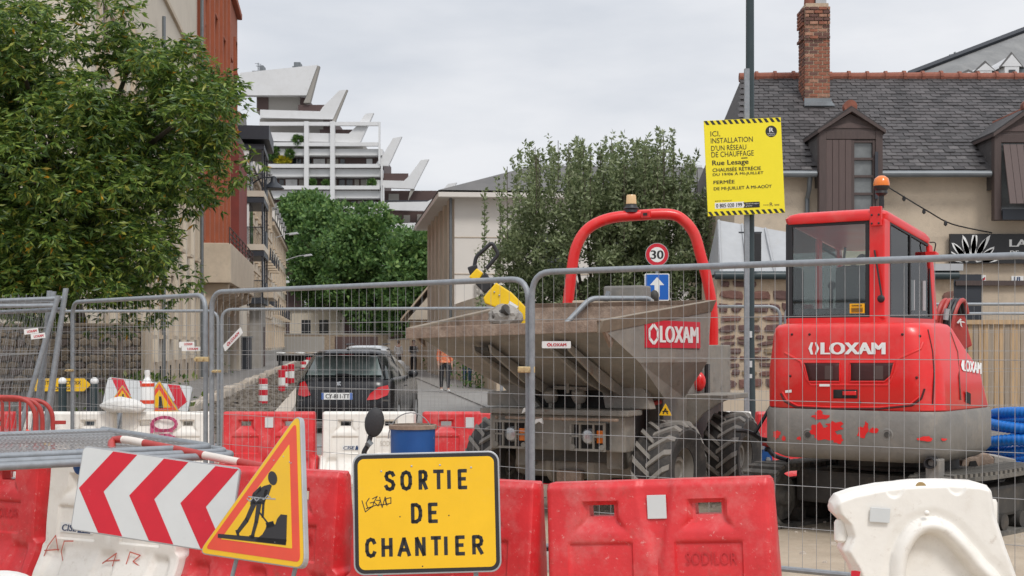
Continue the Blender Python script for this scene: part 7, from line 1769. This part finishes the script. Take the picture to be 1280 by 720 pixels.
# turntable and undercarriage
MB().lathe([(.42, .38), (.42, .50), (.5, .51), (.5, .598), (0, .598)], 30).build('slew_ring', M['dark'], ex, smooth=True)
p = rpt(1163, 577); 
MB().lathe([(0, -.01), (.02, -.012), (.035, .04), (.045, .04), (.045, -.06), (0, -.06)], 18, rpt(1164, 577)+Vector((0, .0, -.01)), Matrix.Rotation(R(90), 3, 'X')).build('exhaust_outlet', M['black'], ex, smooth=True); MB().box(rpt(1166, 582)+Vector((0, .05, -.03)), (.11, .12, .16)).build('exhaust_bracket', M['exc_grey'], ex, bevel=.01)
MB().tube([EW(1035, 583, 11.6), EW(1165, 586, 11.6)], .012, 6).build('underbody_edge', M['void'], ex)
UR = R(-45); UM = Matrix.Rotation(UR+EB, 4, 'Z')       # undercarriage turned against the house
def track(xo, label):
    Lt, Ht, Wt = 2.05, .52, .35; r = Ht/2
    path = []
    for k in range(13): a = R(90+180*k/12); path.append((-Lt/2+r+r*math.cos(a), r+r*math.sin(a)))
    for k in range(1, 12): path.append((-Lt/2+r+(Lt-2*r)*k/12, 0))
    for k in range(13): a = R(-90+180*k/12); path.append((Lt/2-r+r*math.cos(a), r+r*math.sin(a)))
    for k in range(1, 12): path.append((Lt/2-r-(Lt-2*r)*k/12, Ht-.012*math.sin(math.pi*k/12)))
    n = len(path); mb = MB(); rings = []
    for i, (y, z) in enumerate(path):
        a = Vector(path[i-1]); b2 = Vector(path[(i+1) % n]); d = (b2-a).normalized(); nn2 = Vector((d.y, -d.x))
        inn = Vector((y, z))-nn2*.035
        rings.append([Vector((xo-Wt/2, y, z)), Vector((xo+Wt/2, y, z)), Vector((xo+Wt/2, inn.x, inn.y)), Vector((xo-Wt/2, inn.x, inn.y))])
    rings.append(rings[0]); mb.loft(rings, cap=False)
    o = mb.build('track', M['track'], ex, smooth=True); o.data.transform(UM)
    # track bars
    seg = []; tot = 0
    for i in range(n): a, b2 = Vector(path[i]), Vector(path[(i+1) % n]); seg.append((tot, a, b2)); tot += (b2-a).length
    bar = None
    for k in range(56):
        s__ = tot*k/56
        for q, (s0, a, b2) in enumerate(seg):
            if s0 <= s__ < s0+(b2-a).length+1e-6: p2 = a.lerp(b2, (s__-s0)/max(1e-6, (b2-a).length)); d = (b2-a).normalized(); break
        ang = math.atan2(d.y, d.x)
        if bar is None: bar = MB().box((0, 0, 0), (Wt*.98, .045, .03)).mesh('track_bar', M['track'])
        inst('track_bar', bar, o, mtx=UM @ Matrix.Translation((xo, p2.x, p2.y)) @ Matrix.Rotation(ang, 4, 'X') @ Matrix.Translation((0, 0, -.014)))
    mb = MB(); mb.bx(xo-.09, xo+.09, -Lt/2+.3, Lt/2-.3, .14, .40); f_ = mb.build('track_frame', M['dark'], ex, bevel=.03); f_.data.transform(UM)
    for sgn in (-1, 1):
        mb = MB(); mb.lathe([(0, -.16), (.06, -.16), (.08, -.12), (.19, -.11), (.215, -.05), (.215, .05), (.19, .11), (.08, .12), (.06, .16), (0, .16)], 26, (xo, sgn*(Lt/2-r), r), Matrix.Rotation(R(90), 3, 'Y')); q = mb.build('drive_sprocket' if sgn > 0 else 'idler_wheel', M['track'], ex, smooth=True); q.data.transform(UM)
    for k in range(4):
        mb = MB(); mb.lathe([(0, -.12), (.07, -.12), (.08, .0), (.07, .12), (0, .12)], 14, (xo, -.5+k*.33, .10), Matrix.Rotation(R(90), 3, 'Y')); q = mb.build('track_roller', M['dark'], ex, smooth=True); q.data.transform(UM)
track(-.76, 'l'); track(.76, 'r')
mb = MB(); mb.bx(-.62, .62, -.62, .62, .22, .50); o = mb.build('carbody', M['dark'], ex, bevel=.03); o.data.transform(UM)
mb = MB(); mb.prism([(-.95, -1.42, .06), (-.95, -1.34, .02), (-.95, -1.26, .2), (-.95, -1.30, .42), (-.95, -1.38, .44)], (1.9, 0, 0)); o = mb.build('dozer_blade', M['dark'], ex, bevel=.006); o.data.transform(Matrix.Rotation(math.pi, 4, 'Z') @ Matrix.Identity(4)); o.data.transform(UM)
for x in (-.35, .35): mb = MB(); mb.bx(x-.05, x+.05, .4, 1.3, .22, .34); o = mb.build('blade_arm', M['dark'], ex, bevel=.01); o.data.transform(UM)
t = root('muddy_bucket', 'worn brown metal bucket on the ground right of the counterweight', 'bucket', W(1215, 600, 12.4)); o0 = W(1215, 600, 12.4)
mb = MB(); mb.prism([W(x, y, 12.4)-o0 for x, y in ((1202, 583), (1203, 576), (1212, 571), (1221, 572), (1226, 568), (1236, 567), (1243, 573), (1243, 585))], (0, .3, 0)); mb.build('bracket', M['rusty'], t, bevel=.012)
mb = MB(); mb.prism([W(x, y, 12.38)-o0 for x, y in ((1212, 583), (1213, 577), (1220, 576), (1223, 583))], (0, .05, 0)); mb.build('opening', M['void'], t)
mb = MB(); mb.prism([W(x, y, 12.6)-o0 for x, y in ((1243, 570), (1270, 574), (1272, 586), (1243, 588))], (0, .5, 0)); mb.build('shell', M['concrete'], t, bevel=.01)
t.location = o0
# cab
CX0, CX1, CY0, CY1, CZ0, CZ1 = -.80, .10, -.55, .66, 1.73, 2.65
cbase = rr2(CX0, CX1, CY0, CY1, CZ0-.02, .06, .08); cb2 = rr2(CX0, CX1, CY0, CY1, CZ0+.05, .06, .08)
MB().loft([cbase, cb2]).build('cab_sill', M['exc_red'], ex, smooth=True)
def lean(x, z): return x+(.05 if x < -.5 else -.03)*0*(z-CZ0)
MB().bx(CX0+.02, .45, -.2, .75, .66, 1.10).build('platform', M['black'], ex, bevel=.02); MB().bx(CX0+.03, CX1-.02, CY0+.1, CY1-.03, 1.10, CZ0-.021).build('cab_base', M['exc_red'], ex, bevel=.02)
# posts
def post(x0, x1, y0, y1, m='exc_red', name='cab_post', lx=0.0, ly=0.0):
    mb = MB(); r_ = [[Vector((x0, y0, CZ0+.04)), Vector((x1, y0, CZ0+.04)), Vector((x1, y1, CZ0+.04)), Vector((x0, y1, CZ0+.04))], [Vector((x0+lx, y0+ly, CZ1-.06)), Vector((x1+lx, y0+ly, CZ1-.06)), Vector((x1+lx, y1+ly, CZ1-.06)), Vector((x0+lx, y1+ly, CZ1-.06))]]
    mb.loft(r_); return mb.build(name, M[m], ex, bevel=.012)
post(CX1-.13, CX1+.0, CY0, CY0+.13); post(CX0+.01, CX0+.06, CY0+.01, CY0+.07, 'black'); post(CX1-.06, CX1, CY1-.10, CY1, ly=-.12); post(CX0, CX0+.05, CY1-.07, CY1, ly=-.12)
rfz = [(CZ1-.07, .0), (CZ1-.02, -.012), (CZ1+.01, .01), (CZ1+.03, .06)]
MB().loft([rr2(CX0+i, CX1-i, CY0+i-.01, CY1-.10-i, z, .10, .16, bulge=.01) for z, i in rfz]).build('cab_roof', M['exc_red'], ex, smooth=True, smooth_angle=60)
MB().bx(CX0+.06, CX1-.132, CY0+.015, CY0+.02, CZ0+.055, CZ1-.075).build('rear_pane', M['glass'], ex)
fr = MB()
for a_, b2, c_, d_ in ((CX0+.05, CX0+.075, CZ0+.05, CZ1-.07), (CX1-.165, CX1-.135, CZ0+.05, CZ1-.07), (CX0+.076, CX1-.166, CZ0+.05, CZ0+.075), (CX0+.076, CX1-.166, CZ1-.095, CZ1-.07)): fr.bx(a_, b2, CY0+.005, CY0+.014, c_, d_)
fr.build('rear_pane_seal', M['black'], ex)
MB().bx(CX1-.02, CX1-.015, CY0+.135, CY1-.1, CZ0+.055, CZ1-.075).build('side_pane', M['glass'], ex)
fr = MB()
for a_, b2, c_, d_ in ((CY0+.132, CY0+.155, CZ0+.05, CZ1-.07), (CY1-.18, CY1-.12, CZ0+.05, CZ1-.07), (CY0+.156, CY1-.18, CZ0+.05, CZ0+.07), (CY0+.156, CY1-.18, CZ1-.09, CZ1-.07), ((CY0+CY1)/2-.03, (CY0+CY1)/2-.01, CZ0+.07, CZ1-.09)): fr.bx(CX1-.014, CX1-.004, a_, b2, c_, d_)
fr.build('side_pane_seal', M['black'], ex)
MB().bx(CX0+.03, CX0+.035, CY0+.08, CY1-.08, CZ0+.055, CZ1-.075).build('door_pane', M['glass'], ex)
MB().bx(CX0+.06, CX1-.07, CY1-.11, CY1-.105, CZ0+.055, CZ1-.075).build('front_pane', M['glass'], ex)
MB().bx(CX0+.025, CX0+.05, .05, .11, CZ0+.05, CZ1-.07).build('door_frame', M['exc_red'], ex)
dk = M['dark']
MB().bx(CX0+.08, CX1-.14, CY0+.06, -.1, CZ0+.05, CZ0+.13).build('parcel_shelf', M['black'], ex, bevel=.02)
MB().bx(-.60, -.16, .02, .16, CZ0-.02, CZ0+.52).build('seat_back', M['black'], ex, bevel=.06); MB().bx(-.60, -.16, .16, .58, CZ0-.15, CZ0+.0).build('seat', M['black'], ex, bevel=.04)
for x in (-.67, -.09): MB().tube([(x, .52, CZ0-.1), (x, .55, CZ0+.35)], .018, 6).build('control_lever', M['black'], ex, smooth=True); MB().sphere((x, .56, CZ0+.37), .04, 7).build('lever_knob', M['black'], ex, smooth=True)
MB().tube(arc_pts([(-.47, .1, CZ0+.5), (-.37, .1, CZ0+.62), (-.27, .1, CZ0+.5)], .05, 4), .02, 8).build('headrest', M['black'], ex, smooth=True)
for x in (.07, .09): MB().tube([(x, .15+(x-.07)*10, CZ0+.12), (x, .15+(x-.07)*10, CZ0+.38)], .018, 8).build('grab_handle', M['palemetal'], ex, smooth=True)
MB().tube(arc_pts([(-.76, .6, CZ0+.3), (-.76, .6, CZ0+.6), (-.66, .4, CZ0+.7)], .05, 4), .012, 6).build('phone_cord', M['black'], ex, smooth=True)
p_ = MB(); p_.bx(CX1-.30, CX1-.17, CY0-.0, CY0+.004, CZ0+.085, CZ0+.165); st = p_.build('sticker', M['y_sign'], ex)
text('lettering', 'DANGER', M['black'], st, frame((0, CY0-.001, 0), (1, 0, 0), (0, 0, 1)), CX1-.28, CZ0+.142, CX1-.19, CZ0+.156, bold=.05, depth=.002)
mb = MB()
for k in range(4): mb.bx(CX1-.285, CX1-.185, CY0-.0035, CY0-.001, CZ0+.095+k*.010, CZ0+.099+k*.010)
mb.build('print_lines', M['black'], st)
MB().tube([(CX1-.075, CY0-.02, CZ0+.60), (CX1-.01, CY0-.025, CZ0+.22)], .008, 6).build('wiper_arm', M['black'], ex); MB().sphere((CX1-.015, CY0-.03, CZ0+.20), .033, 8, (1, .5, 1)).build('wiper_hub', M['black'], ex, smooth=True)
MB().box((CX1-.065, CY0-.012, CZ1-.04), (.10, .03, .16)).build('beacon_bracket', M['exc_red'], ex, bevel=.006)
for q in ((-.03, -.07), (.03, -.07), (-.03, .0), (.03, .0)): MB().sphere((CX1-.065+q[0], CY0-.03, CZ1-.03+q[1]), .009, 5).build('bolt', M['black'], ex)
bp = Vector((CX1-.035, CY0+.03, CZ1+.03))
MB().tube([bp, bp+Vector((0, 0, .10))], .022, 8).build('beacon_stem', M['black'], ex, smooth=True)
MB().lathe([(.03, .10), (.05, .12), (.045, .14), (.064, .165), (.066, .18)], 20, bp).build('beacon_base', M['black'], ex, smooth=True); MB().lathe([(.064, .18), (.066, .20), (.056, .24), (.028, .262), (0, .266)], 20, bp).build('beacon', M['orange'], ex, smooth=True)
MB().box((CX1+.03, CY1-.22, CZ1-.19), (.10, .08, .06)).build('work_light', M['exc_red'], ex, bevel=.01); MB().tube(arc_pts([(CX1, CY1-.2, CZ1-.05), (CX1+.06, CY1-.2, CZ1-.05), (CX1+.04, CY1-.2, CZ1-.17)], .04, 4), .006, 5).build('lamp_cable', M['black'], ex)
for _o in [o for o in ex.children if o.name.split('.')[0] in ('cab_roof', 'side_pane', 'side_pane_seal', 'cab_post', 'front_pane', 'work_light', 'lamp_cable', 'door_pane', 'door_frame')]:
    for v in _o.data.vertices: v.co.z -= .20*max(0, (v.co.y-CY0)/(CY1-CY0))**1.5*sst(CZ0+.2, CZ1, v.co.z)
# boom and hoses
def boom_y(px, py, Y): return EW(px, py, Y)
mb = MB(); mb.prism([EW(x, y, 13.2) for x, y in ((1180, 415), (1196, 378), (1200, 376), (1206, 392), (1216, 432), (1200, 440))], ex.matrix_basis.inverted().to_3x3() @ Vector((0, .16, 0))); bo = mb.build('boom', M['tube_red'], ex, bevel=.015)
text('lettering', 'K', M['white'], bo, ex.matrix_basis.inverted() @ frame(W(1196, 403, 13.18), (1, 0, -.9), (.9, 0, 1)), 0, 0, .07, .05, bold=.03)
for k, (x0, m_) in enumerate(((1170, 'tube_red'), (1176, 'tube_red'), (1182, 'black'), (1187, 'black'), (1191, 'tube_red'))):
    MB().tube(catmull([EW(x0-3, 425, 13.0), EW(x0, 400, 13.0), EW(x0+7, 380, 13.05), EW(x0+14, 376, 13.15), EW(x0+18, 392, 13.2)], 5), .022, 8).build('hydraulic_hose', M[m_], ex, smooth=True)
MB().tube([EW(1184, 386, 12.95), EW(1182, 400, 12.95)], .026, 8).build('hose_fitting', M['alu'], ex, smooth=True)

# ---------------- cars ----------------
def car(name, label, loc, rz, paint, detail=True, scale=1.0):
    t = root(name, label, 'car', loc, rz)
    rg = lambda hx, y0, y1, z, rb, rf, bg=.04: rr2(-hx, hx, y0, y1, z, rb, rf, 6, bg)
    lower = [(.22, .80, .12, 4.0, .25), (.30, .85, .03, 4.05, .28), (.50, .87, .0, 4.08, .28), (.62, .87, .03, 4.08, .3), (.80, .872, .06, 4.0, .3), (.90, .86, .09, 3.85, .3), (.97, .82, .16, 3.3, .3)]
    body = MB().loft([rg(hx, y0, y1, z, r_, .45) for z, hx, y0, y1, r_ in lower]).build('body', M[paint], t, smooth=True, smooth_angle=60)
    gh = [(.955, .80, .17, 3.15, .16), (1.10, .755, .27, 2.75, .2), (1.30, .655, .42, 2.25, .26), (1.385, .57, .50, 2.0, .28)]
    MB().loft([rg(hx, y0, y1, z, r_, .3, .03) for z, hx, y0, y1, r_ in gh]).build('windows', M['carglass'], t, smooth=True, smooth_angle=60)
    rf_ = [(1.355, .625, .41, 2.06, .27), (1.40, .60, .39, 2.0, .3), (1.44, .52, .46, 1.8, .3), (1.465, .36, .68, 1.5, .3)]
    MB().loft([rg(hx, y0, y1, z, r_, .3, .03) for z, hx, y0, y1, r_ in rf_]).build('roof', M[paint], t, smooth=True, smooth_angle=60)
    for s in (-1, 1):
        mb = MB()
        # rear pillars
        mb.loft([[Vector((s*x, y, z)) for x, y in ((hx-.10, yb-.012), (hx+.008, yb+.20), (hx+.008, yb+.44), (hx-.12, yb+.1))] for z, hx, yb in ((.95, .815, .17), (1.10, .76, .27), (1.30, .665, .42), (1.385, .61, .50))]); mb.build('pillar', M[paint], t, smooth=True)
        MB().prism([(s*.80, 1.55, .96), (s*.80, 1.63, .96), (s*.61, 1.55, 1.39), (s*.61, 1.48, 1.39)], (s*.015, 0, .0)).build('pillar', M['black'], t)
    if detail:
        def yr(z):
            tb_ = [(.30, .03), (.50, .0), (.62, .03), (.80, .06), (.90, .09), (.97, .16), (1.10, .27), (1.30, .42), (1.39, .50)]
            for (a, b_), (c_, d_) in zip(tb_[:-1], tb_[1:]):
                if a <= z <= c_: return b_+(d_-b_)*(z-a)/(c_-a)
            return .0
        cpx = lambda px, py: ((px-428)/72.6*1.0, (EYE-(py-430)*24.5/F))
        def patch(nm, pts, m_, off=.03, par=None):
            P_ = []
            for x, z in pts:
                P_.append(Vector((x, yr(z)-.04*(1-(x/.87)**2)-off*.5+max(0, abs(x)-.62)**2*1.6, z)))
            mb = MB(); mb.add(P_, [tuple(range(len(P_)))]); q = mb.build(nm, M[m_], par or t, recalc=False); s_ = q.modifiers.new('thickness', 'SOLIDIFY'); s_.thickness = .012; return q
        def patchg(nm, pts, m_, off, n=8, par=None):
            # quad grid between left and right outline for curved parts
            mb = MB(); (a, b_, c_, d_) = pts; vs = []
            for j in range(n+1):
                for i in range(n*2+1):
                    l_ = Vector(a).lerp(Vector(d_), j/n); r_ = Vector(b_).lerp(Vector(c_), j/n); p = l_.lerp(r_, i/(2*n)); x, z = p.x, p.y
                    vs.append((x, yr(z)-.04*(1-(x/.87)**2)-off+max(0, abs(x)-.60)**2*1.5, z))
            w = 2*n+1; mb.add(vs, [(j*w+i, j*w+i+1, (j+1)*w+i+1, (j+1)*w+i) for j in range(n) for i in range(2*n)]); return mb.build(nm, M[m_], par or t, smooth=True, recalc=False)
        patchg('rear_window', [(-.54, 1.345), (.54, 1.345), (.66, 1.02), (-.66, 1.02)], 'carglass2', .02)
        patchg('rear_spoiler', [(-.56, 1.40), (.56, 1.40), (.58, 1.355), (-.58, 1.355)], paint, .075, 3); patchg('brake_light', [(-.13, 1.385), (.13, 1.385), (.13, 1.36), (-.13, 1.36)], 'tail', .082, 2)
        patchg('tailgate_seam', [(-.62, .985), (.62, .985), (.62, .972), (-.62, .972)], 'void', .012, 2)
        for s in (-1, 1):
            lp2 = [cpx(370, 494), cpx(373, 479), cpx(379, 476.5), cpx(383, 482), cpx(388, 494), cpx(380, 496)] if s < 0 else [cpx(459, 500), cpx(463, 492), cpx(473, 484), cpx(484, 481.5), cpx(486, 488), cpx(484, 494), cpx(472, 499)]
            lp2 = [(x*1.0, z) for x, z in lp2]
            P_ = [Vector((x, yr(z)-.045+max(0, abs(x)-.56)**2*2.0-(.04*(1-(x/.87)**2)), z)) for x, z in lp2]; c = sum(P_, Vector())/len(P_)+Vector((0, -.015, 0)); mb = MB(); mb.add(P_+[c]+[p+Vector((0, .09, 0)) for p in P_], [(i, (i+1) % len(P_), len(P_)) for i in range(len(P_))]+[(i, len(P_)+1+i, len(P_)+1+(i+1) % len(P_), (i+1) % len(P_)) for i in range(len(P_))]); mb.build('tail_light', M['tail'], t, smooth=True, recalc=True)
            Mq = Matrix.Rotation(R(90), 3, 'Y')
            for y in (.72, 3.25):
                w2 = MB().lathe([(.0, -.09), (.19, -.09), (.2, -.1), (.29, -.1), (.31, -.06), (.31, .06), (.29, .1), (.2, .1), (.19, .06), (0, .06)], 24, (s*.79, y, .31), Mq).build('wheel', M['tyre'], t, smooth=True); MB().lathe([(0, -.11*1), (.18, -.095), (.18, .095), (0, .11)], 14, (s*.79, y, .31), Mq).build('rim', M['alu'], w2, smooth=True)
            MB().sphere((s*.93, 2.35, 1.0), .1, 8, (1, .5, .75)).build('mirror', M[paint], t, smooth=True)
            MB().box((s*.88, 2.35, .95), (.12, .06, .04)).build('mirror_stalk', M['black'], t)
            MB().box((s*.885, 1.75, .80), (.03, .16, .025)).build('door_handle', M[paint], t, bevel=.008)
        x0, z0 = cpx(402, 499.5); x1, z1 = cpx(441, 491); yp = yr(.7)-.06
        pl2 = MB().bx(x0, x1, yp-.012, yp, z0, z1).build('number_plate', M['white'], t, bevel=.003)
        Mc = frame((0, yp-.013, 0), (1, 0, 0), (0, 0, 1))
        text('lettering', 'CY-811-TT', M['black'], pl2, Mc, x0+.07, z0+.022, x1-.05, z1-.022, bold=.03)
        for xx in (x0+.002, x1-.04): MB().bx(xx, xx+.038, yp-.014, yp-.0125, z0+.002, z1-.002).build('plate_band', M['blue_sign'], pl2)
        xx, zz2 = cpx(423, 480); y2 = yr(zz2)-.05; mb = MB(); strokes(mb, [[(-.03, -.03), (-.01, .0), (-.03, .02), (0, .03), (.03, .03)], [(-.01, 0), (.02, .0), (.03, -.03)], [(.0, .03), (.01, .0), (.0, -.03)]], frame((xx, y2, zz2), (1, 0, 0), (0, .4, 1)), .015, .01); mb.build('badge', M['lamp'], t, recalc=False)
        patch('bumper_strip', [(-.80, .60), (.80, .60), (.80, .57), (-.80, .57)], 'dark', .05); 
        mb = MB(); mb.prism([Vector((-.15, yr(1.02)-.07, 1.015)), Vector((.30, yr(1.0)-.06, 1.005)), Vector((.02, yr(1.06)-.06, 1.05)), Vector((-.14, yr(1.05)-.06, 1.045))], (0, -.012, 0)); mb.build('wiper', M['black'], t)
        MB().tube([(0, .62, 1.455), (-.0, .55, 1.55)], .008, 5).build('antenna', M['black'], t); MB().box((0, .64, 1.465), (.05, .1, .02)).build('antenna_base', M['black'], t, bevel=.005)
        text('lettering', 'HDI', M['alu'], t, frame((.60, yr(.74)-.02, .72), (1, .3, 0), (0, 0, 1)), -.04, 0, .04, .018, bold=.02)
    return t
M['carglass'] = mat('car glass', (.02, .027, .026), .06, var=.1, spec=.9); M['carglass2'] = mat('rear window glass', (.16, .20, .19), .08, var=.35, scale=1.4, spec=.9, coat=.4, dirt=((.40, .45, .43), .52, .72, 1.6, .5))  # rear window's pale tint and patches are sky reflection painted in, not dirt
M['carwhite'] = mat('silver car paint', (.5, .52, .54), .25, var=.05, coat=.5)
car('parked_car', 'black hatchback car seen from behind beyond the white barrier', ((428-640)*24.5/F, 24.5, 0), R(-3), 'car')
c2 = car('parked_car', 'pale silver car whose roof shows above the black hatchback', ((452-640)*45/F, 45, .05), R(-4), 'carwhite', False)
for s in (-.6, .6): MB().tube([(s, .5, 1.50), (s, 1.9, 1.52)], .02, 5).build('roof_rail', M['iron'], c2)

# ---------------- people ----------------
def skinned(name, pts, edges, rad, m, parent, sub=1):
    me = bpy.data.meshes.new(name); me.from_pydata([tuple(p) for p in pts], edges, []); me.materials.append(m)
    o = inst(name, me, parent); s = o.modifiers.new('skin', 'SKIN'); s.use_smooth_shade = True
    for i, v in enumerate(me.skin_vertices[0].data): r_ = rad[i]; v.radius = r_ if isinstance(r_, tuple) else (r_, r_); v.use_root = (i == 0)
    u = o.modifiers.new('subdivision', 'SUBSURF'); u.levels = sub; u.render_levels = sub+1; return o
def person(label, px, Y, H, rz, top, legs, hairc, stride=.18, armb=.1, top_len=.95, hair_long=False, shoe='white', arms_up=False, z0=0.0):
    k = H/1.7; t = root('person', label, 'person', ((px-640)*Y/F, Y, z0), rz)
    V = lambda x, y, z: Vector((x*k, y*k, z*k))
    st = stride
    P_ = [V(0, 0, .93), V(0, 0, 1.08), V(0, .0, 1.25), V(0, .01, 1.40), V(0, .0, 1.48), V(0, -.01, 1.54), V(0, -.015, 1.62), V(0, -.01, 1.685),   # 0-7 pelvis..head
          V(.09, 0, .88), V(.10, -st, .48), V(.10, -st*.9, .07), V(.10, -st*.9-.14, .035), V(-.09, 0, .88), V(-.10, st*.7, .48), V(-.10, st*1.5, .09), V(-.10, st*1.5-.13, .04),
          V(.17, .01, 1.39), V(.22, .03+armb*.2, 1.13), V(.22, -armb, .90), V(.22, -armb-.03, .82), V(-.17, .01, 1.39), V(-.22, .03, 1.13), V(-.22, armb*.6-.08, .90), V(-.22, armb*.6-.11, .82)]
    if arms_up: P_[18] = V(.12, -.20, 1.10); P_[19] = V(.03, -.24, 1.14); P_[22] = V(-.12, -.20, 1.12); P_[23] = V(-.03, -.24, 1.16)
    E = [(0, 1), (1, 2), (2, 3), (3, 4), (4, 5), (5, 6), (6, 7), (0, 8), (8, 9), (9, 10), (10, 11), (0, 12), (12, 13), (13, 14), (14, 15), (3, 16), (16, 17), (17, 18), (18, 19), (3, 20), (20, 21), (21, 22), (22, 23)]
    rd = [(.14, .11), (.13, .10), (.145, .11), (.13, .09), .055, .06, .088, .07, .085, .06, .04, .035, .085, .06, .04, .035, .055, .042, .032, .03, .055, .042, .032, .03]
    skinned('body', P_, E, [tuple(q*k for q in r_) if isinstance(r_, tuple) else r_*k for r_ in rd], M['skin'], t)
    PT = [P_[i] for i in (1, 2, 3, 16, 17, 20, 21, 0)]+[P_[17].lerp(P_[18], .75), P_[21].lerp(P_[22], .75)]
    skinned('top', [PT[0], PT[1], PT[2], PT[3], PT[4], PT[5], PT[6], V(0, 0, top_len), PT[8], PT[9]], [(7, 0), (0, 1), (1, 2), (2, 3), (3, 4), (4, 8), (2, 5), (5, 6), (6, 9)], [tuple(q*k for q in r_) for r_ in ((.165, .13), (.17, .13), (.145, .105), (.068, .068), (.055, .055), (.068, .068), (.055, .055), (.17, .135), (.048, .048), (.048, .048))], M[top] if isinstance(top, str) else top, t)
    skinned('trousers', [P_[0], P_[8], P_[9], P_[10]+Vector((0, 0, .03)), P_[12], P_[13], P_[14]+Vector((0, 0, .03)), V(0, 0, 1.0)], [(7, 0), (0, 1), (1, 2), (2, 3), (0, 4), (4, 5), (5, 6)], [tuple(q*k for q in r_) for r_ in ((.155, .125), (.10, .10), (.075, .075), (.055, .055), (.10, .10), (.075, .075), (.055, .055), (.145, .115))], M[legs] if isinstance(legs, str) else legs, t)
    hm = MB().sphere(V(0, .012, 1.655), .105*k, 10, (.88, 1, 1.0)); 
    if hair_long: hm.sphere(V(0, .05, 1.55), .09*k, 8, (.9, .6, 1.3))
    h_ = hm.build('hair', hairc, t, smooth=True); 
    for v in h_.data.vertices:
        if v.co.y < -.045*k and v.co.z < 1.68*k: v.co.y = -.02*k
    for p in ((P_[10]+P_[11])/2, (P_[14]+P_[15])/2): MB().sphere(p+Vector((0, 0, -.005)), .05*k, 7, (1.0, 2.2, .75)).build('shoe', M[shoe], t, smooth=True)
    # face
    for s in (-1, 1): MB().sphere(V(s*.033, -.098, 1.625), .009*k, 5).build('eye', M['black'], t)
    MB().sphere(V(0, -.108, 1.60), .013*k, 5, (.8, 1, 1.3)).build('nose', M['skin'], t, smooth=True); MB().box(V(0, -.098, 1.568), (.04*k, .01, .008)).build('mouth', M['red_br'], t)
    for s in (-1, 1): MB().sphere(V(s*.088, 0, 1.61), .02*k, 5, (.5, 1, 1.4)).build('ear', M['skin'], t, smooth=True)
    # hands: palm with five fingers, slightly curled
    for wr, ed in ((P_[18], P_[19]), (P_[22], P_[23])):
        d = (ed-wr).normalized(); pc = ed+d*.03*k; hb = MB(); hb.sphere(pc, .04*k, 6, (.5, 1, 1.1))
        for q in range(4):
            a = pc+Vector((0, (-.03+q*.02)*k, 0))+d*.03*k; ln = (.07, .08, .075, .06)[q]*k; hb.tube([a, a+d*ln*.55, a+d*ln*.9+Vector((0, -.02*k, 0))], [.009*k, .008*k, .006*k], 6)
        hb.tube([pc+Vector((0, -.035*k, 0)), pc+Vector((0, -.06*k, 0))+d*.03*k, pc+Vector((0, -.062*k, 0))+d*.055*k], [.010*k, .009*k, .007*k], 6); hb.build('hand', M['skin'], t, smooth=True)
    return t
shirt_w = mat('white shirt', (.66, .66, .66), .8, bump=.1); dk_tr = mat('dark trousers', (.025, .025, .03), .8); jean = mat('blue jeans', (.025, .06, .12), .8, var=.2)
floral = mat('orange patterned top', (.62, .17, .08), .8, var=.3, scale=16, dirt=[((.75, .55, .3), .54, .6, 18, .9), ((.25, .12, .2), .58, .64, 22, .8)])
person('pedestrian in white shirt and dark trousers walking away, farthest up the street', 498, 82, 1.7, 0, shirt_w, dk_tr, M['hair'], shoe='black', z0=.03).rotation_euler = (0, 0, math.pi)
person('pedestrian in pale top carrying a dark bag across the front, coming down the street', 517, 74, 1.7, 0, shirt_w, dk_tr, M['hair'], stride=.08, arms_up=True, shoe='black', z0=.03)
b_ = MB().box((0, 0, 0), (.34, .12, .34)).build('shoulder_bag', M['black'], None, bevel=.03); b_.location = ((517-640)*74/F-.02, 73.74, 1.28); tag(b_, 'dark bag held in front of the pedestrian in the pale top', 'bag')
p_ = person('person in orange patterned top, black trousers and white trainers under the skip tip', 556, 45.5, 1.7, R(12), floral, dk_tr, M['hair'], stride=.06, armb=.02, hair_long=True, shoe='white', z0=.03)
person('person in blue jeans standing just behind the skip tip, upper body hidden', 584, 50.5, 1.78, R(170), jean if False else mat('grey shirt', (.3, .3, .33), .8), jean, M['hair'], stride=.05, shoe='black', z0=.03)
